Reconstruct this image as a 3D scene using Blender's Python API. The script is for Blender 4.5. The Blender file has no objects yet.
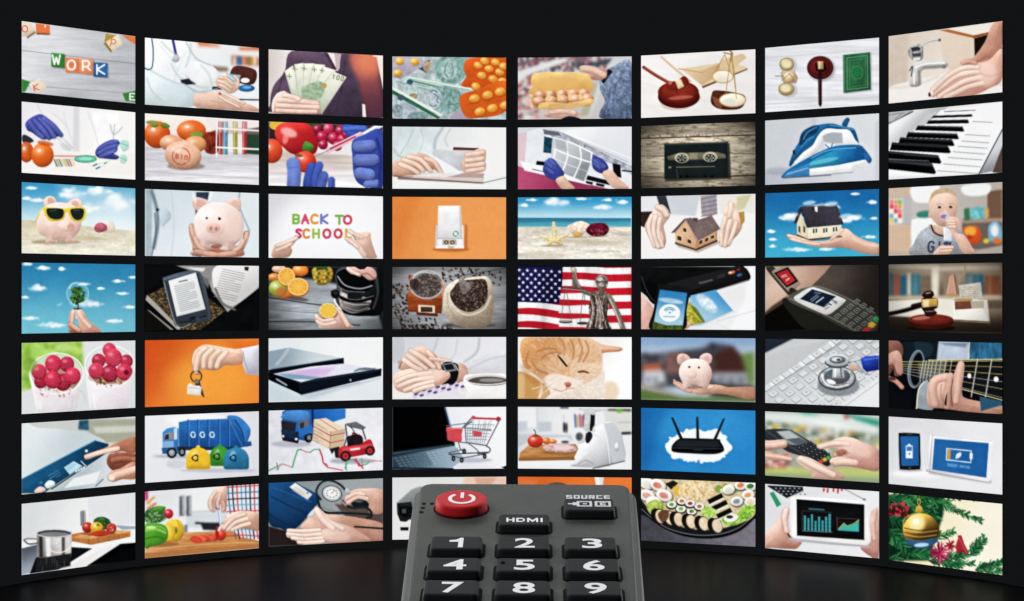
import bpy, math, random
import numpy as np
from mathutils import Vector, Matrix, Quaternion
R_ = math.radians
scene = bpy.context.scene

# ------------------------------------------------------------------ camera
FPX = 1575.0                      # focal length in pixels of a 1024 wide frame
cam_d = bpy.data.cameras.new('camera')
cam = bpy.data.objects.new('camera', cam_d)
scene.collection.objects.link(cam)
CH = 1.572                        # eye height above the floor
cam.location = (0, 0, CH)
cam.rotation_euler = (R_(90), 0, 0)
cam_d.sensor_width = 36.0
cam_d.lens = 36.0 * FPX / 1024.0
cam_d.shift_y = -2.5 / 1024.0
cam_d.clip_start = 0.02
cam_d.clip_end = 400
scene.camera = cam

# ------------------------------------------------------------------ dark studio
world = bpy.data.worlds.new('World')
scene.world = world
world.use_nodes = True
wb = world.node_tree.nodes['Background']
wb.inputs[0].default_value = (0.0060, 0.0066, 0.0075, 1)
wb.inputs[1].default_value = 1.0
scene.view_settings.view_transform = 'Standard'
scene.view_settings.look = 'None'
scene.view_settings.exposure = 0.0
scene.view_settings.gamma = 1.0

def area(name, loc, target, sx, sy, power, col=(1, 1, 1)):
    d = bpy.data.lights.new(name, 'AREA'); d.shape = 'RECTANGLE'; d.size = sx; d.size_y = sy
    d.energy = power; d.color = col
    o = bpy.data.objects.new(name, d); scene.collection.objects.link(o)
    o.location = loc
    v = Vector(target) - Vector(loc)
    o.rotation_euler = v.to_track_quat('-Z', 'Y').to_euler()
    return o
RC = Vector((0.003, 0.33, CH - 0.05))          # middle of the remote's visible end
area('studio_softbox', RC + Vector((-0.05, 0.50, 0.42)), RC, 0.55, 0.25, 1.2, (1, 1, 1))
area('studio_fill_lamp', RC + Vector((-0.35, -0.25, 0.45)), RC, 0.35, 0.35, 2.6, (1, 0.99, 0.97))

for sx in (-1, 1):  # unseen strips added on both sides to brighten the remote's bevelled rims
    area('added_rim_strip', RC + Vector((sx*.42, 0.30, 0.12)), RC, 0.06, 0.5, 3.0)

# ------------------------------------------------------------------ helpers
def lin(h):
    v = np.array([int(h[i:i+2], 16) for i in (0, 2, 4)]) / 255.0
    return np.where(v <= 0.04045, v / 12.92, ((v + 0.055) / 1.055) ** 2.4)

def mat(name, col, rough=0.5, spec=0.5, bump=0.0, bscale=400, var=0.0, coat=0.0):
    m = bpy.data.materials.new(name); m.use_nodes = True
    nt = m.node_tree; b = nt.nodes['Principled BSDF']
    c = tuple(lin(col)) if isinstance(col, str) else col
    b.inputs['Base Color'].default_value = (*c, 1)
    b.inputs['Roughness'].default_value = rough
    b.inputs['Specular IOR Level'].default_value = spec
    b.inputs['Coat Weight'].default_value = coat
    tc = nt.nodes.new('ShaderNodeTexCoord')
    n = nt.nodes.new('ShaderNodeTexNoise'); n.inputs['Scale'].default_value = bscale
    n.inputs['Detail'].default_value = 4
    nt.links.new(tc.outputs['Object'], n.inputs['Vector'])
    if bump:
        bp = nt.nodes.new('ShaderNodeBump'); bp.inputs['Strength'].default_value = bump
        bp.inputs['Distance'].default_value = 0.0002
        nt.links.new(n.outputs['Fac'], bp.inputs['Height'])
        nt.links.new(bp.outputs['Normal'], b.inputs['Normal'])
    if var:
        n2 = nt.nodes.new('ShaderNodeTexNoise'); n2.inputs['Scale'].default_value = bscale * .06
        nt.links.new(tc.outputs['Object'], n2.inputs['Vector'])
        mr = nt.nodes.new('ShaderNodeMapRange')
        mr.inputs['To Min'].default_value = rough - var; mr.inputs['To Max'].default_value = rough + var
        nt.links.new(n2.outputs['Fac'], mr.inputs['Value'])
        nt.links.new(mr.outputs['Result'], b.inputs['Roughness'])
    return m

def link(name, me, parent=None, material=None):
    o = bpy.data.objects.new(name, me); scene.collection.objects.link(o)
    if parent: o.parent = parent
    if material: me.materials.append(material)
    return o

def tag(o, label, cat, group=None):
    o['label'] = label; o['category'] = cat
    if group: o['group'] = group

# ------------------------------------------------------------------ floor
me = bpy.data.meshes.new('floor')
fv = [(-6, -3, 0), (6, -3, 0)] + [(3.45*math.sin(R_(a)), 6.55 + 3.45*math.cos(R_(a)), 0) for a in (90, 75, 60, 50, 40, 30, 20, 10, 0, -10, -20, -30, -40, -50, -60, -75, -90)]
me.from_pydata(fv, [], [tuple(range(len(fv)))])
M_floor = mat('polished_black_floor', (0.022, 0.023, 0.025), 0.33, 0.02, 0, 3)
nt = M_floor.node_tree                    # worn matt black lacquer: a weak, wide sheen over a dark coat
df = nt.nodes.new('ShaderNodeBsdfDiffuse'); df.inputs['Color'].default_value = (.030, .032, .036, 1)
gl = nt.nodes.new('ShaderNodeBsdfGlossy'); gl.inputs['Color'].default_value = (.045, .045, .045, 1); gl.inputs['Roughness'].default_value = .30
ad = nt.nodes.new('ShaderNodeAddShader')
nt.links.new(df.outputs[0], ad.inputs[0]); nt.links.new(gl.outputs[0], ad.inputs[1])
nt.links.new(ad.outputs[0], nt.nodes['Material Output'].inputs['Surface'])
floor = link('floor', me, None, M_floor)
floor['kind'] = 'structure'

# ------------------------------------------------------------------ painter: every panel shows a flat picture,
# held as a colour per mesh vertex of the panel's face (art units: 466 x about 260 to a panel)
NU, NV = 196, 108
S4 = 4.096
def pts_(s):
    if isinstance(s, str): s = [float(v) for v in s.split()]
    return np.array(s, float).reshape(-1, 2)
def catmull(p, closed=True, k=5):
    n = len(p); out = []
    rng = n if closed else n - 1
    for i in range(rng):
        if closed: a, b, c, d = p[i-1], p[i], p[(i+1) % n], p[(i+2) % n]
        else: a, b, c, d = p[max(i-1, 0)], p[i], p[i+1], p[min(i+2, n-1)]
        for j in range(k):
            t = j / k
            out.append(.5 * ((2*b) + (c-a)*t + (2*a-5*b+4*c-d)*t*t + (3*b-a-3*c+d)*t**3))
    if not closed: out.append(p[-1])
    return np.array(out)
def hx(h): return np.array([int(h[i:i+2], 16) for i in (0, 2, 4)]) / 255.0
FONT = {'A': '08 40 88|15 75', 'B': '00 08 58 77 75 54 04|54 73 71 50 00', 'C': '81 60 30 11 03 05 17 38 68 87', 'E': '80 00 08 88|04 64',
 'G': '81 60 30 11 03 05 17 38 68 86 84 54', 'H': '00 08|80 88|04 84', 'I': '40 48', 'K': '00 08|80 04 88', 'L': '00 08 78', 'N': '08 00 88 80',
 'M': '08 00 44 80 88', 'O': '30 50 71 83 85 77 58 38 17 05 03 11 30', 'P': '08 00 50 72 73 55 05', 'R': '08 00 50 72 73 55 05|45 88',
 'S': '81 50 30 11 12 33 54 76 77 58 38 07', 'T': '00 80|40 48', 'V': '00 48 80', 'W': '00 28 42 68 80', 'Y': '00 44 80|44 48',
 '1': '22 40 48', '0': '30 50 71 77 58 38 17 11 30', 'D': '00 08 48 86 82 40 00', '%': '08 80|10 12|76 78', '2': '02 20 60 82 83 08 88', '4': '68 60 06 86'}

class Grad:
    def __init__(s, a, b, x0, y0, x1, y1): s.a, s.b, s.p, s.q = hx(a), hx(b), np.array([x0, y0], float), np.array([x1, y1], float)
    def at(s, X, Y):
        d = s.q - s.p; t = ((X-s.p[0])*d[0] + (Y-s.p[1])*d[1]) / (d @ d)
        t = np.clip(t, 0, 1); t = t*t*(3-2*t)
        return s.a + (s.b - s.a) * t[..., None]
G = Grad
NT = [np.random.RandomState(900+i).rand(32, 32) for i in range(16)]
class Pic:
    def __init__(s, X, Y):
        s.X, s.Y = X, Y; s.C = np.zeros(X.shape + (3,)); s.m = np.ones(X.shape)
        s.box = (slice(None), slice(None)); s.k = 0
    def _col(s, c, X, Y): return c.at(X, Y) if isinstance(c, Grad) else (hx(c) if isinstance(c, str) else np.array(c))
    def _bb(s, x0, y0, x1, y1):
        X, Y = s.X, s.Y
        xs = np.where((X[0] >= x0) & (X[0] <= x1))[0]
        if len(xs) == 0: return None
        xa, xb = xs[0], xs[-1] + 1
        ok = ((Y[:, xa:xb] >= y0) & (Y[:, xa:xb] <= y1)).any(axis=1)
        ys = np.where(ok)[0]
        if len(ys) == 0: return None
        return (slice(ys[0], ys[-1] + 1), slice(xa, xb))
    def _nz(s, X, Y, sc, octs):
        # value noise about zero
        s.k2 = getattr(s, 'k2', 0) + 1; T = NT[s.k2 % 16]; tot = 0; A = 1; N = 0
        for o in range(octs):
            u, v = X/sc + 7.7*o + s.k2*3.1, Y/sc + 4.3*o; iu, iv = np.floor(u).astype(int), np.floor(v).astype(int); fu, fv = u-iu, v-iv
            fu, fv = fu*fu*(3-2*fu), fv*fv*(3-2*fv); g = lambda a, b: T[b % 32, a % 32]
            tot = tot + A*((g(iu, iv)*(1-fu) + g(iu+1, iv)*fu)*(1-fv) + (g(iu, iv+1)*(1-fu) + g(iu+1, iv+1)*fu)*fv); N += A; A *= .6; sc = sc*.5
        return tot / N - .5
    def _put(s, box, sd, c, soft, sh, a, rr):
        # sd: distance, positive inside
        m = np.clip(sd / soft + .5, 0, 1); m = m*m*(3-2*m) * a
        X, Y = s.X[box], s.Y[box]
        col = np.broadcast_to(s._col(c, X, Y), X.shape + (3,)).copy()
        if sh:
            sh = sh * .85; e_ = np.exp(-np.clip(sd, 0, None) / (rr * 1.5))
            if min(sd.shape) > 2:
                gy, gx = np.gradient(sd); gn = np.sqrt(gx*gx + gy*gy) + 1e-6
                dl = (gx*.5 + gy*.85) / gn          # +1 on the rim turned to the upper left, -1 on the far rim
            else: dl = 0
            q = 1 + .08*sh - sh * e_ * (.42 - .62*dl)
            ym, yh = (Y.max() + Y.min()) / 2, max((Y.max() - Y.min()) / 2, 1)
            q = q * (1 - sh * .25 * (Y - ym) / yh)
            bw = max(10, .45 * min(X.max() - X.min(), Y.max() - Y.min()))
            lw = np.clip(1.25 - (col @ np.array([.3, .59, .11])), .15, 1); q = q * (1 + lw * (.34 * s._nz(X, Y, bw, 2) + .12 * s._nz(X, Y, 7, 2)))
            col = col * q[..., None] ** np.array([.88, 1.03, 1.07])
        C = s.C[box]; s.C[box] = C + (col - C) * m[..., None]
        s.box, s.m = box, m
    def f(s, c):
        s.box = (slice(None), slice(None)); s.m = np.ones(s.X.shape)
        s.C[:] = s._col(c, s.X, s.Y); return s
    def p(s, pts, c, soft=3, sh=0, a=1, sm=0, rr=None):
        p = pts_(pts)
        if sm: p = catmull(p)
        lo, hi = p.min(0) - soft, p.max(0) + soft
        bx = s._bb(lo[0], lo[1], hi[0], hi[1])
        if bx is None: return s
        X, Y = s.X[bx], s.Y[bx]
        d2 = np.full(X.shape, 1e9); ins = np.zeros(X.shape, bool); n = len(p)
        for i in range(n):
            ax, ay = p[i]; bx_, by_ = p[(i+1) % n]
            ex, ey = bx_-ax, by_-ay; L = ex*ex + ey*ey + 1e-9
            wx, wy = X-ax, Y-ay
            t = np.clip((wx*ex + wy*ey) / L, 0, 1)
            d2 = np.minimum(d2, (wx-ex*t)**2 + (wy-ey*t)**2)
            if ay != by_:
                ins ^= ((ay > Y) != (by_ > Y)) & (X < ax + (Y-ay) * ex / ey)
        sd = np.sqrt(d2); sd = np.where(ins, sd, -sd)
        s._put(bx, sd, c, soft, sh, a, rr or max(4, .12 * min(hi - lo))); return s
    def o(s, pts, c, soft=3, sh=0, a=1, rr=None): return s.p(pts, c, soft, sh, a, 1, rr)
    def e(s, cx, cy, rx, ry, c, rot=0, soft=3, sh=0, a=1, rr=None):
        r = max(rx, ry) + soft
        bx = s._bb(cx-r, cy-r, cx+r, cy+r)
        if bx is None: return s
        X, Y = s.X[bx]-cx, s.Y[bx]-cy; t = math.radians(rot)
        u, v = X*math.cos(t) + Y*math.sin(t), -X*math.sin(t) + Y*math.cos(t)
        q = np.sqrt((u/rx)**2 + (v/ry)**2) + 1e-6
        gr = np.sqrt((u/rx**2)**2 + (v/ry**2)**2) / q + 1e-6
        s._put(bx, (1-q) / gr * np.minimum(1, 1.0), c, soft, sh, a, rr or .3 * min(rx, ry)); return s
    def l(s, pts, w, c, soft=2.6, a=1, sm=0):
        p = pts_(pts)
        if sm: p = catmull(p, False)
        lo, hi = p.min(0) - w - soft, p.max(0) + w + soft
        bx = s._bb(lo[0], lo[1], hi[0], hi[1])
        if bx is None: return s
        X, Y = s.X[bx], s.Y[bx]; d2 = np.full(X.shape, 1e9)
        for i in range(len(p)-1):
            ax, ay = p[i]; ex, ey = p[i+1]-p[i]; L = ex*ex + ey*ey + 1e-9
            wx, wy = X-ax, Y-ay; t = np.clip((wx*ex + wy*ey) / L, 0, 1)
            d2 = np.minimum(d2, (wx-ex*t)**2 + (wy-ey*t)**2)
        s._put(bx, w/2 - np.sqrt(d2), c, soft, 0, a, 4); return s
    def g(s, pts, w, c=None, sh=.3):          # a rounded, shaded stroke: fingers, straps, tubes
        p = catmull(pts_(pts), False) if len(pts_(pts)) > 2 else pts_(pts)
        lo, hi = p.min(0) - w, p.max(0) + w
        bx = s._bb(lo[0], lo[1], hi[0], hi[1])
        if bx is None: return s
        X, Y = s.X[bx], s.Y[bx]; d2 = np.full(X.shape, 1e9)
        for i in range(len(p)-1):
            ax, ay = p[i]; ex, ey = p[i+1]-p[i]; L = ex*ex + ey*ey + 1e-9
            t = np.clip(((X-ax)*ex + (Y-ay)*ey) / L, 0, 1)
            d2 = np.minimum(d2, (X-ax-ex*t)**2 + (Y-ay-ey*t)**2)
        c0 = hx(c or SK); d = np.sqrt(d2); sk = c0[0] > c0[1] > c0[2] and c0[0] > .6
        s._put(bx, w/2 + 2.5 - np.sqrt(np.maximum(d2, 0)), c0 * (.55 if sk else .5), 6, 0, .38, w)
        s._put(bx, w/2 - d, c or SK, 3, sh, 1, w*.22)
        s._put(bx, w*.16 - d, np.minimum(c0*1.12 + .03, 1), w*.5, 0, .25, w); return s
    def c(s, pts, w, c, soft=2.6, a=1): return s.l(pts, w, c, soft, a, 1)
    def ring(s, cx, cy, rx, ry, w, c, rot=0, a=1):
        t = np.linspace(0, 2*math.pi, 28); ct, st = math.cos(math.radians(rot)), math.sin(math.radians(rot))
        return s.l([v for q in t for v in (cx + rx*math.cos(q)*ct - ry*math.sin(q)*st, cy + rx*math.cos(q)*st + ry*math.sin(q)*ct)], w, c, 2.6, a)
    def B(s, cx, cy, rx, ry, c, rot=0, hl=.55, sh=.45):
        s.e(cx, cy, rx, ry, c, rot, 3, sh)
        s.e(cx-rx*.3, cy-ry*.35, rx*.42, ry*.34, 'ffffff', rot, min(rx, ry)*.7, 0, hl*.7)
        s.e(cx-rx*.3, cy-ry*.38, rx*.16, ry*.13, 'ffffff', rot, 3, 0, hl); return s
    def n(s, amp=.06, sc=12, st=(1, 1), col=None, thr=None, oct=3, full=False):
        # value noise over the last shape: brightness, or a second colour
        s.k += 1; rg = np.random.RandomState(s.k * 7 + 3)
        if full: s.box = (slice(None), slice(None)); s.m = np.ones(s.X.shape)
        X, Y = s.X[s.box], s.Y[s.box]; tot = 0; A = 1; N = 0
        sx, sy = sc*st[0], sc*st[1]
        for o in range(oct):
            T = rg.rand(64, 64); u, v = X/sx + 9.3*o, Y/sy + 5.1*o
            iu, iv = np.floor(u).astype(int), np.floor(v).astype(int); fu, fv = u-iu, v-iv
            fu, fv = fu*fu*(3-2*fu), fv*fv*(3-2*fv)
            g = lambda a, b: T[b % 64, a % 64]
            tot = tot + A * ((g(iu, iv)*(1-fu) + g(iu+1, iv)*fu)*(1-fv) + (g(iu, iv+1)*(1-fu) + g(iu+1, iv+1)*fu)*fv)
            N += A; A *= .6; sx *= .5; sy *= .5
        z = tot / N
        if col is None:
            s.C[s.box] *= (1 + amp * 2 * (z - .5) * s.m)[..., None]
        else:
            t = .5 if thr is None else thr
            m = np.clip((z - t) / .12 + .5, 0, 1) * s.m * amp
            s.C[s.box] += (s._col(col, X, Y) - s.C[s.box]) * m[..., None]
        return s
    def blur(s, k):
        C = s.C
        for _ in range(2):
            for ax in (0, 1):
                pad = [(0, 0)]*3; pad[ax] = (k, k); Q = np.cumsum(np.pad(C, pad, mode='edge'), axis=ax)
                z = np.zeros_like(np.take(Q, [0], axis=ax)); Q = np.concatenate([z, Q], axis=ax)
                n = C.shape[ax]
                C = (np.take(Q, range(2*k+1, 2*k+1+n), axis=ax) - np.take(Q, range(0, n), axis=ax)) / (2*k+1)
        s.C = C; return s
    def t(s, txt, x, y, h, c, w=5, sp=None, rot=0, asp=.72, a=1, cols=None):
        ct, st = math.cos(math.radians(rot)), math.sin(math.radians(rot)); sp = sp or h*asp*1.45
        for i, ch in enumerate(txt):
            if ch == ' ': continue
            cc = cols[i] if cols else c
            for seg in FONT[ch].split('|'):
                q = []
                for pr in seg.split():
                    u, v = i*sp + int(pr[0])/8*h*asp, int(pr[1])/8*h
                    q += [x + u*ct - v*st, y + u*st + v*ct]
                s.l(q, w, cc, 2.2, a)
        return s
    def vig(s, k, c='000000'):
        xm, ym = s.X.mean(), s.Y.mean(); q = ((s.X-xm)/240)**2 + ((s.Y-ym)/140)**2
        s.C += (hx(c) - s.C) * np.clip(k * (q-.35), 0, .85)[..., None]; return s
    def dots(s, x0, y0, x1, y1, n, r, cols, seed=1, asp=1, soft=3, sh=0, a=1):
        rg = random.Random(seed)
        for _ in range(n):
            rr = r * rg.uniform(.6, 1.3)
            s.e(rg.uniform(x0, x1), rg.uniform(y0, y1), rr, rr*asp, rg.choice(cols), rg.uniform(0, 90), soft, sh, a)
        return s
    def sky(s, a, b, clouds, y0=0, y1=330):
        s.f(G(a, b, 0, y0, 0, y1))
        for i, (cx, cy, w, h) in enumerate(clouds):
            rg = random.Random(i*5+int(cx))
            s.e(cx, cy+h*.1, w*.7, h*.4, 'ffffff', 0, h*1.1, 0, .4)
            for _ in range(20):
                t_ = rg.gauss(0, .45); k_ = max(.15, 1 - abs(t_))
                s.e(cx + t_*w, cy + rg.uniform(-.7, .35)*h*k_, 4 + w*rg.uniform(.05, .17), 2.5 + h*rg.uniform(.12, .34)*k_, rg.choice(['ffffff', 'ffffff', 'e6eff5']), rg.uniform(-25, 25), 5 + h*.3, 0, .42)
        return s
    def finish(s):
        # the softness, tone and grain a photograph shows on a screen
        K = s.C.copy(); s.n(.05, 80, oct=2, full=True).n(.06, 5, oct=2, full=True)
        lw = np.clip(1.15 - (K @ np.array([.3, .59, .11])), .1, 1)[..., None]; s.C = K + (s.C - K) * lw
        K = s.C.copy(); s.blur(1); B = s.C; s.C = np.clip(.6*K + .4*B, 0, 1); K = s.C.copy(); s.blur(6); s.C = np.clip(K + .12*(K - s.C), 0, 1)
        mx, mn = s.C.max(-1), s.C.min(-1); sat = (mx-mn)/(mx+1e-6); R, Gc, Bc = s.C[..., 0], s.C[..., 1], s.C[..., 2]
        h = np.where(mx-mn > .02, (Gc-Bc)/(mx-mn+1e-6), 0)         # 0 red .. 1 yellow
        m = np.clip((mx-.5)/.2, 0, 1)*np.clip((sat-.12)/.1, 0, 1)*np.clip((.56-sat)/.12, 0, 1)*np.clip((h-.1)/.12, 0, 1)*np.clip((.58-h)/.1, 0, 1)*(R >= Gc)*(Gc >= Bc)
        lum = (s.C @ np.array([.3, .59, .11]))[..., None]; m = m[..., None]
        s.C = s.C + m * ((lum + (s.C-lum)*.80) * 1.06 - s.C)      # paler skin
        lum = (s.C @ np.array([.3, .59, .11]))[..., None]; s.C = np.clip(lum + (s.C-lum)*.90, 0, 1)
        s.C = s.C ** 1.04; s.C = s.C + .10 * (s.C - .5) * 4 * s.C * (1 - s.C)
        return s
    # little repeated motifs
    def pill(s, x, y, rx, ry, rot=0): return s.e(x+2, y+3, rx+3, ry+3, 'c24a08', rot, 5, 0, .6).B(x, y, rx, ry, 'f6a33a', rot, .5, .3)
    def rasp(s, x, y, r, c='d2304f'):
        s.e(x, y, r, r*1.05, c, 0, 3, .45); rg = random.Random(int(x*3+y))
        for i in range(26):
            q, d = i*2.4, r*.85*math.sqrt((i+.5)/26)
            s.e(x+d*math.cos(q), y+d*math.sin(q), r*.15, r*.15, 'e65a72', 0, 3, 0, .4)
            s.e(x+d*math.cos(q)+r*.1, y+d*math.sin(q)+r*.12, r*.1, r*.1, '96152f', 0, 3, 0, .32)
        s.e(x-r*.3, y-r*.4, r*.3, r*.22, 'ffc0cc', 0, r*.4, 0, .5); return s
    def leaf(s, x, y, L, w, rot, c, sh=.3):
        t = math.radians(rot); ux, uy = math.cos(t), math.sin(t)
        return s.o([x, y, x+ux*L*.4-uy*w, y+uy*L*.4+ux*w, x+ux*L, y+uy*L, x+ux*L*.4+uy*w, y+uy*L*.4-ux*w], c, 3, sh)
    def tomato(s, x, y, r, c='d8362c', k=.95): return s.e(x+r*.1, y+r*.9, r*1.05, r*.3, '503020', 0, r*.5, 0, .35).B(x, y, r, r*k, c)
    def greek(s, x, y, w, n, dy, c, lw=2.6, rot=0, seed=1, a=.75, slant=0):
        rg = random.Random(seed); t = math.radians(rot)
        for i in range(n):
            bx, by = x - math.sin(t)*dy*i + slant*i, y + math.cos(t)*dy*i; ww = w * (rg.uniform(.5, .8) if i % 5 == 4 else rg.uniform(.93, 1))
            s.l([bx, by, bx+ww*math.cos(t), by+ww*math.sin(t)], lw, c, 2.6, a)
        return s
ART = {}
ART2 = {}
def more(r, c):
    def d(fn): ART2.setdefault((r, c), []).append(fn); return fn
    return d
def art(r, c):
    def d(fn): ART[(r, c)] = fn; return fn
    return d
SK, SKD, SKL = 'ecc0a6', 'b97a60', 'f2cdb8'
# ================================================================== pictures, top row
@art(1, 1)
def _(P):
    P.f(G('dcdcdf', 'b7b9be', 60, 40, 420, 340)).n(.10, 40, (5, .5)).n(.05, 10, (8, .5))
    P.l('27 145 492 200', 3, '8c8d93').l('27 288 492 322', 3, '9a9ba0').l('27 70 492 118', 2.6, 'b0b0b5', a=.5)
    P.p('27 32 60 30 82 66 48 90 27 84', 'e6d3b8', sh=.15).ring(40, 57, 11, 13, 5, 'd85a5a').p('48 90 82 66 84 74 50 98', '8d6a4a')
    P.p('84 34 142 42 144 76 86 72', 'ea7b45').t('I', 108, 44, 5, 'ffffff', 5, asp=6).p('86 72 144 76 140 82 90 80', '8a4322')
    P.p('365 112 372 76 412 84 425 80 395 100', 'b8973c').p('370 112 424 78 440 120 396 152', 'eeddc4', sh=.1).p('362 116 372 112 398 148 392 154', '9a7a3a')
    P.t('P', 396, 98, 30, 'e5793f', 5, rot=12)
    P.p('436 82 493 88 493 122 466 106', 'e8804c').p('27 262 62 274 42 314 27 316', '3f8a3c').p('55 286 100 258 132 302 94 322', 'ead8c2', sh=.1).t('K', 74, 286, 26, 'e0703c', 5, rot=-14)
    P.p('440 322 493 310 493 358 452 352', '3d8b38').t('E', 470, 322, 26, 'ffffff', 5)
    for a_, c_, l_, x, y in (('148 154 203 160 205 218 148 212', '3d8a3e', 'W', 154, 166), ('205 174 262 178 262 238 205 234', 'ee8653', 'O', 216, 188),
                         ('262 180 320 180 320 246 262 238', 'f08f60', 'R', 278, 190), ('320 194 378 197 378 256 320 252', '2a6ca8', 'K', 336, 206)):
        P.p([v + (4 if i % 2 else 5) for i, v in enumerate(pts_(a_).ravel())], '606066', 6, 0, .5)
        P.p(a_, c_, sh=.12).t(l_, x-1, y-2, 38, 'ffffff', 6.5, asp=.82)
@art(1, 2)
def _(P):
    P.f(G('f4f4f4', 'e8ecee', 500, 100, 700, 390))
    P.p('745 110 838 122 838 134 750 130', 'e28d62').p('915 130 1000 134 1000 148 918 146', 'dd7d55')
    P.p('886 165 998 172 998 210 886 205', 'b5623f')
    for i, c in enumerate(('f0e3d2', '4a78b4', '3b6fa8', 'd99a78', 'd8724e', '6f8f56', 'e0a04e', 'f2d8c0')): P.p([894+i*12, 172, 905+i*12, 173, 905+i*12, 206, 894+i*12, 205], c)
    P.p('800 208 872 214 874 238 810 234', '8d7a68').p('800 232 1000 232 1000 395 860 395', 'eef0f2').blur(2)
    P.o('532 95 690 100 735 170 790 210 830 260 800 300 745 320 640 290 532 250', G('ffffff', 'dfe9ec', 560, 100, 760, 330), sh=.06)
    P.o('700 190 800 205 842 250 832 276 800 292 735 280 690 240', 'f3f6f7', sh=.1)
    P.o('532 215 600 250 690 290 752 312 742 372 532 366', G('eaf4f5', 'c9d9dd', 560, 230, 640, 380), sh=.08)
    P.c('590 120 640 180 670 230', 2.6, 'cdd6da', 8, .7).c('700 150 660 240 650 280', 2.6, 'd0d8dc', 10, .7)
    P.l('646 100 658 158', 11, '4c4aa0').c('658 158 668 170 660 186', 3, '6b6f78').c('652 166 644 186', 3, '6b6f78').e(658, 180, 15, 14, 'b9bcc4', 0, 5, .3)
    P.c('532 218 548 224 562 210 566 150 560 97', 5, '2f6280')
    P.o('680 270 712 266 740 284 690 282', '23262c').p('808 294 852 292 852 306 806 306', '1e1e24')
    P.o('880 240 905 208 985 226 980 280 930 282 890 262', '5b2f28', sh=.3).e(942, 268, 18, 10, 'ffffff')
    P.e(948, 300, 34, 15, '2d6fa6', 0, 3, .2).e(950, 296, 18, 6, '79b3d8').c('920 346 1000 348', 5, '26303a')
    P.o('824 262 862 248 900 262 916 286 906 312 880 322 852 308 826 290', SK, sh=.3)
    for i in range(4): P.c([862+i*11, 262+i*4, 880+i*8, 282+i*6, 872+i*8, 306+i*3], 2.6, SKD, 4, .5)
    P.p('870 240 925 246 918 268 876 280', '8fc3d4', sh=.1).l('866 236 874 262', 5, 'e6b070').l('870 246 900 266', 3, 'eefafa')
    P.o('742 318 800 312 842 320 900 340 960 366 1000 386 1000 396 880 390 742 378', G('ecc4ae', 'cf9d84', 742, 318, 742, 392), sh=.18)
    P.c('830 320 860 342 930 378', 3, SKD, 4, .6).c('826 316 850 322 880 350', 10, SK).e(840, 322, 6, 5, 'b04058').c('800 352 880 366 920 386', 2.6, SKD, 5, .5)
@art(1, 3)
def _(P):
    P.f(G('d8cfc9', 'ffffff', 27, 60, 120, 60)).p('60 40 120 46 90 150 70 190 27 150 27 45', 'd9cbc4', 12, 0, .5)
    P.o('120 46 270 52 430 60 462 66 494 200 494 318 60 300 34 262 46 190 92 130', G('6a5468', '4a3d52', 100, 60, 360, 300), sh=.15).n(.12, 30)
    P.o('360 62 460 62 480 140 494 230 494 316 430 312 396 180', G('c0665a', '64394c', 400, 60, 440, 310), 36).e(440, 84, 60, 60, 'f08a64', 0, 80, 0, .8)
    P.p('264 52 324 58 312 126 300 126', 'f6e8e4').p('296 56 322 58 318 118 304 122', 'c9b3b6').p('254 50 270 54 306 120 296 128', '54404c')
    P.p('410 262 422 264 426 316 412 314', 'f4e4e0').l('456 66 494 66', 4, 'fff0ea').p('470 64 494 66 494 190', 'fbe9e2', 5)
    P.c('92 130 70 200 60 260', 4, '2e2636', 8, .6).c('340 90 326 200 300 300', 4, '382c40', 8, .5)
    rg = random.Random(2)
    for i in range(6):
        t = i/5; x0, x1 = 92+t*198, 126+t*220; y0, y1 = (128, 100, 96, 98, 108, 128)[i], (104, 94, 96, 102, 124, 152)[i]
        P.p([x0, y0, x1, y1, 196+t*48, 306, 128+t*60, 250], G('f0eedd', 'aebfa6', x0, y0, 170, 290), sh=.12, rr=5).l([x0, y0, 140+t*60, 255], 2.6, '9fa48c', a=.6)
    P.o('170 190 240 170 256 205 230 246 176 250 160 220', 'a3bb9a', 8).n(.2, 10)
    P.n(.3, 8, col='7e9a7e', thr=.62).e(254, 187, 11, 11, 'c3a45a', 0, 4)
    P.t('100', 290, 140, 17, '7f8a6c', 4, rot=14)
    for x, y in ((112, 148), (134, 118), (172, 116), (214, 120), (246, 124)): P.l([x-9, y, x+9, y+2], 4, '8b957c').l([x, y-9, x, y+10], 4, '8b957c')
    P.o('40 262 58 226 92 212 112 220 140 236 228 248 236 262 232 272 240 284 226 302 60 300 42 286', G('f2c6b2', 'd99c86', 60, 220, 120, 300), sh=.22)
    P.c('118 236 228 252', 3, 'fbe0d4').c('82 262 150 272 230 272', 3, 'b97662', 4, .8).c('92 284 160 288 228 292', 2.6, 'c58670', 4, .6).c('44 290 46 250 66 220 92 212', 7, 'f4ece8')
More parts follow.
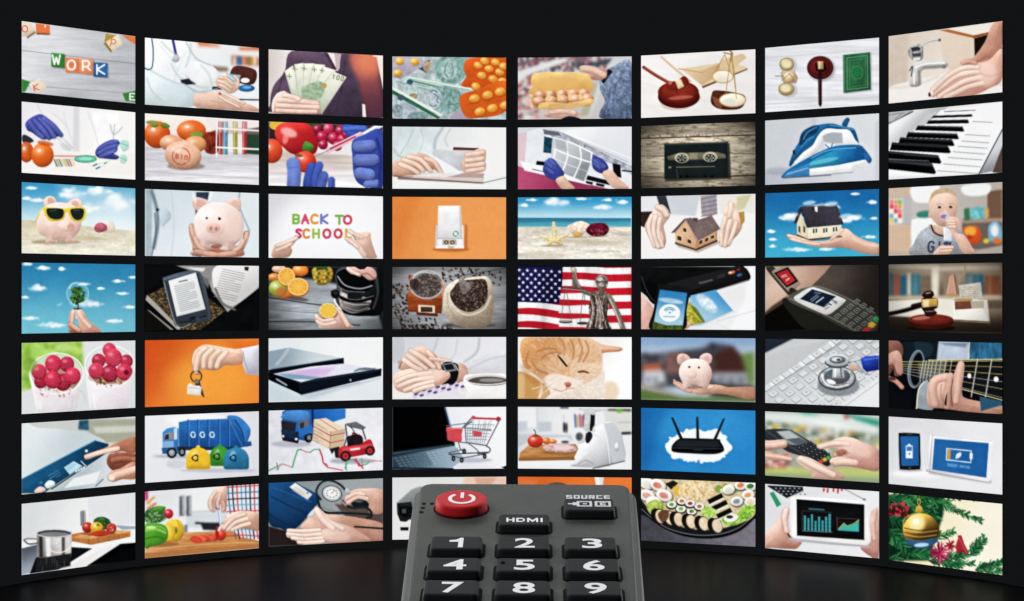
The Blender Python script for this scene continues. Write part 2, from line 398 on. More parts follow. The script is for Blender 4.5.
@art(1, 4)
def _(P):
    P.f('b6c3c4').n(.25, 22).n(.5, 26, col='8fa9ab', thr=.55)
    P.e(775, 120, 66, 60, '7fa79f', 0, 8).n(.35, 10).e(768, 118, 34, 44, 'a9c0be', 10, 6).n(.25, 9).c('760 90 748 130 764 156', 3, '4d7a78').c('776 96 784 124 776 148', 3, '5d8886')
    P.p('690 80 850 76 834 120 700 100', '7ea09c', 6, 0, .3)
    P.p('622 108 690 80 672 134', '4e4a5c').e(676, 108, 16, 22, 'b6a07a', 20, 4).n(.3, 6)
    P.p('534 66 650 70 672 102 566 160 534 150', 'b9b4c4', sh=.12).n(.1, 20)
    for x, y in ((564, 88), (626, 90), (556, 136)): P.B(x, y, 18, 16, 'f2b742')
    P.p('592 148 730 172 838 200 830 236 790 320 690 292 560 206', 'b3c6c6', sh=.08).n(.22, 9)
    P.p('600 148 740 178 886 198 884 206 740 190 598 160', 'dcebe0').p('600 160 740 192 810 206 806 212 740 200 600 168', '69947e')
    P.e(748, 244, 78, 56, '86a9a4', 8, 8).n(.35, 9).e(700, 240, 36, 44, 'b9c6cc', 8, 5).n(.22, 9)
    P.c('704 220 722 234 716 248 722 258', 4, '4c6e78').c('690 214 702 206 718 214', 5, '5a7b84').c('686 262 700 272 716 266', 4, '59808a')
    P.t('100', 744, 212, 12, '4c7d74', 3, rot=10).c('760 264 800 262 826 256', 3, '47766c').e(606, 172, 13, 11, '3d6270', 0, 4).e(620, 230, 17, 12, 'b09a6c', 0, 4).n(.3, 6)
    P.greek(640, 174, 40, 3, 9, '6d8a8a', 2.6, 12)
    P.p('534 200 556 212 728 316 722 324 534 220', '2f6f50').p('534 190 740 306 734 312 534 204', 'e4efe4')
    P.p('534 222 700 324 534 324', 'b1bcc6').n(.25, 10).e(570, 236, 15, 12, '48666e', 0, 4).greek(600, 250, 40, 3, 8, '708490', 2.6, 28).e(556, 290, 22, 26, '8aa0a2', 0, 6).n(.3, 7)
    P.e(640, 312, 40, 18, '7f9c9c', 0, 5).n(.3, 8).o('770 320 800 290 830 280 850 322', 'a8a0b4')
    P.o('826 118 850 76 1000 74 1000 182 930 196 820 190 836 150', 'dd5c1c', sh=.12)
    for x, y in ((886, 104), (930, 118), (974, 132), (912, 86), (956, 92), (990, 108), (900, 146), (946, 160), (876, 190), (985, 170)): P.pill(x, y, 19, 15, 15)
    P.o('810 232 880 204 1000 168 1000 290 880 320 828 308', 'e0641d', sh=.12)
    for x, y in ((870, 240), (924, 226), (976, 212), (892, 294), (944, 280), (996, 268)): P.pill(x, y, 22, 17, -15)
    P.l('832 268 1000 222', 3, 'b84a10', a=.6)
@art(1, 5)
def _(P):
    P.f('c9c2c0').p('27 75 200 70 340 66 300 110 140 124 27 200', '7f6c74')
    rg = random.Random(4)
    for i in range(160):
        x, y = rg.uniform(27, 390), rg.uniform(72, 130)
        P.e(x, y, 5, 8, rg.choice(['b35058', 'e8dcd8', '34424e', 'c2a3a0', '5c6f7e', 'f0e8e4', 'a03c4c', '2c3440']), 0, 4, 0, .9)
    for i in range(90):
        x, y = rg.uniform(27, 120), rg.uniform(150, 320)
        P.e(x, y, 8, 7, rg.choice(['b35058', 'e8dcd8', '5c5a66', '8fa4a0', 'c87870', 'f0e8e4']), 0, 4, 0, .9)
    P.p('27 130 180 80 240 72 230 90 90 140 27 168', 'dfe0df').p('420 70 496 66 496 100 380 190 330 320 290 320 360 180', 'cfd2d0').p('340 180 360 176 320 310 280 318', 'b8b098').p('300 100 350 90 420 74 400 100 320 110', '4a5260')
    P.blur(2)
    P.o('372 140 420 110 496 92 496 322 380 322 366 300 388 250 368 200', G('8291aa', '5f708c', 380, 120, 496, 300), sh=.2).n(.35, 13).n(.2, 6)
    P.o('374 150 402 122 420 130 404 150 382 178', '1d2430').c('410 200 400 260 380 310', 4, '47566f', 8, .7).c('470 120 430 200 420 300', 5, '4d5c76', 10, .6)
    P.o('284 112 320 104 396 126 378 164 330 160 322 140', G('e9b9a4', 'c98f7a', 300, 100, 340, 160), sh=.2)
    P.o('150 298 190 282 250 284 282 300 270 316 200 322 140 312', 'dca791', sh=.25).o('214 322 240 312 276 318 284 326 214 326', '1b2436')
    P.o('64 250 90 238 96 262 78 268', 'e2ab96').o('90 150 104 140 150 128', 'dd9988')
    P.o('86 160 110 134 220 132 306 136 328 152 322 214 90 222 92 190', G('f0c67c', 'e3ad5f', 90, 130, 90, 220), sh=.14).e(200, 176, 84, 28, 'e4b069', 0, 20, 0, .7)
    P.p('92 206 322 204 340 246 328 270 98 282 88 250', 'd9a45a', sh=.15)
    for i in range(5): P.B(122+i*45, 228-i*2, 23, 20, 'd08c66', 0, .4, .6)
    for i in range(5): P.B(118+i*50, 252-i*3, 25, 20, 'd8946e', 0, .45, .6)
    for i in range(4): P.p([150+i*44, 224, 158+i*44, 214, 168+i*44, 240, 152+i*44, 248], 'f0cd88')
    P.o('118 266 150 254 240 258 330 240 334 262 240 280 130 284', 'ecc07a', sh=.15).greek(160, 266, 130, 2, 6, 'c0924c', 2.6, -4)
@art(1, 6)
def _(P):
    P.f(G('f4f0ec', 'e9e5e2', 540, 70, 980, 300)).n(.03, 30, (4, .6)).c('560 180 800 250 1000 240', 2.6, 'd8d4d0', 8, .6)
    P.c('620 70 690 130 740 170', 8, 'd9b98e', 5)
    P.p('700 118 790 190 976 118 962 108 856 82 950 56 966 64 880 90', 'e2cba6').p('700 114 786 186 860 140 860 96 770 130', G('e6cfaa', 'c6a071', 700, 110, 860, 180)).p('786 190 974 116 972 122 790 198', '7a5230')
    P.p('860 90 950 56 970 72 900 130 862 130', 'dcc298').c('690 118 790 134', 4, 'c99a62')
    P.o('612 240 630 280 700 288 760 262 782 232 720 276 640 270', 'cdb7b0', 10, 0, .7)
    P.e(692, 232, 86, 48, '5c1510', 0, 3, .2).e(690, 214, 84, 46, '7d2418', 0, 3, .35).e(690, 208, 66, 34, '93301f', 0, 4, .25).e(700, 236, 50, 8, 'c86e58', -5, 8, 0, .7)
    P.c('548 112 600 146 664 182', 13, '8e3526').c('552 112 600 143 660 176', 3, 'd88a74', 3, .8)
    P.o('640 178 652 168 680 172 706 150 722 152 734 172 726 186 690 206 664 206 644 200', '8a2c1c', 3, .35).p('676 168 700 160 714 190 690 202', 'e6cfa6', sh=.25).e(656, 176, 8, 6, 'e89a86', 0, 5, 0, .7)
    P.o('826 224 846 206 950 222 964 250 940 282 866 284 826 262', '5a2c1e', 3, .2).p('826 228 840 268 866 282 876 250', '8a5238')
    P.e(912, 246, 54, 29, 'f6f0d8', 0, 3, .2).ring(912, 246, 54, 28, 4, 'b9975c').e(872, 150, 42, 25, 'f4ecd6', 0, 3, .12).ring(872, 150, 42, 26, 4, 'c8a56c')
    P.e(900, 252, 26, 12, 'cfe0c4', 0, 9, 0, .7)
    for q in ('880 60 840 130', '880 60 906 138', '906 50 884 222', '906 50 928 240', '906 50 918 130 926 210'): P.l(q, 3, 'b08c50')
    P.l('876 52 912 60', 5, 'a88348').c('900 44 912 56 902 90', 5, 'a5814a')
@art(1, 7)
def _(P):
    P.f('e3e4e9').n(.10, 40, (6, .5)).n(.06, 14, (8, .5)).l('27 176 495 140', 3, 'c4c6cd').l('27 262 495 250', 3, 'c2c4cc', a=.6).l('27 366 495 336', 3, 'bfc1c9')
    P.e(126, 206, 34, 32, 'a0a0a8', 0, 12, 0, .5).B(118, 202, 30, 27, 'c9b583').e(118, 202, 18, 15, 'e6dbb0', 0, 6).ring(118, 202, 28, 25, 3, '8a7444')
    P.e(128, 308, 34, 30, 'a0a0a8', 0, 12, 0, .5).B(116, 304, 32, 26, 'c7b27c').e(114, 302, 20, 14, 'e8dcb0', 0, 6).ring(116, 304, 31, 25, 3, '8a7444')
    P.p('92 234 150 228 164 258 158 280 104 278', 'c49a8c', sh=.2).l('70 250 160 252', 4, '9c8850').B(128, 256, 22, 22, 'dcc494').l('96 270 130 240 150 266', 3, 'a08a50').c('104 226 96 250 110 280', 3, 'a8976a')
    P.e(262, 222, 56, 52, '8a8a94', 0, 16, 0, .6).e(255, 216, 54, 48, '4e1416', 0, 3, .3).e(254, 213, 40, 34, '6d2020', 0, 4, .35).ring(255, 214, 46, 40, 3, '8b3a34', a=.8)
    P.p('246 250 262 250 262 366 256 378 248 366', '35181a').c('252 260 251 350', 2.6, '8a5a56', 2.6, .7)
    P.p('234 198 276 196 282 224 264 234 238 228', '2a0e10', sh=.2).p('244 190 268 190 268 222 246 222', 'c2a271', sh=.3).l('252 192 252 220', 4, 'f0dfb4').p('246 224 262 224 260 254 250 254', '2c1012')
    P.p('352 166 466 156 468 312 356 324', '9a9ca6', 10, 0, .6).p('348 164 460 152 463 306 350 320', '2c6a45', sh=.15).n(.2, 7)
    P.l('364 176 448 166 450 296 366 306 364 176', 3, '78a580').l('374 186 440 178 442 286 376 296 374 186', 2.6, '5b9468', a=.8).e(406, 236, 18, 17, '1d7a48', 0, 4).ring(406, 236, 24, 26, 3, '5f9a6a', a=.7).l('352 166 354 318', 4, '7aa88a', a=.7)
@art(1, 8)
def _(P):
    P.f(G('d8cabb', 'efe3d8', 540, 90, 800, 330)).p('534 90 620 82 612 290 534 300', 'c9baaa', 20, 0, .8).n(.04, 30)
    P.p('740 66 884 80 890 200 800 250 760 200', 'ddc9b4', 8).p('780 56 940 36 960 70 886 88 750 64', 'efe6dc').p('740 62 780 58 888 84 886 96', 'b4713e').p('880 84 962 66 958 76 884 96', '9a5c30')
    P.p('886 96 960 76 1000 120 1000 160 930 190 888 190', '211712').p('888 200 1000 190 1000 330 940 330 870 240', 'e6dace', 8)
    P.o('534 300 640 268 800 240 870 300 1000 290 1000 356 534 362', 'f1ebe5', 10).c('534 300 640 290 740 250', 6, 'd6c8bc', 16, .7)
    P.o('616 140 640 124 664 118 676 130 674 180 640 186 620 170', 'a8a6a6', sh=.4).n(.4, 12, (.6, 1)).p('628 134 668 128 664 144 630 150', '3a3c40').p('632 158 668 156 668 168 634 170', '4a4c50').p('636 176 666 174 664 184 638 186', 'e8e8e8')
    P.c('664 130 700 108 744 100', 10, 'b2b0ae').c('668 126 704 104 742 99', 3, 'f4f4f4').e(744, 103, 6, 5, '55565a')
    P.o('630 236 640 200 700 186 770 188 774 212 730 220 672 228 668 286 622 290', 'cfcdca', sh=.35).c('646 216 690 200 764 196', 5, 'fafafa').c('640 240 640 282', 6, 'f8f8f8').c('660 228 660 280', 4, '6a6c70').c('680 214 740 210 768 206', 4, '7a7c80')
    P.c('622 228 634 210 628 250', 5, '5c5e62').e(762, 212, 10, 8, '8a8682', 0, 5)
    P.o('1000 26 960 40 930 110 886 170 854 186 836 192 848 210 890 204 960 186 1000 130', G('d79c84', 'c4836a', 880, 60, 980, 150), sh=.2)
    P.o('1000 140 944 186 870 200 820 214 762 252 724 292 702 318 706 334 726 330 746 342 800 338 880 330 950 300 1000 262', G('e9b49c', 'd39179', 800, 210, 880, 340), sh=.2)
    P.c('730 300 770 268 830 240 880 230', 3, 'b4705a', 5, .6).c('744 322 790 292 850 268', 3, 'b4705a', 5, .6).c('760 338 820 312 870 290', 3, 'b4705a', 5, .5)
    P.o('768 244 800 222 836 214 830 236 790 250 740 280', 'f2d0c0', 6, 0, .8).e(703, 326, 5, 9, '3a2028').e(740, 336, 6, 5, 'e8b0a4').c('836 198 858 190 880 200 860 208', 8, 'c87a66')
# ================================================================== pictures, second row
@art(2, 1)
def _(P):
    P.f(G('e9e7ea', 'f6f4f3', 60, 40, 380, 200)).p('240 30 262 34 264 220 236 218', 'd4d2d6', 14, 0, .8).p('318 60 420 64 430 180 330 190', 'fbfbfb', 18).n(.05, 40)
    P.c('90 28 120 80 140 130', 3, 'c4c4cc', 8, .8).c('300 60 330 150 340 190', 3, 'cfcdd4', 8, .8).c('390 110 404 150 440 120', 4, '9a9aa6', 5, .7).c('408 108 402 170 396 180', 4, 'a4a4b0', 5, .7)
    P.p('27 220 494 226 494 332 27 306', 'f4f0ea', 8).p('152 234 330 236 330 243 152 241', 'd66a62', 4, 0, .7)
    P.o('34 150 60 160 76 178 40 188 28 170', '3c3c48')
    P.o('42 104 66 80 104 66 132 84 160 110 176 128 192 150 184 158 162 160 150 168 120 168 96 160 70 142 50 132', '4a53ae', 3, .3)
    P.g('90 100 116 130 140 162', 18, '5a63bd').g('112 92 138 122 156 154', 18, '6069c2').g('120 84 160 116 186 152', 16, '5660ba').g('64 120 96 146 120 160', 20, '4650aa').c('60 96 92 88 120 92', 2.6, '343c8c', 5, .6)
    P.p('168 164 188 150 240 204 224 216', 'd2d6d8', 3, .1, .85).l('176 160 232 210', 4, 'f8fafa').e(208, 202, 26, 12, 'c8d0cc', 30, 6, 0, .7)
    P.o('328 222 340 200 370 180 400 170 424 176 430 188 414 196 420 210 404 226 426 240 414 252 380 250 350 246 334 240', '4a57aa', 3, .35).g('350 214 384 196 416 182', 14, '5c68b8').g('352 228 388 214 412 206', 13, '5560b2').c('370 236 404 246', 3, '343e88')
    P.o('428 180 450 172 466 182 464 210 440 218', 'a8dccf', 6, .1, .8).o('430 238 450 232 460 250 450 268 432 264', 'a9decb', 6, .1, .8).c('436 186 462 196', 3, '58b8a0').c('436 246 456 256', 3, '58b8a0')
    P.B(46, 222, 30, 42, 'e2621f').B(112, 234, 46, 50, 'ea6b1c').e(124, 186, 34, 10, 'c24e14', 10, 6, 0, .7)
    P.p('156 250 236 248 246 276 166 282', 'd8cdb4')
    for i, c in enumerate(('3b8fb0', 'e8a23c', '3f9dc0', 'e6dcc0', 'f0b24a', '4a9fc2', 'd77a40', 'f2e4c4')): P.l([160+i*10, 252, 172+i*10, 280], 5, c)
    P.e(288, 250, 46, 15, '6cc4a8', 0, 3, .15).ring(288, 250, 45, 14, 3, '2f8f76').e(288, 249, 28, 7, '9fe0cc', 0, 5)
    for x, y in ((320, 278), (340, 272), (352, 282), (366, 268), (332, 290), (376, 262)): P.l([x, y, x+14, y-7], 6, ('2fa287', 'c8e8dc', '3b7f9a')[int(x) % 3])
    P.p('27 290 494 318 494 334 27 308', 'faf7f2', 10, 0, .7)
@art(2, 2)
def _(P):
    P.f(G('f8efe6', 'e2d6d2', 534, 70, 534, 200)).p('780 80 1000 100 1000 230 780 220', 'efe6e2', 14)
    P.p('534 200 640 210 1000 228 1000 356 534 334', G('c9c6cc', 'e8e6ea', 534, 210, 534, 350), 8).n(.12, 34, (6, .4)).n(.08, 10, (6, .4))
    P.B(582, 150, 54, 56, 'e76422').leaf(596, 110, 40, 12, 10, '6d8f3a').leaf(590, 108, 36, 10, 170, '7d9a40').B(722, 134, 60, 44, 'ea6a26').o('716 150 740 136 776 148 768 168 730 164', '7c9440', 5, .2).e(560, 100, 24, 8, '8a9a4a', 0, 6)
    P.o('770 150 800 138 830 140 830 222 780 220', '8f3524', 8, .3).n(.4, 16)
    P.p('936 130 1000 120 1000 232 940 228', '2f4a38', 8).p('820 120 1000 124 1000 150 820 146', 'b8837c', 8, 0, .5)
    for x, c in ((842, 'b43a34'), (862, '3f8fb4'), (902, '9a9a3a'), (940, 'c22f3c')): P.p([x-10, 96, x+10, 97, x+9, 232, x-9, 230], c, 4, .2, .9).p([x-8, 96, x+8, 97, x+7, 140, x-7, 140], 'e8dcd8', 4, 0, .5).l([x-4, 100, x-4, 226], 3, 'ffffff', a=.5)
    P.l('826 90 824 240', 5, 'f4f2f2').l('824 124 1000 134', 7, 'f2eeee').l('824 202 1000 210', 7, 'f6f2f2').l('880 92 880 236', 4, 'e6dcdc', a=.7).l('922 94 922 236', 4, 'e6dcdc', a=.7)
    P.B(640, 184, 48, 34, 'd9976e', 0, .3).B(738, 190, 46, 34, 'd9935f', 0, .3)
    P.e(700, 280, 76, 16, '6e5a52', 0, 14, 0, .6).B(688, 236, 76, 58, 'e2a682', 8, .3)
    P.ring(680, 238, 36, 34, 4, 'c8452f', 8, .85).t('BIO', 660, 230, 16, 'c8452f', 4, 18, 8, .7, .85)
    P.c('540 300 700 312 1000 330', 2.6, 'b4b0b8', 6, .8).l('534 250 640 262', 2.6, 'a8a4ac', a=.7)
@art(2, 3)
def _(P):
    P.f('e9e4e4').p('27 150 494 190 494 310 27 300', G('d4c4bc', 'f4f2f4', 27, 180, 27, 300)).n(.14, 24, (6, .5)).l('27 196 380 210', 4, 'b09a92', a=.7).l('27 250 380 262', 4, 'c8bcb8', a=.7)
    P.p('27 42 494 56 494 100 200 130 27 130', '3a2a2e', 8).blur(1)
    P.e(60, 54, 30, 20, 'e8b93c').o('150 44 240 46 230 80 190 70', '3c5a2c', 4)
    P.B(40, 160, 44, 50, 'e8502c', 0, .5).o('52 78 74 50 130 40 190 50 216 84 230 130 216 170 170 176 120 170 84 142 60 112', G('f0443c', 'b81c28', 70, 50, 190, 170), 3, .35).e(110, 84, 34, 18, 'ffc4c0', 20, 16, 0, .8).e(96, 110, 12, 22, 'ff9c98', 10, 8, 0, .7)
    P.o('164 150 176 122 192 124 212 140 206 158 184 162', '4c8a34', 3, .3)
    for x, y, r in ((226, 70, 18), (246, 100, 22), (272, 68, 22), (294, 108, 26), (322, 78, 24), (330, 112, 22), (250, 134, 20), (308, 140, 20), (346, 92, 18)): P.B(x, y, r, r, ('c2224a', 'b01c44', 'd03a5e')[int(x) % 3])
    P.o('330 54 420 54 440 90 400 108 350 100', '3f5cc0', 4, .3).g('340 70 420 66', 20, '5672cc')
    P.l('400 104 500 44', 22, 'e6eaf4').l('404 96 494 44', 4, 'ffffff').l('270 158 404 92', 22, 'e8b8c4').l('280 150 380 100', 9, 'b83a5c').l('276 146 400 86', 3, 'fbeef2').l('212 184 272 158', 4, '9a9098')
    P.o('376 112 410 96 494 80 494 310 440 310 400 296 380 270 372 230 370 180 366 140', '4056b0', 3, .2)
    for a_, w in (('392 140 444 136', 44), ('396 196 458 196', 46), ('400 250 440 256', 46), ('430 296 470 292', 30)): P.g(a_, w, '6f84d0', .35)
    P.c('380 166 440 168 470 150', 3, '22307a', 4).c('380 224 450 224 476 210', 3, '22307a', 4).c('470 110 486 180 480 300', 8, '22348c', 12)
    P.B(176, 204, 46, 44, 'e0432a').e(150, 178, 18, 6, '7a5a3a', 10, 4)
    P.g('128 214 132 250 128 320', 54, '7086d2', .3).g('204 228 190 280 186 320', 40, '4058b4', .35).g('234 220 222 262 214 320', 32, '4a62bc').g('252 262 244 300 240 320', 38, '566ec4').g('284 280 284 320', 28, '4c64bc').c('110 230 150 224', 2.6, '3b52b0', 4, .7)
@art(2, 4)
def _(P):
    P.f(G('e2e6e6', 'f2f1f0', 700, 80, 960, 200)).o('534 66 700 64 712 120 700 180 640 190 580 190 534 200', G('cfdcdf', 'dfe8e9', 534, 70, 700, 190), 6).n(.06, 30)
    P.c('620 70 600 120 560 180', 3, 'aebfc4', 9, .9).c('650 70 660 120 640 170', 3, 'b4c4c8', 9, .8).c('740 66 712 110 706 150', 10, 'a8bac0', 14, .9).c('770 72 750 110 760 140', 5, 'c0ccd0', 10)
    P.o('700 158 780 160 820 170 850 200 830 236 760 244 720 212', 'c9cdd2', 8, .12).c('540 150 560 180 600 188', 5, '9fb4b8', 8, .8)
    P.p('534 268 640 262 900 250 1002 268 1002 314 534 312', 'eef0ee', 6).p('556 266 700 246 910 250 908 290 560 278', 'd9cbc6', 3).p('556 266 906 288 906 294 556 272', '6d5a56').p('760 250 910 252 906 270 720 266', 'b08c84', 6, 0, .8).l('908 290 1002 268', 4, '8a8a88')
    P.o('690 180 740 200 800 236 820 250 740 268 720 250', 'f2f2f4', 5)
    P.o('534 210 580 186 620 170 668 172 700 196 724 212 740 246 744 262 730 256 706 236 684 244 660 238 644 252 620 260 590 262 534 262', G('e4b79e', 'cd947a', 560, 180, 600, 262), 3, .25)
    P.c('620 196 660 216 684 240', 3, SKD, 5, .7).c('600 220 640 232 648 250', 3, SKD, 5, .7).g('672 190 706 206 738 256', 16, 'e8bda4').c('540 262 600 266 640 256', 4, '7c5544', 5, .8)
    P.p('784 144 888 148 886 158 782 156', '5e3a34').p('782 158 886 160 880 182 780 176', 'd9d2d2', 5)
    P.o('820 204 836 180 860 164 888 150 914 154 918 176 914 200 918 222 904 244 860 250 830 244 818 226', 'e6b9a4', 3, .25)
    for y in (172, 196, 218, 238): P.g([838, y+4, 872, y, 906, y-6], 17, 'e9bda6', .28)
    P.c('816 212 822 240 844 250', 6, 'c89a88', 6, .7)
@art(2, 5)
def _(P):
    P.f(G('d6d9de', 'f4f5f7', 90, 80, 400, 120)).p('27 90 80 80 62 200 27 250', 'dfc4cc', 10)
    P.p('27 220 60 230 340 300 420 318 27 318', G('c4557c', 'a03a60', 60, 230, 200, 318), 6)
    P.p('70 80 130 66 500 200 500 318 420 318 300 290 60 210', 'e4e7ec', 4).n(.04, 30).p('40 200 130 220 320 290 330 300 60 240', 'f6f7f9', 5)
    P.p('206 76 350 62 500 62 500 218 470 206 330 142', G('f2f3f6', 'dcdfe6', 300, 60, 380, 170), 3).l('206 80 480 208', 5, 'fafbfc').l('200 92 470 216', 4, '8a8e98')
    P.p('130 70 206 80 330 142 500 222 500 260 440 220 320 176 180 106', 'a8adb8', 4).n(.35, 14).p('136 72 200 84 210 98 140 92', '6a707c')
    P.p('140 100 176 108 176 170 136 166', '1d4a5c').n(.4, 14).p('420 210 452 216 456 270 424 260', '14161c').l('460 240 500 244', 6, '30323a')
    P.p('110 200 144 204 140 220 106 216', '14161a').l('92 234 150 248', 3, '30343c').p('312 258 400 280 410 300 308 276', '14161a').p('310 282 340 288 338 298 312 292', '15171b').p('354 290 388 298 384 308 352 300', '15171b')
    P.p('174 104 230 118 338 168 336 200 306 286 246 262 180 236 168 180', G('d0d3d6', '9aa0a6', 190, 120, 320, 260), 3)
    for q in ('180 106 186 150 178 190', '232 120 236 180 214 246', '286 142 290 200 262 268', '334 168 330 212 306 284', '180 150 250 180 334 208', '178 104 256 128 338 168'): P.c(q, 6, 'fbfbfc', 2.6)
    P.c('182 190 250 220 322 246', 3, 'e6e8ea')
    P.o('134 234 146 206 160 190 180 194 204 222 222 250 214 268 196 282 170 276 146 262', '4453a8', 3, .35).g('160 206 180 230', 18, '5563b6').g('150 232 176 250', 16, '4e5cb0').o('188 276 218 262 240 284 266 314 220 318 198 300', 'ddab92', 3, .25)
    P.o('340 176 356 182 384 196 402 222 400 236 378 252 352 242 338 226 336 200', '4350a6', 3, .35).g('356 200 384 224', 18, '5562b5').o('378 252 400 236 420 240 450 276 488 312 430 314 400 288', 'e0ae94', 3, .25)
@art(2, 6)
def _(P):
    P.f(G('bfb29c', 'cabea8', 534, 60, 1000, 300)).n(.3, 40, (5, .5)).n(.2, 8, (5, .5)).n(.8, 9, (3, .6), col='84765e', thr=.64)
    P.l('534 108 1004 94', 5, '4a4034').l('534 180 640 182', 3, '6a5e4c').l('890 170 1004 172', 3, '6a5e4c').l('534 262 640 268', 4, '5a4e40').l('890 264 1004 258', 5, '3c342a')
    P.dots(540, 90, 1000, 100, 30, 4, ['3c342a', '6d6250'], 3, .5, 3, 0, .7).vig(.55, '1e1a14')
    P.p('640 138 900 128 906 274 636 284', '2a241c', 8, 0, .8).p('632 130 894 122 898 268 632 274', '1b2526', sh=.1).n(.12, 20).l('636 134 892 126', 3, '42585a').l('892 130 896 266', 3, '385052', a=.8)
    P.p('644 182 690 168 850 164 884 174 884 190 850 192 690 200 648 196', '6b6b58', 3, .2)
    P.e(704, 188, 30, 21, 'bdb49c', 0, 3, .15).e(704, 190, 20, 16, '202628').e(820, 184, 30, 21, 'bdb49c', 0, 3, .15).e(820, 187, 20, 15, '202628')
    for x in (704, 820):
        for q in range(6): P.e(x+13*math.cos(q*1.05), 188+10*math.sin(q*1.05), 3.4, 3, 'd8d0b8', 0, 2.6)
        P.e(x+3, 190, 8, 7, '606a66', 0, 4, .2)
    P.p('736 168 768 167 768 192 736 193', '958c70').greek(682, 226, 166, 1, 6, 'a89c7c', 3.4, -1).l('682 234 688 270', 2.6, '708480', a=.6).p('650 224 660 223 660 230 650 231', '8a9a90')
    for x in (700, 724, 800, 828): P.e(x, 264, 6, 6, '080c0e')
@art(2, 7)
def _(P):
    P.f(G('c9ced3', 'd9dce0', 27, 90, 494, 90)).p('27 306 100 300 494 296 494 340 27 356', G('b8bcc8', 'd8dae2', 27, 310, 400, 350), 8).p('220 80 240 80 236 306 216 306', 'bcc2c8', 20, 0, .7).e(90, 300, 60, 16, '9aa0ac', 0, 20, 0, .6)
    P.p('480 100 496 90 496 340 480 334', 'c4c8ce', 12, 0, .7)
    P.o('150 210 176 170 200 134 240 112 300 104 350 116 390 124 404 148 414 190 404 196 380 150 340 132 290 132 262 150 230 190 190 230 150 262 134 280 128 268', '1f6a9e', 3, .25)
    P.o('344 112 350 94 366 80 376 88 370 104 362 120', '215f92', 3, .2)
    P.o('152 268 182 226 220 200 250 150 280 126 330 128 374 132 398 170 412 192 350 190 330 188 306 170 290 182 280 150 262 176 240 210 190 252 128 296', 'f4f6f8', 3, .12)
    P.p('266 150 300 140 340 144 342 184 300 184 268 178', 'b9bfc6', 6, 0, .8).p('270 184 316 190 320 204 276 204', 'e8ecf0').c('276 190 296 206 306 186', 4, '2d78ac')
    P.o('128 290 180 258 250 222 320 196 410 192 438 210 466 250 456 266 440 256 330 276 250 290 200 296 102 326 104 312', '1c6ca4', 3, .25)
    P.o('216 262 280 228 350 208 410 206 436 222 444 250 330 270 214 290', G('2f9cc4', '155a94', 240, 240, 430, 230), 4, .15).e(270, 258, 60, 9, '6cc8d8', -12, 8, 0, .8).o('404 200 424 196 450 228 466 252 456 268 440 250 430 222', '2768a0', 3, .3)
    P.p('210 290 330 274 440 252 446 262 400 282 388 302 300 312 208 320', 'eef0f2', sh=.12).l('208 320 390 304', 3, '8a94a0').p('102 326 120 304 210 266 212 322', '3f86bc', sh=.15).l('120 312 206 286', 4, '93c0e0').p('100 326 210 320 300 314 300 318 104 330', '404a58', 4, 0, .7)
    P.o('176 150 196 128 232 112 252 118 236 144 204 164 184 190 168 192', '17476f', 4, .2).c('186 170 204 140 240 120', 4, '5a9ccc').c('176 200 200 176 230 158', 4, '4c90c4').e(148, 222, 6, 10, '303a44').n(.3, 9)
@art(2, 8)
def _(P):
    P.f('e6e6e8').p('534 54 640 44 620 70 534 110', '9a9ca0').l('534 70 600 60', 4, '303236').l('534 104 636 56', 4, '202226').l('560 88 590 64', 3, '404246')
    P.p('536 110 650 50 780 36 600 180 536 212', G('f2f2f2', 'b8babc', 560, 100, 620, 160), 4).p('700 60 740 56 640 140 600 160', 'c9cacc', 10, 0, .7)
    P.p('916 28 1004 16 1004 130 900 310 706 316 534 320 534 200 700 100 750 50', 'f3f3f4')
    for y0, y1, x0, x1 in ((96, 100, 880, 960), (150, 156, 850, 950), (176, 184, 836, 946), (198, 206, 820, 940), (220, 230, 800, 930), (244, 254, 780, 920), (270, 282, 760, 912), (298, 310, 735, 906)): P.l([x0, y0, x1, y1], 3, '8e9094')
    ks = [(764, 56, 890, 50, 7), (720, 78, 880, 72, 9), (700, 100, 866, 96, 14), (655, 124, 846, 128, 18), (616, 152, 824, 158, 20), (584, 176, 806, 184, 24), (550, 200, 790, 210, 30), (530, 236, 752, 252, 32), (530, 272, 730, 290, 40)]
    for i, (x0, y0, x1, y1, h) in enumerate(ks):
        if i < 1: P.l([x0, y0, x1, y1], 4, '5a5c60', a=.8); continue
        P.p([x0, y0-h*.6, x1-h*.4, y1-h*.55, x1, y1+h*.35, x1-6, y1+h*.55, x0-10, y0+h*.45], '08090b').p([x0, y0-h*.62, x1-h*.5, y1-h*.58, x1-h*.3, y1-h*.2, x0, y0-h*.3], '3a3c40', 3, 0, .8).l([x1-h*.4, y1-h*.5, x1-3, y1+h*.25], 3, '8a8c90', a=.8)
    P.p('534 214 752 226 758 234 534 228', 'f0f0f2', 3, 0, .0).l('534 250 700 258', 3, 'c8c8cc', a=.6)
    P.p('1004 124 1004 200 960 300 904 312 940 240', G('d4d6da', '8a8c92', 960, 200, 1000, 290), 3).l('1002 128 906 310', 4, '2a2c30').p('1004 190 1004 310 960 304', '5a4c44', 5)
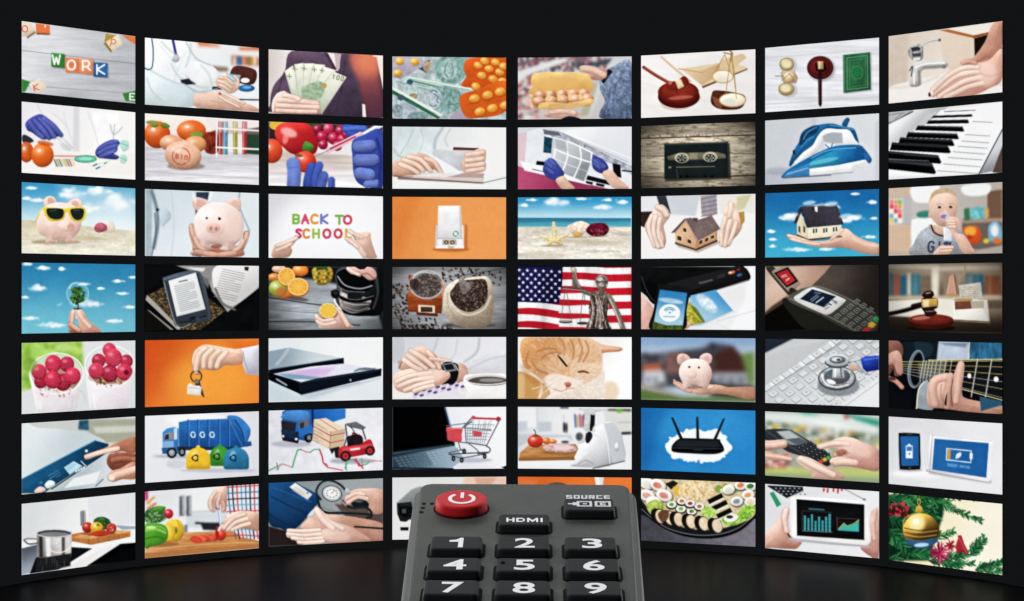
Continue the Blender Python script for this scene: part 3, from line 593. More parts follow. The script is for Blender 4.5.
# ================================================================== pictures, third row
@art(3, 1)
def _(P):
    P.sky('3b9bc8', 'dff0f4', [(230, 70, 70, 34), (420, 110, 90, 60), (340, 60, 60, 30), (90, 96, 30, 12), (50, 88, 20, 8), (60, 46, 30, 8), (300, 130, 60, 24)], 20, 220)
    P.p('180 30 494 44 494 240 280 200', 'ffffff', 90, 0, .35)
    P.p('27 176 90 178 280 200 494 222 494 320 27 314', G('d8cdb0', 'efe9d4', 27, 180, 27, 310), 6).n(.12, 34, (3, .6)).n(.08, 8, (2, 1)).e(240, 246, 130, 10, 'c4b592', 4, 12, 0, .7)
    P.e(168, 266, 100, 10, '8a6f52', 0, 12, 0, .6)
    P.o('120 118 118 92 138 78 162 86 172 120 146 140', 'efc8ba', 3, .25).e(148, 104, 14, 22, 'c98a76', -20, 8, 0, .7).o('212 118 224 96 256 88 274 104 268 132 236 140', 'f0cabc', 3, .25).e(246, 112, 16, 14, 'cf9482', 0, 8, 0, .7)
    P.o('88 190 100 140 140 112 180 104 230 112 262 140 272 186 260 226 236 250 246 266 226 270 206 266 204 256 168 258 178 268 150 274 124 270 128 250 96 228', G('fbe0d2', 'e6b8a4', 160, 110, 200, 260), 3, .25)
    P.e(140, 170, 24, 30, 'f8d8c8', 0, 18, 0, .7).B(204, 200, 28, 24, 'f2cab8', 0, .3, .3).e(228, 206, 14, 17, 'd99c88', 0, 4, .15)
    P.o('84 186 90 160 118 122 134 124 206 128 232 124 272 122 288 130 290 162 276 180 246 182 226 168 212 142 200 170 178 180 144 180 124 160 112 134 92 170', 'efcf3a', 3, .12)
    P.o('128 134 140 128 190 130 200 146 192 168 168 174 144 168 132 154', '1f2b26', 3).o('226 138 236 130 276 130 282 150 272 172 250 176 234 162', '22302c', 3).l('142 140 168 136', 4, '5a6c62', a=.8).l('240 138 262 136', 4, '5a6c62', a=.8)
    P.o('324 212 330 194 350 186 372 196 380 214 356 226 334 226', 'c26478', 3, .3).n(.4, 6).o('378 190 396 182 408 200 404 226 380 220', 'e6d4be', 4, .2)
@art(3, 2)
def _(P):
    P.f(G('cddbe2', 'e2eaee', 560, 70, 720, 300)).p('534 48 562 52 560 326 534 322', 'a8b8c0', 12).n(.06, 30)
    P.c('560 58 580 130 584 200 568 290', 12, '6c7d8c', 16).e(584, 134, 6, 6, '20303c').c('572 150 576 230 560 320', 5, '50606e', 8, .8).o('590 130 620 130 640 160 620 190 600 200', 'c2d2dc', 6, .12).c('640 60 650 200 640 320', 3, 'b9cad2', 12, .8)
    P.p('736 62 796 62 786 116 762 326 724 322 740 200', '33475c', 4).n(.3, 9)
    P.p('800 60 1000 68 1000 326 940 320', 'dce6ea', 8, 0, .8).c('920 66 918 120 960 220', 5, '7d909c', 10, .8)
    P.o('712 200 730 190 736 260 760 292 820 280 900 282 930 270 936 226 956 222 958 240 930 280 926 326 728 320 732 290 714 240', G('e2a98f', 'c98c74', 760, 250, 800, 326), 3, .25).c('730 296 800 300 900 296', 3, '8d4a34', 6, .8)
    P.o('726 96 736 82 772 88 800 104 790 128 762 144 740 136 728 118', 'e9b9aa', 3, .22).e(760, 110, 24, 16, 'd99a8c', 30, 8, 0, .6).o('860 106 880 88 916 86 926 108 920 140 900 154 880 130', 'ecc0b2', 3, .22).e(900, 112, 16, 18, 'dba092', 0, 8, 0, .6)
    P.o('734 190 744 146 780 114 830 104 880 114 922 150 936 200 926 250 900 280 902 302 876 306 850 300 844 280 800 276 796 294 774 304 752 296 754 272 738 240', G('fdebe4', 'e8c2b4', 780, 120, 860, 300), 3, .28)
    P.e(790, 150, 40, 26, 'fff2ec', -20, 24, 0, .7).e(818, 212, 38, 28, 'eec6b8', 0, 4, .2).e(812, 208, 30, 22, 'e2ab9c', 0, 5, .15).e(802, 210, 5, 8, 'b8786a', 0, 4).e(824, 212, 5, 8, 'b8786a', 0, 4)
    P.e(785, 168, 5, 5, '1a1a20', 0, 2.6).e(837, 171, 6, 6, '1a1a20', 0, 2.6).e(824, 284, 24, 10, '9a5a48', 0, 8, 0, .8).g('722 206 730 250 738 290', 16, 'd8977c').g('950 230 940 262 930 290', 16, 'cf8c70')
@art(3, 3)
def _(P):
    P.f(G('d4d4da', 'f2f2f4', 30, 60, 170, 200)).e(260, 180, 190, 110, 'f8f8fa', 0, 120, 0, .9)
    C1 = ['86b84a', 'e0527a', 'e89a3c', '7a80c8', '', '7cb848', 'dd4a66']; 
    for ch, x, c in zip('BACK', (128, 164, 202, 242), C1[:4]): P.t(ch, x, 135, 34, c, 10, asp=.74)
    for ch, x, c in zip('TO', (302, 336), C1[5:]): P.t(ch, x, 139, 32, c, 10, asp=.9)
    for ch, x, c in zip('SCHOOL', (138, 170, 210, 252, 298, 344), ('d8406a', 'e08a3c', '9ac04a', 'd9486a', 'dc4a5c', 'e2b23c')): P.t(ch, x, 195, 33, c, 10, asp=.82 if ch == 'O' else .68)
    P.o('42 308 46 270 60 254 96 246 128 226 144 224 140 236 118 262 124 280 106 308', G('e2b49c', 'c89880', 60, 250, 80, 308), 3, .2).g('98 262 120 244 142 228', 13, 'e6bca6').c('64 268 96 280 108 270', 3, SKD, 4, .6).c('108 268 126 256 138 238', 3, '7a4a44', 3, .7)
    P.o('354 198 366 196 390 208 440 206 448 240 464 290 470 311 428 311 404 288 372 250 340 238 342 226 366 232 388 242 372 220', G('e6baa2', 'cd9c84', 380, 210, 440, 311), 3, .2).g('356 200 374 214 392 232', 11, 'e9c2ac').c('384 236 376 224 366 210', 3, '6a3a34', 3, .7).c('400 230 430 226 444 214', 3, SKD, 4, .6)
@art(3, 4)
def _(P):
    P.f(G('e8893f', 'f29c54', 534, 70, 780, 190)).p('534 60 640 60 560 316 534 316', 'e07f38', 60, 0, .5).n(.03, 60)
    P.e(774, 276, 74, 10, 'a85a1e', 0, 12, 0, .6).p('832 170 842 180 842 276 826 276', 'c06c28', 8, 0, .7)
    P.p('713 178 825 178 828 270 710 270', 'e2e0de', sh=.08).p('718 180 822 180 822 264 716 264', 'f3f2f1').p('722 98 814 98 818 178 820 232 718 232 720 178', G('f2f2f2', 'dededf', 722, 98, 800, 240), sh=.08).l('724 100 812 100', 4, 'ffffff').l('720 178 719 230', 3, 'c4c2c2').l('718 232 820 232', 4, 'b8b6b6').p('808 98 814 98 820 232 812 232', 'c6c4c4', 5).p('713 178 720 178 718 268 710 268', 'd0cece', 4).p('728 104 806 104 806 120 728 120', 'ffffff', 12, 0, .7)
    P.ring(793, 212, 10, 10, 4, '4a9a5c').l('786 204 800 220', 3, 'f2f2f2').p('740 236 796 236 798 258 738 258', 'b9a28e').e(755, 247, 9, 8, '6e5440', 0, 3).e(780, 247, 9, 8, '6e5440', 0, 3).e(755, 247, 3, 3, 'e8dccc').e(780, 247, 3, 3, 'e8dccc').p('712 262 826 262 827 272 711 272', 'f6f6f4').p('760 262 792 264 780 272 764 272', 'b8b4b0')
@art(3, 5)
def _(P):
    P.sky('2f97cc', 'bfe2ee', [(190, 84, 66, 30), (380, 104, 44, 14), (460, 84, 24, 12), (60, 96, 22, 8), (90, 74, 20, 5), (290, 70, 30, 5), (400, 74, 30, 5)], 60, 156)
    P.p('27 146 496 148 496 190 27 188', G('2f7fa0', '66b8c4', 27, 148, 27, 188), 4).n(.14, 10, (8, .4))
    P.p('27 184 496 184 496 316 27 316', G('ddd4c4', 'eee8da', 27, 190, 27, 300), 6).n(.18, 30, (4, .5)).n(.12, 7, (2, .8)).e(300, 244, 160, 10, 'c9bba2', 3, 16, 0, .7).e(120, 300, 110, 14, 'c9bda8', 0, 18, 0, .6)
    P.p('174 232 170 190 174 162 184 162 190 190 192 232', 'ddcfa2', 3, .2).n(.2, 6)
    P.o('122 222 150 220 168 224 182 208 196 222 240 212 236 222 206 236 218 256 198 256 178 250 156 262 150 252 154 238 132 228', 'e6cf8e', 3, .3).n(.25, 6).l('182 214 180 248', 3, 'f6e8b8', a=.7)
    P.o('234 184 256 170 290 160 322 172 326 190 308 206 290 222 262 224 250 206', 'ecd2ba', 3, .25).n(.3, 8).o('256 208 284 204 294 222 262 226', 'd8a858', 3, .2)
    for q in ('250 190 270 206', '276 168 276 206', '306 174 286 206'): P.l(q, 3, 'c8a088', a=.7)
    P.o('312 202 326 176 352 168 388 170 404 186 402 206 380 222 340 222', '6e1530', 3, .35).n(.5, 7).e(366, 200, 22, 8, '96304c', 20, 8, 0, .6).e(280, 226, 60, 4, '9a8a70', 0, 8, 0, .6).e(184, 260, 40, 4, 'a89878', 0, 8, 0, .6)
@art(3, 6)
def _(P):
    P.f(G('d9d9dd', 'f4f2f0', 560, 60, 700, 240)).p('534 58 600 58 620 110 560 140 534 110', 'e4e6e8', 6).p('600 56 640 56 660 130 620 120', '3c4048', 6).p('640 54 780 52 760 140 660 130', 'ced2da', 8)
    P.p('780 56 846 52 850 130 824 140 786 140', 'a29ca4', 4).n(.1, 9)
    for i in range(5): P.l([784, 70+i*18, 848, 56+i*18], 4, '7a6c74', a=.7)
    P.p('850 52 1004 48 1004 130 940 120 860 130', 'e9e6dd', 10).p('930 60 990 50 960 110 930 120', 'c8c690', 10, 0, .8)
    P.p('534 150 640 138 1004 150 1004 312 534 314', 'f3f1f0', 8).p('534 122 590 120 560 190 536 180', '3c2a28', 4)
    P.o('560 160 580 126 602 100 620 92 640 104 654 128 650 150 630 178 636 210 640 244 630 268 606 274 586 256 566 220 552 186', G('f0c8b6', 'dca48e', 580, 110, 620, 270), 3, .28)
    for q in ('604 130 600 180 622 264', '590 150 584 190 604 256'): P.c(q, 3, SKD, 4, .6)
    P.g('608 106 628 120 640 138', 22, 'eec2ae').g('612 200 622 230 622 262', 15, 'f2cebd')
    P.o('862 226 870 190 880 150 872 120 890 100 908 78 928 82 930 110 944 140 952 180 936 212 910 240 896 264 870 264 856 246', G('f2cdb4', 'dba688', 880, 110, 920, 260), 3, .26)
    for q in ('900 150 900 200 876 256', '920 170 910 214 892 250'): P.c(q, 3, SKD, 4, .6)
    P.p('936 124 960 120 962 160 948 180', 'b89048')
    P.p('676 250 756 282 850 240 862 250 770 290 690 268', 'a8988c', 8, 0, .7)
    P.p('676 206 718 152 762 216 764 276 678 248', 'dba678', sh=.12).p('762 240 850 202 850 240 762 276', 'c88e5c', sh=.1)
    P.p('752 214 848 180 852 204 762 242', 'cf9a68').p('662 206 716 150 740 146 768 156 826 136 862 192 766 244 718 158 676 208', '7c6a68', sh=.08).n(.15, 6).l('716 152 768 240', 4, 'b8a49a').l('664 208 716 152', 4, '544644').p('750 146 770 148 768 164 752 160', '604e4c')
    for q in ('686 218 704 224 704 244 686 238', '728 232 744 238 744 256 728 250', '710 186 724 190 724 208 710 204', '776 240 790 234 790 252 776 258', '800 230 814 224 814 242 800 248', '824 220 838 214 838 230 824 236'): P.p(q, '44362e').l(q, 2.6, 'f2e2cc', a=.8)
    P.p('676 246 762 274 762 282 676 254', '5a4434').p('762 274 850 236 850 244 762 282', '4c3828')
@art(3, 7)
def _(P):
    P.sky('1a6fae', '3fb0d4', [(150, 170, 60, 20), (130, 160, 30, 14), (270, 124, 70, 18), (390, 170, 36, 14), (360, 180, 30, 14), (160, 298, 56, 12), (470, 104, 20, 12), (50, 224, 20, 10), (460, 246, 30, 8), (60, 256, 14, 6), (280, 296, 30, 8), (400, 70, 20, 5), (60, 284, 14, 6), (476, 170, 12, 5)], 60, 320)
    P.o('122 236 140 238 180 250 230 262 290 258 340 230 352 212 372 216 400 240 450 262 496 276 496 318 430 312 392 300 340 290 230 286 180 270 140 262 124 248', G('eec2a6', 'cf9a80', 250, 240, 260, 300), 3, .25).g('124 240 170 250 210 264', 13, 'e2a488').c('200 272 280 276 340 262', 3, SKD, 5, .6).c('390 250 430 270 490 282', 10, 'f2d0ba', 14, .7)
    P.p('160 174 176 150 200 208 206 256 160 236', 'e8d6b4', sh=.1).p('200 208 342 196 344 240 206 256', 'efe2c4', sh=.06).p('160 234 206 254 344 240 344 246 206 262 158 240', '54483e')
    P.p('146 190 172 120 324 116 352 194 204 208 180 136 160 188', '3f3c46', sh=.08).n(.12, 6).l('172 122 322 118', 3, '6a6672').l('178 134 204 206', 4, '26242c').p('232 122 244 120 244 144 234 140', 'f4f0e8').p('222 124 230 124 232 138 224 136', '2a2830')
    for x, y in ((222, 208), (264, 206), (304, 202)): P.p([x, y, x+24, y-2, x+24, y+24, x, y+27], 'f8f2e2').p([x+3, y+4, x+10, y+3, x+10, y+22, x+3, y+23], '4c5242').p([x+14, y+3, x+21, y+2, x+21, y+20, x+14, y+21], '4c5242')
    for x in (166, 186): P.p([x, 200, x+8, 204, x+8, 230, x, 224], '565244')
@art(3, 8)
def _(P):
    P.f(G('c9c4c2', 'b4a99f', 534, 40, 1000, 300)).p('534 46 640 40 640 80 534 84', 'c6ab92').p('534 194 630 190 630 320 534 318', 'cdac8c').p('534 84 630 80 630 196 534 194', 'b9b7b8').p('940 60 1000 50 1000 170 940 176', '7a5c48')
    P.p('536 90 594 88 594 190 538 194', 'e6d8c8')
    for i in range(15): P.p([540+(i % 3)*17, 94+(i//3)*19, 555+(i % 3)*17, 94+(i//3)*19, 555+(i % 3)*17, 111+(i//3)*19, 540+(i % 3)*17, 111+(i//3)*19], ['e87a9a', 'f0c84a', 'e2504a', '7cb86a', 'f4ece4', 'e8a04a', '6ab0d8'][(i*5+i//3) % 7])
    P.o('630 40 740 34 734 96 700 106 640 98', 'f4f4f4').o('840 36 946 28 946 66 900 78 846 72', 'f0f2f2').o('628 190 640 172 720 168 740 260 640 300 628 260', 'f2f4f4', 5)
    P.p('836 170 1000 168 1000 186 836 190', 'a58a74').p('836 190 1000 184 1000 280 900 300 836 290', '70655e', 4)
    P.o('650 150 672 140 700 140 700 165 660 166', '3f8a7c', 6).p('870 126 930 118 934 170 874 176', '6fb8c0').n(.3, 12).p('844 130 866 126 870 176 846 178', '3c7a58').p('928 122 946 130 946 164 930 168', 'd8a45c')
    P.o('838 216 860 202 900 204 916 240 906 270 870 274 846 250', 'e05a22', 4, .2).e(870, 222, 24, 20, 'f0a83a', 0, 6).e(866, 246, 14, 9, 'c23a1c')
    P.o('944 210 956 190 980 186 996 210 998 260 950 266', '7fb4d4', 4, .2).e(970, 220, 15, 24, 'e8e8ea', 0, 6).e(980, 262, 16, 14, 'e8742c', 0, 4).e(935, 262, 12, 10, 'e2c23c', 0, 4).blur(1)
    P.p('534 300 640 310 1000 290 1000 320 534 320', 'a89a90', 12, 0, .5)
    P.o('624 318 640 270 664 226 710 200 760 214 812 210 850 236 872 280 890 312 780 320', G('aab0b8', '8b9098', 680, 210, 800, 320), 4, .15).n(.12, 8)
    P.o('700 196 760 206 770 236 730 240 712 220', 'd8a588', 5, .2).c('710 198 724 228 760 242 780 234', 7, '39414e')
    P.t('GIV', 700, 264, 42, '3c4656', 8, 34, 4, .5)
    P.o('702 130 700 92 720 60 756 48 792 56 812 84 818 120 810 160 792 190 768 202 736 196 716 172 704 152', G('f0c9b2', 'd29e84', 720, 60, 800, 190), 3, .22)
    P.o('704 100 716 62 756 46 796 54 812 80 780 66 740 70 716 84', 'c4a074', 7, 0, .85).n(.12, 8).e(706, 154, 8, 14, 'e0a88e', 0, 4, .2).o('700 130 706 142 712 170 722 188 710 160', 'c88e74', 4)
    P.e(742, 124, 11, 5, 'd8bcae', 0, 4).e(744, 124, 7, 5, '3a302c', 0, 4).e(792, 122, 10, 5, 'd8bcae', 0, 4).e(790, 123, 7, 5, '3a302c', 0, 4).c('730 114 744 109 758 114', 3, 'a87c60', 3, .7).c('782 112 794 107 804 113', 3, 'a87c60', 3, .7).e(768, 142, 7, 10, 'eab8a0', 0, 5)
    P.o('744 152 764 146 786 152 784 182 764 188 748 174', 'cdb4c8', 3, .2, .85).e(762, 162, 13, 8, '8a7a9c', 0, 5).p('758 206 796 206 794 262 762 260', 'dfe2e8', sh=.15).p('768 160 788 160 788 210 770 210', 'c9d0da', 3, .1, .8).l('764 214 764 258', 3, 'ffffff')
    P.o('770 176 800 162 824 176 826 200 812 226 846 240 880 290 890 312 842 312 816 270 790 226 780 210 772 196', 'e3b096', 3, .25)
    for i in range(3): P.g([776+i*4, 180+i*12, 806, 182+i*11], 12, 'eabda4')
    P.o('736 292 750 280 800 282 798 300 780 318 720 320', 'e0ab90', 3, .25).g('750 290 798 288', 11, 'eabda4').g('748 304 792 300', 10, 'e6b69c').e(772, 272, 12, 8, '3c4f78')
# ================================================================== pictures, fourth row
@art(4, 1)
def _(P):
    P.sky('2b86b4', '74c2d6', [(90, 150, 40, 20), (120, 66, 34, 12), (190, 70, 14, 10), (290, 214, 70, 22), (420, 120, 24, 8), (440, 170, 26, 6), (470, 226, 24, 8), (150, 300, 60, 16), (60, 272, 30, 10), (410, 284, 40, 10), (280, 132, 24, 6), (480, 104, 12, 6), (350, 150, 14, 5), (50, 50, 26, 7), (40, 186, 14, 5)], 40, 330)
    P.e(256, 170, 46, 46, 'bfe4ee', 0, 5, 0, .22).ring(256, 170, 45, 45, 3, 'd4eef4', 0, .6).c('222 150 232 132 252 126', 4, 'f4ffff', 4, .7)
    rg = random.Random(6)
    for i in range(70):
        q, d = rg.uniform(0, 6.28), rg.uniform(0, 1)**.5; P.e(256+d*30*math.cos(q), 178+d*34*math.sin(q), 7, 5, rg.choice(['2c5c2c', '3f7a34', '5c8f40', '1f4422', '4a8238']), rg.uniform(0, 180), 3)
    P.l('257 180 258 230', 5, '4a3c28').p('238 230 274 230 270 238 242 238', '2c3630').p('238 236 274 236 262 274 248 274', 'e6e8e6', sh=.2)
    for y in (244, 252, 260): P.l([240, y, 268, y+2], 2.6, '8f9894')
    P.o('228 240 242 234 246 262 238 300 262 318 280 330 222 330 222 310 232 294 218 286 222 262', G('e3a283', 'c27f62', 228, 240, 250, 330), 3, .3).o('258 240 270 234 284 250 300 280 346 316 346 332 276 332 262 300 256 270', G('eeb497', 'd4937a', 260, 240, 320, 330), 3, .25).c('222 262 240 270 236 290', 3, SKD, 4, .6).g('224 300 250 312', 18, 'd99a7c')
@art(4, 2)
def _(P):
    P.f('0c0e10').n(.4, 30)
    P.p('660 56 1000 56 1000 146 870 246 806 160 790 110 740 84 700 70', 'a9a7a5', 6).p('690 56 830 56 806 110 790 150 740 84', '8a8886', 12, 0, .8)
    P.o('826 56 1000 56 1000 130 960 176 890 220 840 196 812 140', G('f0efee', 'c8c6c4', 860, 60, 930, 200), 5).greek(850, 70, 96, 13, 9.5, '8c8a88', 3, 12, slant=-1).p('940 60 958 62 954 78 940 74', '2c2c2c').c('820 150 850 210 900 236', 9, '6e6c6a', 8)
    P.p('700 62 780 66 770 80 740 76', 'e4e2e0', 6)
    P.p('540 178 616 140 700 120 860 240 760 318 680 318 660 306', '3a3022', 3).n(.9, 6, col='8a744a', thr=.55).p('540 176 552 186 680 316 664 318 534 196', 'a8a49a').p('534 236 546 234 640 318 534 318', '15140f').p('540 236 552 240 650 318 636 318', '8f8b82')
    P.p('534 60 660 60 690 84 610 110 560 150 534 170', '0e1012', 8)
    P.o('606 118 616 102 700 78 742 76 762 90 782 150 802 258 794 278 720 296 668 304 650 290 630 210', '4e5a66', 3, .3).p('612 116 750 84 792 260 660 296', '39434d', 3, .1)
    P.p('628 118 740 84 780 234 662 264', G('eef0f0', 'd9dcdc', 640, 100, 760, 250), 3).greek(652, 142, 84, 14, 8, '8d9092', 3, -14, slant=0).greek(672, 122, 36, 1, 8, '3a3c3e', 5, -12)
    P.greek(676, 290, 44, 1, 4, '14181c', 6, -10).greek(756, 268, 30, 1, 4, '14181c', 6, -10).e(728, 270, 14, 5, '171b20', -12).ring(728, 282, 12, 4, 3, '14181c', -12).c('610 124 660 298 720 294', 3, 'aab4bc', 3, .8)
@art(4, 3)
def _(P):
    P.f(G('8a8d90', 'a8b0b6', 60, 120, 150, 300)).n(.25, 40, (4, .5)).n(.15, 8, (6, .6)).c('27 186 200 212 330 226', 5, '4a4a4c').c('27 284 200 286 400 300', 5, '4c4c50').c('27 236 160 246 240 250', 3, '66686c', a=.7)
    P.p('27 60 496 60 496 120 300 130 200 110 27 100', '1e1e1e', 20).vig(.5, '0a0a0a')
    P.e(110, 184, 80, 10, '4c4038', 10, 10, 0, .7).B(156, 76, 34, 24, 'e8842a').B(50, 104, 26, 18, 'e08a34').B(90, 170, 38, 20, 'd9742a').B(70, 70, 30, 16, 'd8a080')
    P.B(66, 150, 38, 34, '9fae3c', 10, .7).e(78, 162, 20, 18, 'd0643a', 0, 16, 0, .7)
    for cx, cy, rx, ry in ((100, 100, 36, 38), (148, 142, 44, 38), (270, 240, 38, 33)):
        P.e(cx+2, cy+4, rx, ry, 'd97a1c', 0, 3, .3).e(cx, cy, rx-2, ry-2, 'f2dca0').e(cx, cy, rx-6, ry-6, 'f2a83a' if cx != 270 else 'f0c040')
        for q in range(9): P.l([cx, cy, cx+(rx-8)*math.cos(q*.7), cy+(ry-8)*math.sin(q*.7)], 2.6, 'f8cc70', a=.8)
        P.e(cx, cy, rx*.5, ry*.5, 'f8bc50', 0, 12, 0, .5)
    P.o('204 84 214 64 250 58 284 66 290 96 278 124 246 136 220 126', 'a08a34', 3, .35)
    for i in range(22): P.e(214+(i % 6)*13+(i//6 % 2)*6, 72+(i//6)*16, 5, 6, ('d8b848', '5c5a20', 'c89c38')[i % 3], 0, 3)
    for q in (-150, -120, -90, -60, -30): P.leaf(244, 72, 34, 7, q, '3c5a2a')
    P.o('300 96 320 66 380 56 496 60 496 240 420 262 350 256 310 230 300 190 306 150', G('4a4e52', '0e1012', 320, 120, 440, 240), 4, .3).c('318 120 330 190 350 236', 6, 'a8acb0', 8, .6).c('470 110 474 170 456 230', 8, '6a6e72', 10, .6).o('304 96 324 74 380 66 440 90 460 130 430 160 370 166 320 146', '0b0c0e', 4, .3).c('310 100 340 136 400 150 450 138', 5, 'b0b4b8', 4).c('312 140 350 160 420 164', 4, '70757a')
    P.o('318 166 360 176 440 190 440 220 400 244 350 240 320 220', 'b9aca4', 4, .4).n(.4, 14).o('352 170 380 164 408 176 404 196 372 204 352 190', '1a1c1e').c('322 224 370 248 440 232', 6, '8d9296').e(300, 172, 18, 17, '0c0d0f').e(300, 168, 9, 8, '7b8086').p('280 160 306 150 310 190 290 190', '101214', 4, 0, .7)
    P.o('346 64 380 60 450 64 470 100 440 116 400 90 370 92 350 78', 'dba394', 4, .3).g('352 68 376 84 400 94', 13, 'efc4b4').p('380 60 430 60 420 70 400 72', '1c1418').c('400 96 430 88 460 110', 4, '8c5a4c', 6)
    P.o('234 272 226 262 218 258 216 270 230 300 250 314 372 312 356 290 330 264 320 240 300 228 312 250 300 270 262 278', G('efc6b2', 'cf9a84', 240, 260, 340, 312), 3, .28)
    P.g('222 262 246 282 290 276', 15, 'f0c8b4').g('226 284 256 298 300 288', 14, 'eabfaa').g('312 232 330 262 352 300', 18, 'e8baa4').g('296 196 304 214 322 236', 8, 'ecf0f2')
@art(4, 4)
def _(P):
    P.f('a5a7ab').n(.25, 40, (4, .6)).n(.12, 8, (5, .6)).l('740 110 1000 66', 4, '6f7074').l('920 190 1000 186', 3, '77797d').l('534 270 640 290', 3, '808286')
    P.vig(.45, '1c1c1e')
    P.dots(534, 130, 600, 290, 60, 6, ['3a2a24', '55423a', '2a201c'], 2, .65, 3).dots(740, 66, 960, 120, 60, 6, ['3a2a24', '55423a', '2a201c', '7a6456'], 5, .6, 3).dots(560, 298, 780, 318, 60, 6, ['3a2a24', '241a16', '55423a'], 8, .6, 3).dots(600, 270, 720, 300, 14, 6, ['3a2a24', '241a16'], 9, .6, 3).dots(936, 70, 1000, 140, 8, 5, ['3a2a24'], 11, .6)
    P.p('600 94 650 100 650 160 604 156', '8a3e1c', sh=.2).p('592 170 740 176 736 252 600 244', '94441f', sh=.2).n(.2, 12, (3, .5)).p('600 160 740 168 738 190 598 182', 'b4602e', 3).p('640 216 708 220 708 252 640 250', 'e4d0b4').p('650 224 698 226 698 246 650 246', '4a342c', 3, .2).p('632 246 720 252 720 264 634 258', '5c2c18')
    P.e(676, 136, 66, 58, '7d8084', 0, 4, .3).e(676, 138, 58, 50, '4c4644').n(.7, 7, col='a08c7e', thr=.6).ring(676, 134, 66, 58, 5, 'a9a6a4').ring(672, 132, 70, 56, 2.6, 'ddd8d4', 0, .8).c('614 120 626 96 660 82 710 90', 4, 'e0dcd8', 4, .9).c('734 124 744 150 738 176', 8, 'c8825c').o('604 124 620 110 640 116 636 150 616 154', '3a2a26', 5, 0, .8)
    P.e(850, 300, 110, 12, '4a4644', 0, 12, 0, .7)
    P.o('742 190 748 156 770 128 800 112 830 108 890 100 926 104 944 140 950 190 946 250 930 296 880 312 820 306 770 284 744 240', G('d9cdb6', 'a79a84', 780, 150, 900, 300), 3, .28).n(.14, 6)
    P.o('770 170 784 146 810 120 870 112 910 112 924 140 922 190 900 224 850 246 806 232 780 204', '463630', 3, .2).n(.9, 6, col='8f7c70', thr=.6).n(.9, 5, col='241a16', thr=.6)
    P.o('806 112 826 108 838 124 862 118 856 150 824 176 812 150', '77706a', 4, .2).n(.3, 8).c('764 190 800 240 850 258 910 232 936 180', 6, 'e6dcc8', 8, .8).c('790 270 850 290 900 270', 4, '8e806a', 10, .7).c('760 170 762 220 790 262', 4, '98896f', 9, .6)
@art(4, 5)
def _(P):
    P.f('c41f30')
    for i in range(8):
        y = 58+i*54
    for k in range(5):
        y = 62 + k*56
        P.p([200, y-4, 300, y-6, 400, y+4, 496, y+2, 496, y+28, 400, y+30, 300, y+22, 200, y+20], 'f0eeee', 3)
        yy = 204 + k*54
        P.o([10, yy, 80, yy-2, 150, yy+6, 230, yy+16, 330, yy+14, 330, yy+40, 230, yy+42, 150, yy+30, 80, yy+24, 10, yy+26], 'f0eeee', 3) if k < 3 else None
    P.p('27 60 216 60 214 130 200 214 120 208 27 204', G('23215e', '191646', 27, 60, 200, 200), 3).n(.25, 22, (.7, 3))
    rg = random.Random(3)
    for j in range(8):
        for i in range(6 if j % 2 == 0 else 5):
            x, y = 38 + i*33 + (16 if j % 2 else 0), 74 + j*17 + i*1.4
            if x < 206 and y < 206:
                p = []
                for q in range(10):
                    r = 8 if q % 2 == 0 else 3.4; p += [x + r*math.sin(q*math.pi/5), y - r*math.cos(q*math.pi/5)]
                P.p(p, 'f2f2f6', 2.4)
    P.n(.22, 60, (.6, 2.5), full=True)
    BR = '7c6a60'
    P.g('264 140 264 100 258 68', 17, '8b7264', .4).e(262, 74, 12, 12, 'c4b0a0', 0, 4, .4).g('262 100 280 140 300 160 340 176 356 184', 16, BR, .4)
    P.l('214 146 312 156', 8, '5a4c46').n(.5, 6).l('216 150 310 158', 3, 'b0a095').l('226 160 208 276', 2.6, '6d6058').l('232 160 252 280', 2.6, '6d6058').l('300 164 286 290', 2.6, '6d6058').l('304 164 308 220', 2.6, '6d6058')
    P.e(228, 286, 28, 6, '4a3e3a').e(226, 282, 24, 4, 'a79a90').e(298, 292, 24, 6, '4a3e3a')
    P.o('330 174 352 158 380 160 404 170 416 196 408 220 398 250 404 290 410 318 316 318 326 270 322 230 328 200', '6c5c54', 3, .35).n(.9, 9, (.7, 1.4), col='c8bab0', thr=.62).n(.8, 8, (.6, 1.5), col='2a2220', thr=.62)
    P.o('350 112 362 96 384 94 400 108 402 132 392 150 376 156 358 146', '84746a', 3, .35).n(.8, 6, col='d8ccc4', thr=.62).l('352 122 398 122', 5, '473b37').e(370, 136, 6, 8, 'c0b0a4', 0, 4).g('372 150 374 170', 16, '75665e')
    P.g('404 180 424 214 446 264 464 316', 19, '85766c', .4).c('408 196 434 250 456 306', 4, 'd0c4bc', 4, .8).c('340 180 350 230 344 310', 5, '2c2422', 4, .8).c('370 190 386 250 384 316', 5, '2c2422', 4, .7).c('360 200 372 260 366 316', 4, 'cabdb4', 4, .7)
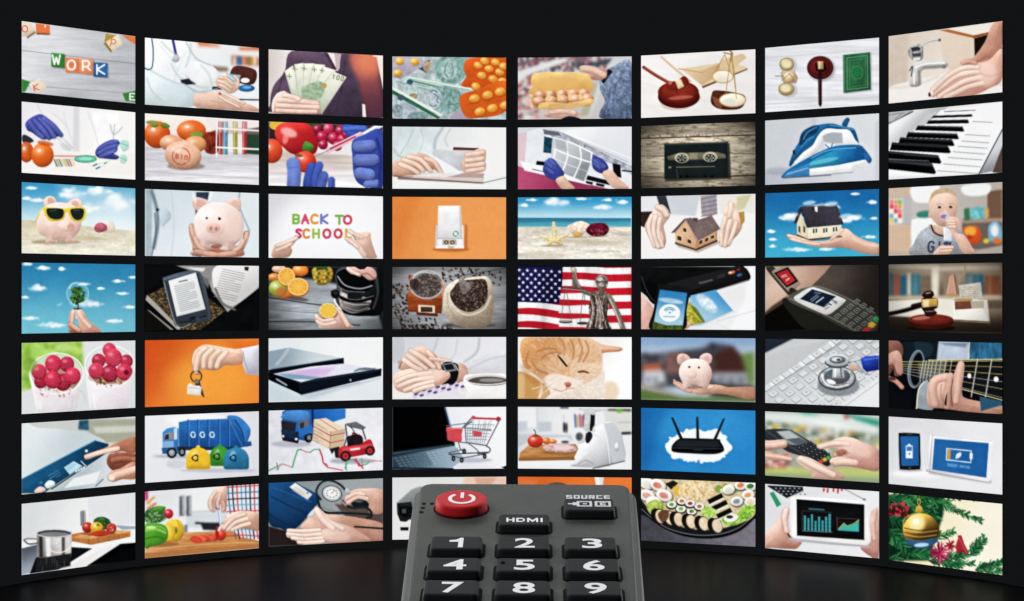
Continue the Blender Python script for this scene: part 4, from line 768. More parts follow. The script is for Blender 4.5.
@art(4, 6)
def _(P):
    P.f(G('dcdcde', 'eeeeef', 700, 60, 960, 300)).p('980 60 1004 60 1004 318 900 318 960 200', 'f6f6f8', 20)
    P.p('534 60 960 60 640 140 600 215 534 160', '121314', 4).n(.3, 30).o('534 120 600 130 620 200 590 214 560 180', '0a0b0c', 4).c('538 100 566 170 600 210', 4, '50565a', 5, .7)
    P.o('630 134 740 130 930 60 960 62 980 84 984 110 950 122 740 186 724 160', '1a1a1c', 3, .15).p('640 130 930 56 960 64 760 150 720 160', '232325', 4)
    P.l('740 186 980 116', 4, '6a6a6e', a=.8).p('772 124 830 110 832 118 776 132', '56565a').e(908, 84, 15, 6, 'e87a3c', -18, 5).e(902, 84, 6, 3, 'ffe0c0').e(940, 94, 11, 6, '3c68b8', -18, 4).e(936, 72, 8, 3, 'b03a30', -18, 4).greek(850, 100, 30, 2, 8, '5a5a5e', 3, -18)
    P.p('740 178 842 154 914 240 780 302 724 304', G('4f9cd0', 'a0cbe4', 830, 160, 780, 260), 3).e(806, 210, 50, 22, 'f2f8fa', 40, 18, 0, .8).n(.3, 14).p('732 206 740 206 798 288 724 306 716 300', 'b9b03c', 4).n(.4, 8).p('740 214 764 230 800 286 790 290 752 240', '5a6a28', 6, 0, .8).p('914 240 922 244 800 296 784 302', 'cfcfd2', 8, 0, .7)
    P.l('846 284 1004 240', 4, 'cfcfd0', a=.7).l('860 300 900 318', 4, 'e2e2e4')
    P.o('534 180 556 190 590 240 584 318 534 318', 'e0a694', 4, .3).o('706 290 730 284 740 300 720 318 700 318', 'dda08c', 4, .25)
    P.o('604 150 622 134 730 144 738 160 724 240 712 318 576 318 588 240', '17191c', 3, .12)
    P.p('614 154 726 168 706 318 584 318', G('2f84c0', '9cc8dc', 660, 160, 640, 290), 3).e(660, 200, 50, 10, 'eaf4f8', 8, 10, 0, .6).n(.2, 14).p('586 284 640 300 710 300 706 318 582 318', '4a5a20', 5).n(.5, 8)
    P.e(654, 250, 44, 37, 'f4f7f8').ring(654, 250, 44, 37, 2.6, '6aa9cc', 0, .5)
    for r in (22, 14): P.c([654-r, 246-r*.35, 654-r*.5, 246-r*.75, 654, 246-r*.9, 654+r*.5, 246-r*.75, 654+r, 246-r*.35], 4, '3a94c8')
    P.e(655, 248, 4, 4, '3a94c8').greek(630, 264, 48, 1, 5, '4a9ccc', 4.5, 2)
@art(4, 7)
def _(P):
    P.f(G('5a504a', '2c2521', 300, 60, 470, 200)).n(.08, 30)
    P.p('27 60 300 54 270 90 220 140 140 190 90 220 27 262', G('e7c3ab', 'b58a72', 80, 80, 200, 180), 8).p('27 250 60 220 120 180 120 210 27 300', '3a2a22', 12, 0, .8)
    P.p('27 262 120 200 300 318 27 324', '0c0a09', 10)
    P.o('36 72 50 60 66 62 140 140 160 160 130 176 116 168', '4a443e', 3, .25).o('58 80 84 64 118 58 130 66 168 116 174 130 160 144 130 160 116 154 66 96', 'b3a391', 3, .3).p('66 86 122 62 166 120 118 146', '15110f')
    P.p('76 88 120 70 154 116 118 138', 'cf3034').l('96 100 116 92', 3, 'f4e4e0').l('116 116 128 108', 5, 'f0d8d4').l('100 104 120 98', 3, 'f0d8d4').e(138, 154, 10, 8, '2c2622')
    P.o('100 196 140 194 300 240 420 322 220 326 130 250', '24241f', 6)
    P.o('120 192 150 164 200 144 250 142 330 180 400 206 440 230 480 250 496 270 490 310 470 326 380 324 260 262 160 220', G('5e5f55', '474840', 260, 150, 330, 280), 3, .15).c('130 190 240 240 340 290 400 324', 5, '84857a', 4, .8).c('186 148 250 142 360 186 480 250', 4, '96978c', 4, .7)
    P.o('150 196 172 168 214 146 250 150 350 190 356 204 320 236 288 256 250 246', 'd8dad8', 3, .12).p('172 192 222 152 320 182 268 226', '18283a')
    P.l('232 166 256 170', 3, '9ab0c0').greek(216, 196, 36, 2, 8, 'a8bccb', 4, -38).l('238 208 268 186', 5, 'd0dce4').greek(270, 226, 20, 2, 10, '4c5050', 4, -30).l('300 196 324 204', 4, '5c6260').l('290 212 300 216', 6, '4c5252').l('310 206 322 210', 5, '6a7472')
    for i in range(4):
        for j in range(4):
            x, y = 330 + i*32 - j*-26 - 0, 262 + i*-0 + j*15
            x = 326 + i*26 + j*28; y = 264 - i*20 + j*17
            if x < 484: P.p([x-15, y, x+2, y-13, x+16, y-4, x-1, y+10], 'aeb0a6').p([x-12, y, x+2, y-10, x+13, y-3, x-1, y+7], '1f201c').l([x-3, y, x+4, y-3], 3, 'd8dad2', a=.8)
    P.p('470 270 484 262 496 272 490 290 474 284', '3aa05a', 3, .1).p('452 292 468 284 486 296 470 312 450 306', 'd8b23c', 3, .1).p('430 318 446 306 466 314 456 326 428 326', 'd0403a', 3, .1).vig(.18)
@art(4, 8)
def _(P):
    P.f(G('a89a84', '6a5c4c', 534, 60, 534, 180)).p('534 50 720 54 720 70 534 66', 'd8cdb8').p('740 60 1000 50 990 72 740 76', 'd4c8b2').p('712 54 742 54 740 190 712 190', 'e0d6c4').p('534 180 1000 176 1000 196 534 196', 'c4b69e')
    for i, (x, w, c) in enumerate(((538, 16, '4a6a74'), (556, 26, 'a8604c'), (584, 26, '2c6c88'), (612, 14, 'd8cdb8'), (628, 36, '2f7088'), (668, 40, '7a6a58'), (760, 20, '8a7c6a'), (784, 12, '9c5a48'), (800, 12, '6a4034'), (850, 30, '5a7078'), (884, 40, '2c6478'), (930, 62, '8a5238'))): P.p([x, 86+(i % 3)*5, x+w, 86+(i % 3)*5, x+w, 176, x, 176], c, 5)
    for x in (640, 650, 812, 824, 868, 900, 950): P.l([x, 94, x, 172], 4, 'd8ccb4', a=.5)
    P.blur(2)
    P.p('770 172 790 92 800 90 812 172', 'c28a7a', 5).l('786 100 776 176', 3, 'd8b068').l('800 100 812 176', 3, 'd8b068').e(792, 176, 24, 5, 'b89050').c('846 50 850 70 842 96', 5, 'b89a58').p('822 136 914 124 920 190 828 194', 'c4bdb0', 5, .1).n(.2, 8).greek(832, 146, 78, 5, 9, 'a09886', 3, -3)
    P.p('534 250 1000 230 1000 330 534 330', G('8d7d68', '2e241c', 760, 230, 760, 320), 8).p('534 200 740 190 900 196 950 290 800 280 534 262', 'e6e0d2', 10).p('800 190 940 196 950 284 800 274', 'f0ece2', 8, 0, .8).l('800 278 950 286', 4, '6a5a48')
    P.p('806 202 876 198 876 232 808 236', '7a4a38', 3, .2).e(840, 196, 40, 6, 'b08e58', 0, 4).p('870 200 926 200 926 230 876 232', 'b0a694', 4)
    P.vig(.35, '120d0a').p('534 262 620 266 620 330 534 330', '1c1612', 16, 0, .6)
    P.g('534 254 600 240 680 216', 15, '1a1216').l('560 240 660 216', 3, '9a8c8a', a=.8).g('636 222 680 212', 17, '2a1a1e')
    P.e(708, 312, 100, 10, '0c0806', 0, 8, 0, .8).e(708, 288, 94, 30, '4c1610', 0, 3, .3).e(708, 276, 92, 22, '7c2a1e', 0, 4, .35).e(670, 270, 36, 8, 'c27a68', -6, 8, 0, .8)
    P.o('672 176 690 160 714 160 722 176 714 188 736 192 736 226 722 236 734 250 710 264 688 262 680 244 670 228 670 194 680 188', '2c1814', 3, .35).p('668 194 736 190 736 222 672 228', 'c49a50', 3, .3).p('676 196 700 194 700 224 678 226', 'f0e0a8', 6, 0, .8).c('690 170 706 166', 4, 'c8b0a8', 4).c('688 244 720 242', 4, '9a7a74', 4)
# ================================================================== pictures, fifth row
@art(5, 1)
def _(P):
    P.f(G('e4e6e4', 'd5dadb', 27, 60, 490, 320)).p('27 60 274 56 280 160 150 200 60 262 27 262', '8fc040', 14).n(.9, 24, col='c4e07a', thr=.55).n(.6, 16, col='5a9426', thr=.66).blur(2)
    P.p('27 262 130 220 260 300 27 352', 'dcdee0', 16)
    P.p('58 190 278 190 252 340 86 346', G('f2ecee', 'e0dadf', 60, 260, 250, 340), 3, .06).e(170, 186, 112, 84, 'dfe6e2', 0, 3, 0, .75).ring(170, 184, 110, 82, 4, 'f6faf8').ring(170, 186, 104, 78, 3, 'a4b0a8', 0, .6)
    P.e(168, 210, 92, 58, 'b98a7a', 0, 6, .2).e(168, 260, 88, 20, 'ece2e4', 0, 8).dots(100, 240, 240, 282, 30, 5, ['b86a5c', 'c8a070', '9aa4a8', 'd88a98', 'e8dcd4'], 3, .7, 3, 0, .9)
    for x, y, r, c in ((104, 220, 26, 'a81c3c'), (196, 222, 34, 'a41e3c'), (98, 180, 31, 'd83a5a'), (212, 148, 30, 'b8284a'), (156, 146, 34, 'd2304f'), (236, 196, 33, 'd43456'), (156, 212, 35, 'd02c4c')): P.rasp(x, y, r, c)
    P.c('60 196 70 230 110 262 180 270 250 246 276 200', 4, 'ffffff', 3, .8).l('72 230 92 330', 4, 'ffffff', a=.7)
    P.p('288 170 486 160 460 330 306 336', G('f0e8ec', 'e4dce2', 300, 220, 470, 330), 3, .06).e(388, 150, 102, 78, 'e2e6e6', 0, 3, 0, .7).ring(388, 150, 102, 78, 4, 'f8fafa').ring(388, 152, 96, 72, 3, 'b0b8b8', 0, .5).e(384, 200, 84, 30, 'a8806a', 0, 6).dots(330, 200, 440, 240, 26, 6, ['b88a5c', '5a4034', 'd8a84a', 'e8dcd4', '8a5a48'], 7, .7)
    for x, y, r, c in ((388, 186, 34, 'a02040'), (342, 134, 28, 'b02848'), (456, 136, 26, 'b02a4a'), (386, 90, 28, 'd03a58'), (332, 176, 32, 'd63c5c'), (402, 122, 36, 'd8405c'), (448, 180, 33, 'd03050')): P.rasp(x, y, r, c)
    P.e(456, 182, 11, 11, '7a1430', 0, 4).c('290 180 330 226 390 240 450 226 486 180', 4, 'ffffff', 3, .75).l('290 200 308 330', 4, 'ffffff', a=.6).c('262 260 276 262 288 300', 5, 'c8d0d2', 6, .8)
@art(5, 2)
def _(P):
    P.f(G('d9541a', 'f28c34', 534, 60, 780, 230)).e(800, 220, 160, 110, 'f8a23c', 0, 120, 0, .8).p('860 46 1000 46 1000 180', 'e0601c', 60, 0, .5)
    P.p('924 84 1000 70 1000 194 946 190 932 150', G('e4e4ec', 'b9bac8', 930, 90, 1000, 190), 3, .12).c('934 96 942 140 958 186', 4, '9fa2b4', 5)
    P.o('726 120 736 96 760 74 790 68 850 78 900 86 926 88 934 140 900 152 860 152 832 170 810 174 780 170 760 166 756 190 736 188 726 164', G('f2c3a2', 'd29478', 780, 70, 800, 175), 3, .25)
    for q in ('752 92 738 130 738 172', '782 96 768 130 768 160', '812 102 798 138 794 166', '846 112 836 140 822 168'): P.c(q, 3, SKD, 4, .7)
    P.g('744 96 734 130 742 180', 18, 'efbf9f').c('850 90 890 94 920 100', 8, 'fbdcc4', 10, .7)
    P.ring(742, 198, 22, 23, 5, '3a2e28').o('736 212 754 214 762 240 772 270 774 284 764 274 752 248 740 236', '4a4038', 3, .2).p('706 236 716 224 732 236 754 236 764 244 760 276 704 270', 'e9e6e2', sh=.1).l('708 244 758 248', 3, 'b4aca4').e(744, 220, 9, 8, '8a8078')
@art(5, 3)
def _(P):
    P.f(G('dfe6e8', 'f2f3f4', 100, 60, 350, 110)).p('27 206 140 280 330 264 496 210 496 304 27 314', G('c8d6dc', 'dfe6ea', 200, 260, 300, 310), 14)
    P.p('27 108 110 92 334 136 334 144 27 188', G('8fa2b0', 'c9d4da', 60, 110, 240, 130), 4).c('110 94 86 130 60 160', 8, 'e6eef0', 14, .5).p('27 184 150 164 334 134 336 158 200 170 27 204', '0c1420', 3).l('40 180 330 138', 3, '5a6c80', a=.7)
    P.p('60 200 334 158 440 176 490 178 230 222 130 220', G('cbb8e0', 'dfe2f0', 180, 180, 300, 200), 3).p('140 190 300 172 260 210 150 214', 'd8a8e0', 20, 0, .6).p('60 200 110 200 240 214 220 224 120 222', '6c9cb0', 8, 0, .8).c('380 190 420 176 460 182', 4, '5c6a74', 4).p('376 186 400 176 470 176 450 186', '6c7c86', 5)
    P.p('27 196 60 204 160 234 228 218 490 178 488 208 160 286 150 280 27 222', '101826', 3).p('27 196 150 240 150 280 27 224', '080c12', 3).l('60 222 100 246', 7, 'a8b4bc', 4).l('150 238 488 184', 3, '3a4a60', a=.8).e(362, 226, 4, 5, 'b0bcc8').l('160 286 400 236', 3, '2a3a50', a=.6).p('160 290 488 212 480 222 200 300', 'aebcc6', 12, 0, .7)
@art(5, 4)
def _(P):
    P.f(G('d2d3da', 'e6e6ea', 560, 60, 900, 200)).c('720 56 700 110 660 160', 8, 'b8bac4', 16, .8).c('890 56 880 110 830 150', 7, 'b0b2bc', 14, .9).c('800 60 790 120 760 150', 5, 'c2c4cc', 12, .8)
    P.o('534 60 580 54 580 120 556 150 534 150', 'c4c6ce', 8).p('556 150 590 130 590 170 560 176', '9a9ca8', 8)
    P.p('534 240 1002 230 1002 300 534 302', 'eeeae6', 8).p('610 286 700 262 800 236 850 250 830 298 620 298', 'e4dfe8', 4)
    for i in range(8):
        for j in range(4): P.e(626+i*28+j*5, 290-i*6-j*11+4, 10, 5, '6a4a84' if (i+j) % 2 else 'cfc6dc', -14, 3)
    P.o('820 170 900 130 1002 100 1002 206 900 210 850 206', 'd9dae0', 8, .1).c('850 180 930 140 1000 126', 5, 'bcbec8', 12, .8)
    P.o('560 170 566 150 590 120 620 98 650 88 700 110 724 140 738 176 724 186 700 172 690 184 660 176 640 182 580 190', G('eebfa5', 'd3987e', 600, 100, 650, 190), 3, .25).c('640 104 676 130 700 166', 3, SKD, 4, .7).c('618 116 656 144 676 172', 3, SKD, 4, .7).c('600 132 626 152 640 172', 3, SKD, 4, .7).g('680 110 712 146 728 176', 18, 'f0c4ac').g('690 138 740 144 770 152', 15, 'edb8a4').c('562 178 570 154 586 140', 5, '8a6450', 4)
    P.o('536 218 550 196 600 180 660 178 720 184 764 196 770 214 744 240 700 256 660 268 640 280 620 272 590 278 556 270 540 250', G('f2c6ae', 'd89e84', 600, 180, 640, 280), 3, .22).c('556 262 580 230 620 214', 3, SKD, 4, .6).c('596 272 616 240 660 226', 3, SKD, 4, .6).c('640 276 650 256 690 240', 3, SKD, 4, .6)
    P.o('790 160 820 158 840 176 844 200 830 226 800 236 790 200', 'd09a82', 3, .25).o('736 162 760 150 796 158 806 180 800 220 784 242 752 240 736 246 770 214 764 190 740 184', '15171b', 3, .2)
    P.p('736 160 782 152 800 186 752 194', '8d9196', 3, .1).p('744 164 778 158 790 180 756 186', '1c1f26').l('790 162 804 186', 4, 'c8ccd0').l('762 160 776 158', 3, '5c7890')
    P.o('832 206 870 202 940 200 1002 206 1002 298 860 298 836 260 824 240', 'f4f3f2', 3, .06).e(922, 224, 92, 24, 'd9d5d2', 0, 3).e(926, 230, 82, 19, '5c5450', 0, 4).e(940, 226, 50, 8, 'a8a4a2', 0, 8, 0, .8).ring(922, 222, 92, 22, 4, 'ffffff').c('834 236 812 240 812 276 850 280', 8, 'eeecea', 3)
@art(5, 5)
def _(P):
    P.f(G('f1ede9', 'fdfdfd', 380, 60, 480, 120)).e(410, 270, 36, 40, 'ead2b4', 0, 20).o('340 66 370 80 456 92 450 108 400 112 350 116', 'df9a70', 3, .2).o('350 66 380 80 450 98 400 100 360 96', 'eab48e', 6)
    P.o('27 200 60 196 120 226 160 262 150 300 27 300', 'cc9a5c', 10).p('27 200 60 196 60 300 27 300', 'e2c088', 16, 0, .7).c('124 220 130 260 120 300', 8, 'f0dcc0', 8)
    P.o('300 160 380 180 386 230 370 300 160 300 200 262', 'f3e4d4', 8, .06).n(.08, 10)
    P.o('60 52 140 50 300 50 346 62 372 100 380 160 372 196 340 226 300 244 256 262 210 270 170 262 130 226 90 196 60 170 46 130 40 90', G('dca06a', 'efc9a4', 120, 70, 330, 220), 6, .12)
    P.o('60 90 100 60 170 52 220 60 200 110 130 150 80 170 50 140', 'd1925a', 20, 0, .55).o('230 60 330 60 372 110 360 150 290 150 240 120', 'd89c66', 20, 0, .5).o('150 160 200 130 240 160 240 220 180 230', 'e2ae7c', 16, 0, .7)
    rg = random.Random(5)
    for i in range(620):
        x, y = rg.uniform(44, 372), rg.uniform(54, 262)
        if ((x-210)/168)**2 + ((y-140)/112)**2 > 1: continue
        a_ = math.atan2(y-215, x-232); L = rg.uniform(10, 22)
        P.l([x, y, x+L*math.cos(a_), y+L*math.sin(a_)], 2.6, rg.choice(['b3743c', 'f4d8b8', 'c4864e', 'f6e0c6', 'dca470', 'a8662e']), 2.6, .30)
    for q in ('250 62 262 100 256 140', '280 56 296 100 282 150', '310 66 322 104 300 150', '210 60 224 90 222 120', '130 140 150 120 190 112 210 116', '110 110 150 96 190 100', '76 110 66 146 80 176', '90 150 110 180 150 200'): P.c(q, 7, 'a8683a', 8, .55)
    P.c('200 130 212 146 228 164', 7, '5a4630').c('196 124 214 138 232 160', 3, 'f0dcc0', 3, .8).c('284 194 300 192 318 196', 5, '8a6040').c('236 150 240 190 238 230', 4, 'cf9862', 8, .7)
    P.o('140 220 180 200 230 210 260 220 300 230 260 262 210 270 170 258', 'f8ecdf', 14, 0, .85).o('222 236 240 232 252 240 246 254 232 256 224 248', 'd98a7e', 4, .2).c('180 262 210 272 232 262 262 258', 4, 'c09070', 4).c('232 256 230 266', 3, 'b07a60')
    for q in ('180 232 140 250 90 262', '184 240 150 268 120 290', '280 240 330 256 380 250'): P.c(q, 2.6, 'ffffff', 2.6, .7)
@art(5, 6)
def _(P):
    P.f(G('86a6cc', 'b8c6d6', 534, 56, 534, 130)).p('534 130 560 120 640 112 700 104 780 96 836 74 912 84 960 140 990 180 1000 230 534 260', '4a4a52', 6)
    P.p('640 120 700 112 760 140 760 190 640 200', '8a6258').p('544 160 620 156 620 188 544 192', 'b8674a').p('544 190 630 186 640 240 544 250', 'c8ccd2').p('836 120 912 86 980 160 980 196 830 196', '4c2c28').p('826 192 990 192 990 250 860 244 820 220', '9a9ea6').p('760 160 840 140 840 196 760 200', '5c4a4c').dots(540, 120, 760, 150, 20, 9, ['3a3c44', '8c949c', '5a5458'], 4, .6, 6)
    for x, y in ((560, 212), (590, 214), (616, 230), (664, 146), (690, 150), (860, 214), (900, 220), (940, 214)): P.p([x, y, x+12, y, x+12, y+22, x, y+22], '5a626c', 5)
    P.p('816 76 836 72 840 92 820 96', '2c2c34').p('946 120 1002 108 1002 240 980 240', '6c8a4a', 10).p('534 262 620 290 1002 300 1002 312 534 304', '5c7a34', 10).p('534 240 600 250 700 290 760 300 600 290 534 276', '9a968c', 8).p('820 240 1002 250 1002 304 820 290', '3a3a34', 14).blur(4)
    P.o('668 236 690 232 720 250 760 254 810 244 860 246 900 254 1002 256 1002 310 920 292 850 282 780 286 730 274 690 256', G('e8b496', 'bd8468', 800, 246, 820, 290), 3, .25).g('680 238 710 262 740 272', 12, 'e0a488').g('730 252 780 262 830 252', 10, 'eec0a6').c('672 226 684 236 700 240', 8, 'dd9c80')
    P.o('690 160 684 134 696 118 722 120 740 140 720 158', 'deafa2', 3, .22).e(708, 140, 12, 14, 'cf9a8e', 0, 6, 0, .7).o('776 136 792 118 814 116 828 130 822 156 800 160', 'e4b8aa', 3, .22).e(806, 138, 11, 13, 'd09c90', 0, 6, 0, .7)
    P.o('692 200 700 164 730 142 762 138 800 146 822 174 828 206 818 236 806 262 778 260 768 246 742 246 734 262 712 262 706 236', G('fae6de', 'e0b8aa', 710, 150, 800, 250), 3, .28).e(728, 172, 24, 16, 'fff0e8', -20, 14, 0, .7).B(746, 200, 21, 19, 'eec6b8', 0, .2, .25).e(735, 172, 4.4, 4.4, '2a2a30', 0, 2.6).e(774, 174, 4.4, 4.4, '2a2a30', 0, 2.6).e(758, 256, 30, 6, '8a5848', 0, 6, 0, .7)
@art(5, 7)
def _(P):
    P.f(G('c6c8ca', 'dcdddf', 60, 120, 300, 280)).p('27 40 140 44 27 104', '26303c').l('27 104 142 46', 5, '8e949a')
    P.p('27 108 300 44 496 44 496 100 27 250', 'c4c6c8', 8).p('300 50 346 50 60 244 27 252 27 240', 'f2f3f4', 5, 0, .9).l('340 62 27 262', 3, '8c9298')
    for j in range(-1, 8):
        for i in range(0, 13):
            x = 36 + i*41 + j*27; y = 246 - i*27.5 + j*25
            if -10 < x < 520 and 30 < y < 330 and y + x*.66 > 266 and not (y > 300 and x < 0):
                P.p([x-24, y-1, x+3, y-19, x+24, y-2, x-3, y+17], '8c9399').p([x-22, y-2, x+3, y-18, x+21, y-3, x-3, y+13], 'dadddf')
                if (i*3+j) % 2: P.l([x-3, y-3, x+4, y-5], 2.8, '70787e', a=.8)
    P.p('496 200 496 326 330 318', 'e6e8ea', 14).l('360 318 496 220', 4, 'b4babf', a=.8)
    P.e(330, 236, 86, 44, '6d757c', 0, 12, 0, .7).e(324, 206, 78, 50, '4c545c', 0, 3, .2).e(324, 204, 72, 44, 'bcc4ca', 0, 4, .3).n(.5, 18).e(324, 198, 54, 32, '5e676f', 0, 6, .3).c('262 190 276 226 320 242 370 232', 5, 'ffffff', 4, .9).e(300, 220, 20, 8, 'f4f8fa', 20, 6)
    P.p('308 150 350 150 356 206 304 206', 'c2c9ce', 3, .4).l('318 152 316 200', 5, 'ffffff').l('338 152 342 200', 4, '3e464e').e(326, 140, 52, 25, '50585f', 0, 3, .2).e(326, 132, 50, 25, 'cdd4d9', 0, 3, .3).e(326, 130, 34, 16, '6e777f', 0, 4, .3).e(322, 128, 20, 9, 'dde3e6', 0, 5).e(330, 130, 8, 5, '3c444c', 0, 4)
    P.g('374 150 400 160 426 178', 12, 'aab2b8').g('380 134 406 130 420 124', 12, 'c8ced2').o('370 162 392 146 410 160 400 176 380 174', 'c9a088', 4, .2).g('410 140 426 160 444 184', 14, 'b8bfc4')
    P.p('420 126 440 116 496 112 496 172 446 180 430 166', G('2c50c0', '1c2f84', 440, 116, 460, 180), 3, .15).l('436 130 494 122', 6, '7090e4', 5, .8)
@art(5, 8)
def _(P):
    P.f('0b0e12').o('740 54 860 54 870 100 850 140 730 150', 'b6c2d4', 5, .1).p('860 54 1000 60 1000 130 870 130', '2e6a8c', 4).n(.4, 18, (.6, 2)).l('740 56 728 134', 5, 'd8c890').l('866 56 862 128', 5, 'e0d8b0').p('740 60 860 60 850 80 770 70', '4c6478', 14, 0, .6)
    P.p('590 56 740 56 730 150 600 170', '14222c', 8).o('640 60 690 58 720 80 700 120 660 110', '1f3440', 10)
    P.e(648, 168, 34, 80, '5c6c78', 8, 3).e(654, 168, 26, 70, '0c1216', 8, 4).ring(648, 168, 32, 76, 3, '93a2ac', 8).ring(650, 168, 27, 70, 2.6, '7e8c96', 8, .7)
    P.o('534 54 580 56 596 90 588 140 596 180 584 196 560 196 556 170 540 190 534 190', '8a5a4c', 4, .3).o('534 110 570 92 590 120 594 170 586 192 570 184 556 150 534 150', 'cf9480', 4, .3).g('540 206 566 218 590 242', 18, 'c88a74').p('536 200 560 200 566 214 536 216', '5a3a34')
    P.p('650 140 830 128 1002 130 1002 294 880 262 700 218 650 210', '15181a', 3).p('656 142 780 134 760 200 660 206', '8c8e88', 12, 0, .6)
    for x in (672, 684, 697, 711, 727, 745, 765, 788): P.l([x+6, 134, x-8, 216], 3.4, 'd0d0c8', a=.9)
    for x in (830, 894, 952): P.l([x+6, 128, x-20, 282], 4.5, 'c8c8c0')
    for i, (y0, y1, c) in enumerate(((138, 134, 'd8d080'), (148, 160, 'c8b860'), (156, 190, 'c8b060'), (164, 220, 'a8a8a0'), (172, 250, 'b0a888'), (182, 286, 'a8a49a'))): P.l([590, y0, 1002, y1], 2.8, c, 2.6, .9)
    P.l('700 132 1002 128', 4, 'e0d49a').l('720 218 1002 296', 4, 'd9c88a').e(866, 196, 8, 10, 'f2f2f0').e(976, 210, 10, 11, 'f2f2f0')
    P.o('650 320 656 250 676 220 700 220 720 330 660 330', '9aa4ac', 4, .1).c('650 330 658 256 680 222', 5, 'e4e2c8')
    P.o('818 146 832 136 846 150 842 200 836 262 860 290 1002 318 1002 352 880 346 760 330 700 320 694 250 712 204 750 188 790 190 800 196', G('e7b9a4', 'c98e78', 740, 190, 820, 330), 4, .2)
    P.g('832 148 822 200 812 300', 26, 'dda692', .3).g('776 200 730 212 716 250 724 310', 32, 'dba490', .3).g('790 196 776 260 774 320', 26, 'cf9884', .3).c('800 210 792 260 796 320', 4, '5c3a30', 4, .8).c('752 230 750 270 764 320', 4, 'a86e5a', 4, .8).p('770 280 776 262 772 322 764 310', '1c1c20')
    P.p('908 280 1000 300 1000 316 914 340', '2c5c78', 4)
# ================================================================== pictures, sixth row
@art(6, 1)
def _(P):
    P.f(G('c8ccc8', 'dfe2e0', 300, 60, 490, 120)).p('300 60 494 56 494 150 370 156 300 110', 'a8aa96', 10).p('320 90 494 84 494 110 330 116', 'd4d6cc', 10, 0, .8).p('262 64 300 60 302 104 258 100', '2c6078', 3).n(.3, 14).blur(1)
    P.o('27 80 90 92 200 100 300 116 370 150 350 190 150 260 27 310', G('dfe8ea', 'c2d0d6', 60, 100, 260, 200), 4)
    P.p('190 330 370 200 494 160 494 330 150 356', G('aebcc6', 'dde2e6', 250, 250, 420, 310), 8).p('240 300 350 270 330 320 200 340', 'e8ecee', 6).l('360 304 330 332', 4, '4c6470')
    P.p('27 304 330 146 384 160 370 196 160 330 120 360 27 362', G('1c5c84', '134464', 60, 330, 350, 170), 3, .08).l('27 304 330 144', 4, '4c90b4').l('150 344 380 190', 5, '0c2c44')
    P.p('200 256 240 230 276 250 224 286', 'bfe0ee', 3, .1).p('206 258 240 236 254 244 216 272', '8cc4dc', 5, 0, .7)
    for i in range(4): P.p([246+i*10, 270-i*5, 254+i*10, 265-i*5, 256+i*10, 272-i*5, 248+i*10, 278-i*5], 'e8f4f8')
    P.o('122 324 140 308 160 314 162 326 136 342 124 336', 'dfeaf0', 3, .15).o('78 352 100 334 122 340 122 352 90 360', 'e9c2b6', 3, .15).greek(136, 290, 26, 2, 12, '6aa4c4', 3, -26).greek(160, 276, 20, 3, 10, '5a98b8', 2.6, -26).e(106, 318, 8, 4, '4c86a8', -26)
    P.e(292, 188, 6, 6, 'd8eef4').l('280 214 330 184', 8, '0e3450').l('270 230 290 250', 4, 'e0f0f6')
    P.o('380 210 400 200 440 220 494 200 494 270 430 262 400 268 376 240', '8c4e3c', 4, .2)
    P.o('284 214 300 206 350 184 400 160 440 144 470 134 494 134 494 190 470 200 440 190 400 196 350 198 310 220 290 222', G('e8b096', 'c0785c', 340, 170, 400, 210), 3, .28).g('300 212 350 192 400 184', 16, 'eec0a8').o('380 220 410 196 460 196 494 206 494 240 440 236 400 240', '9c5844', 4, .3).o('380 300 390 272 430 260 494 230 494 300 440 304 400 316', G('e4a68c', 'c98468', 400, 270, 460, 310), 3, .25).e(398, 298, 15, 13, 'f4ccbc', -20, 4, .15)
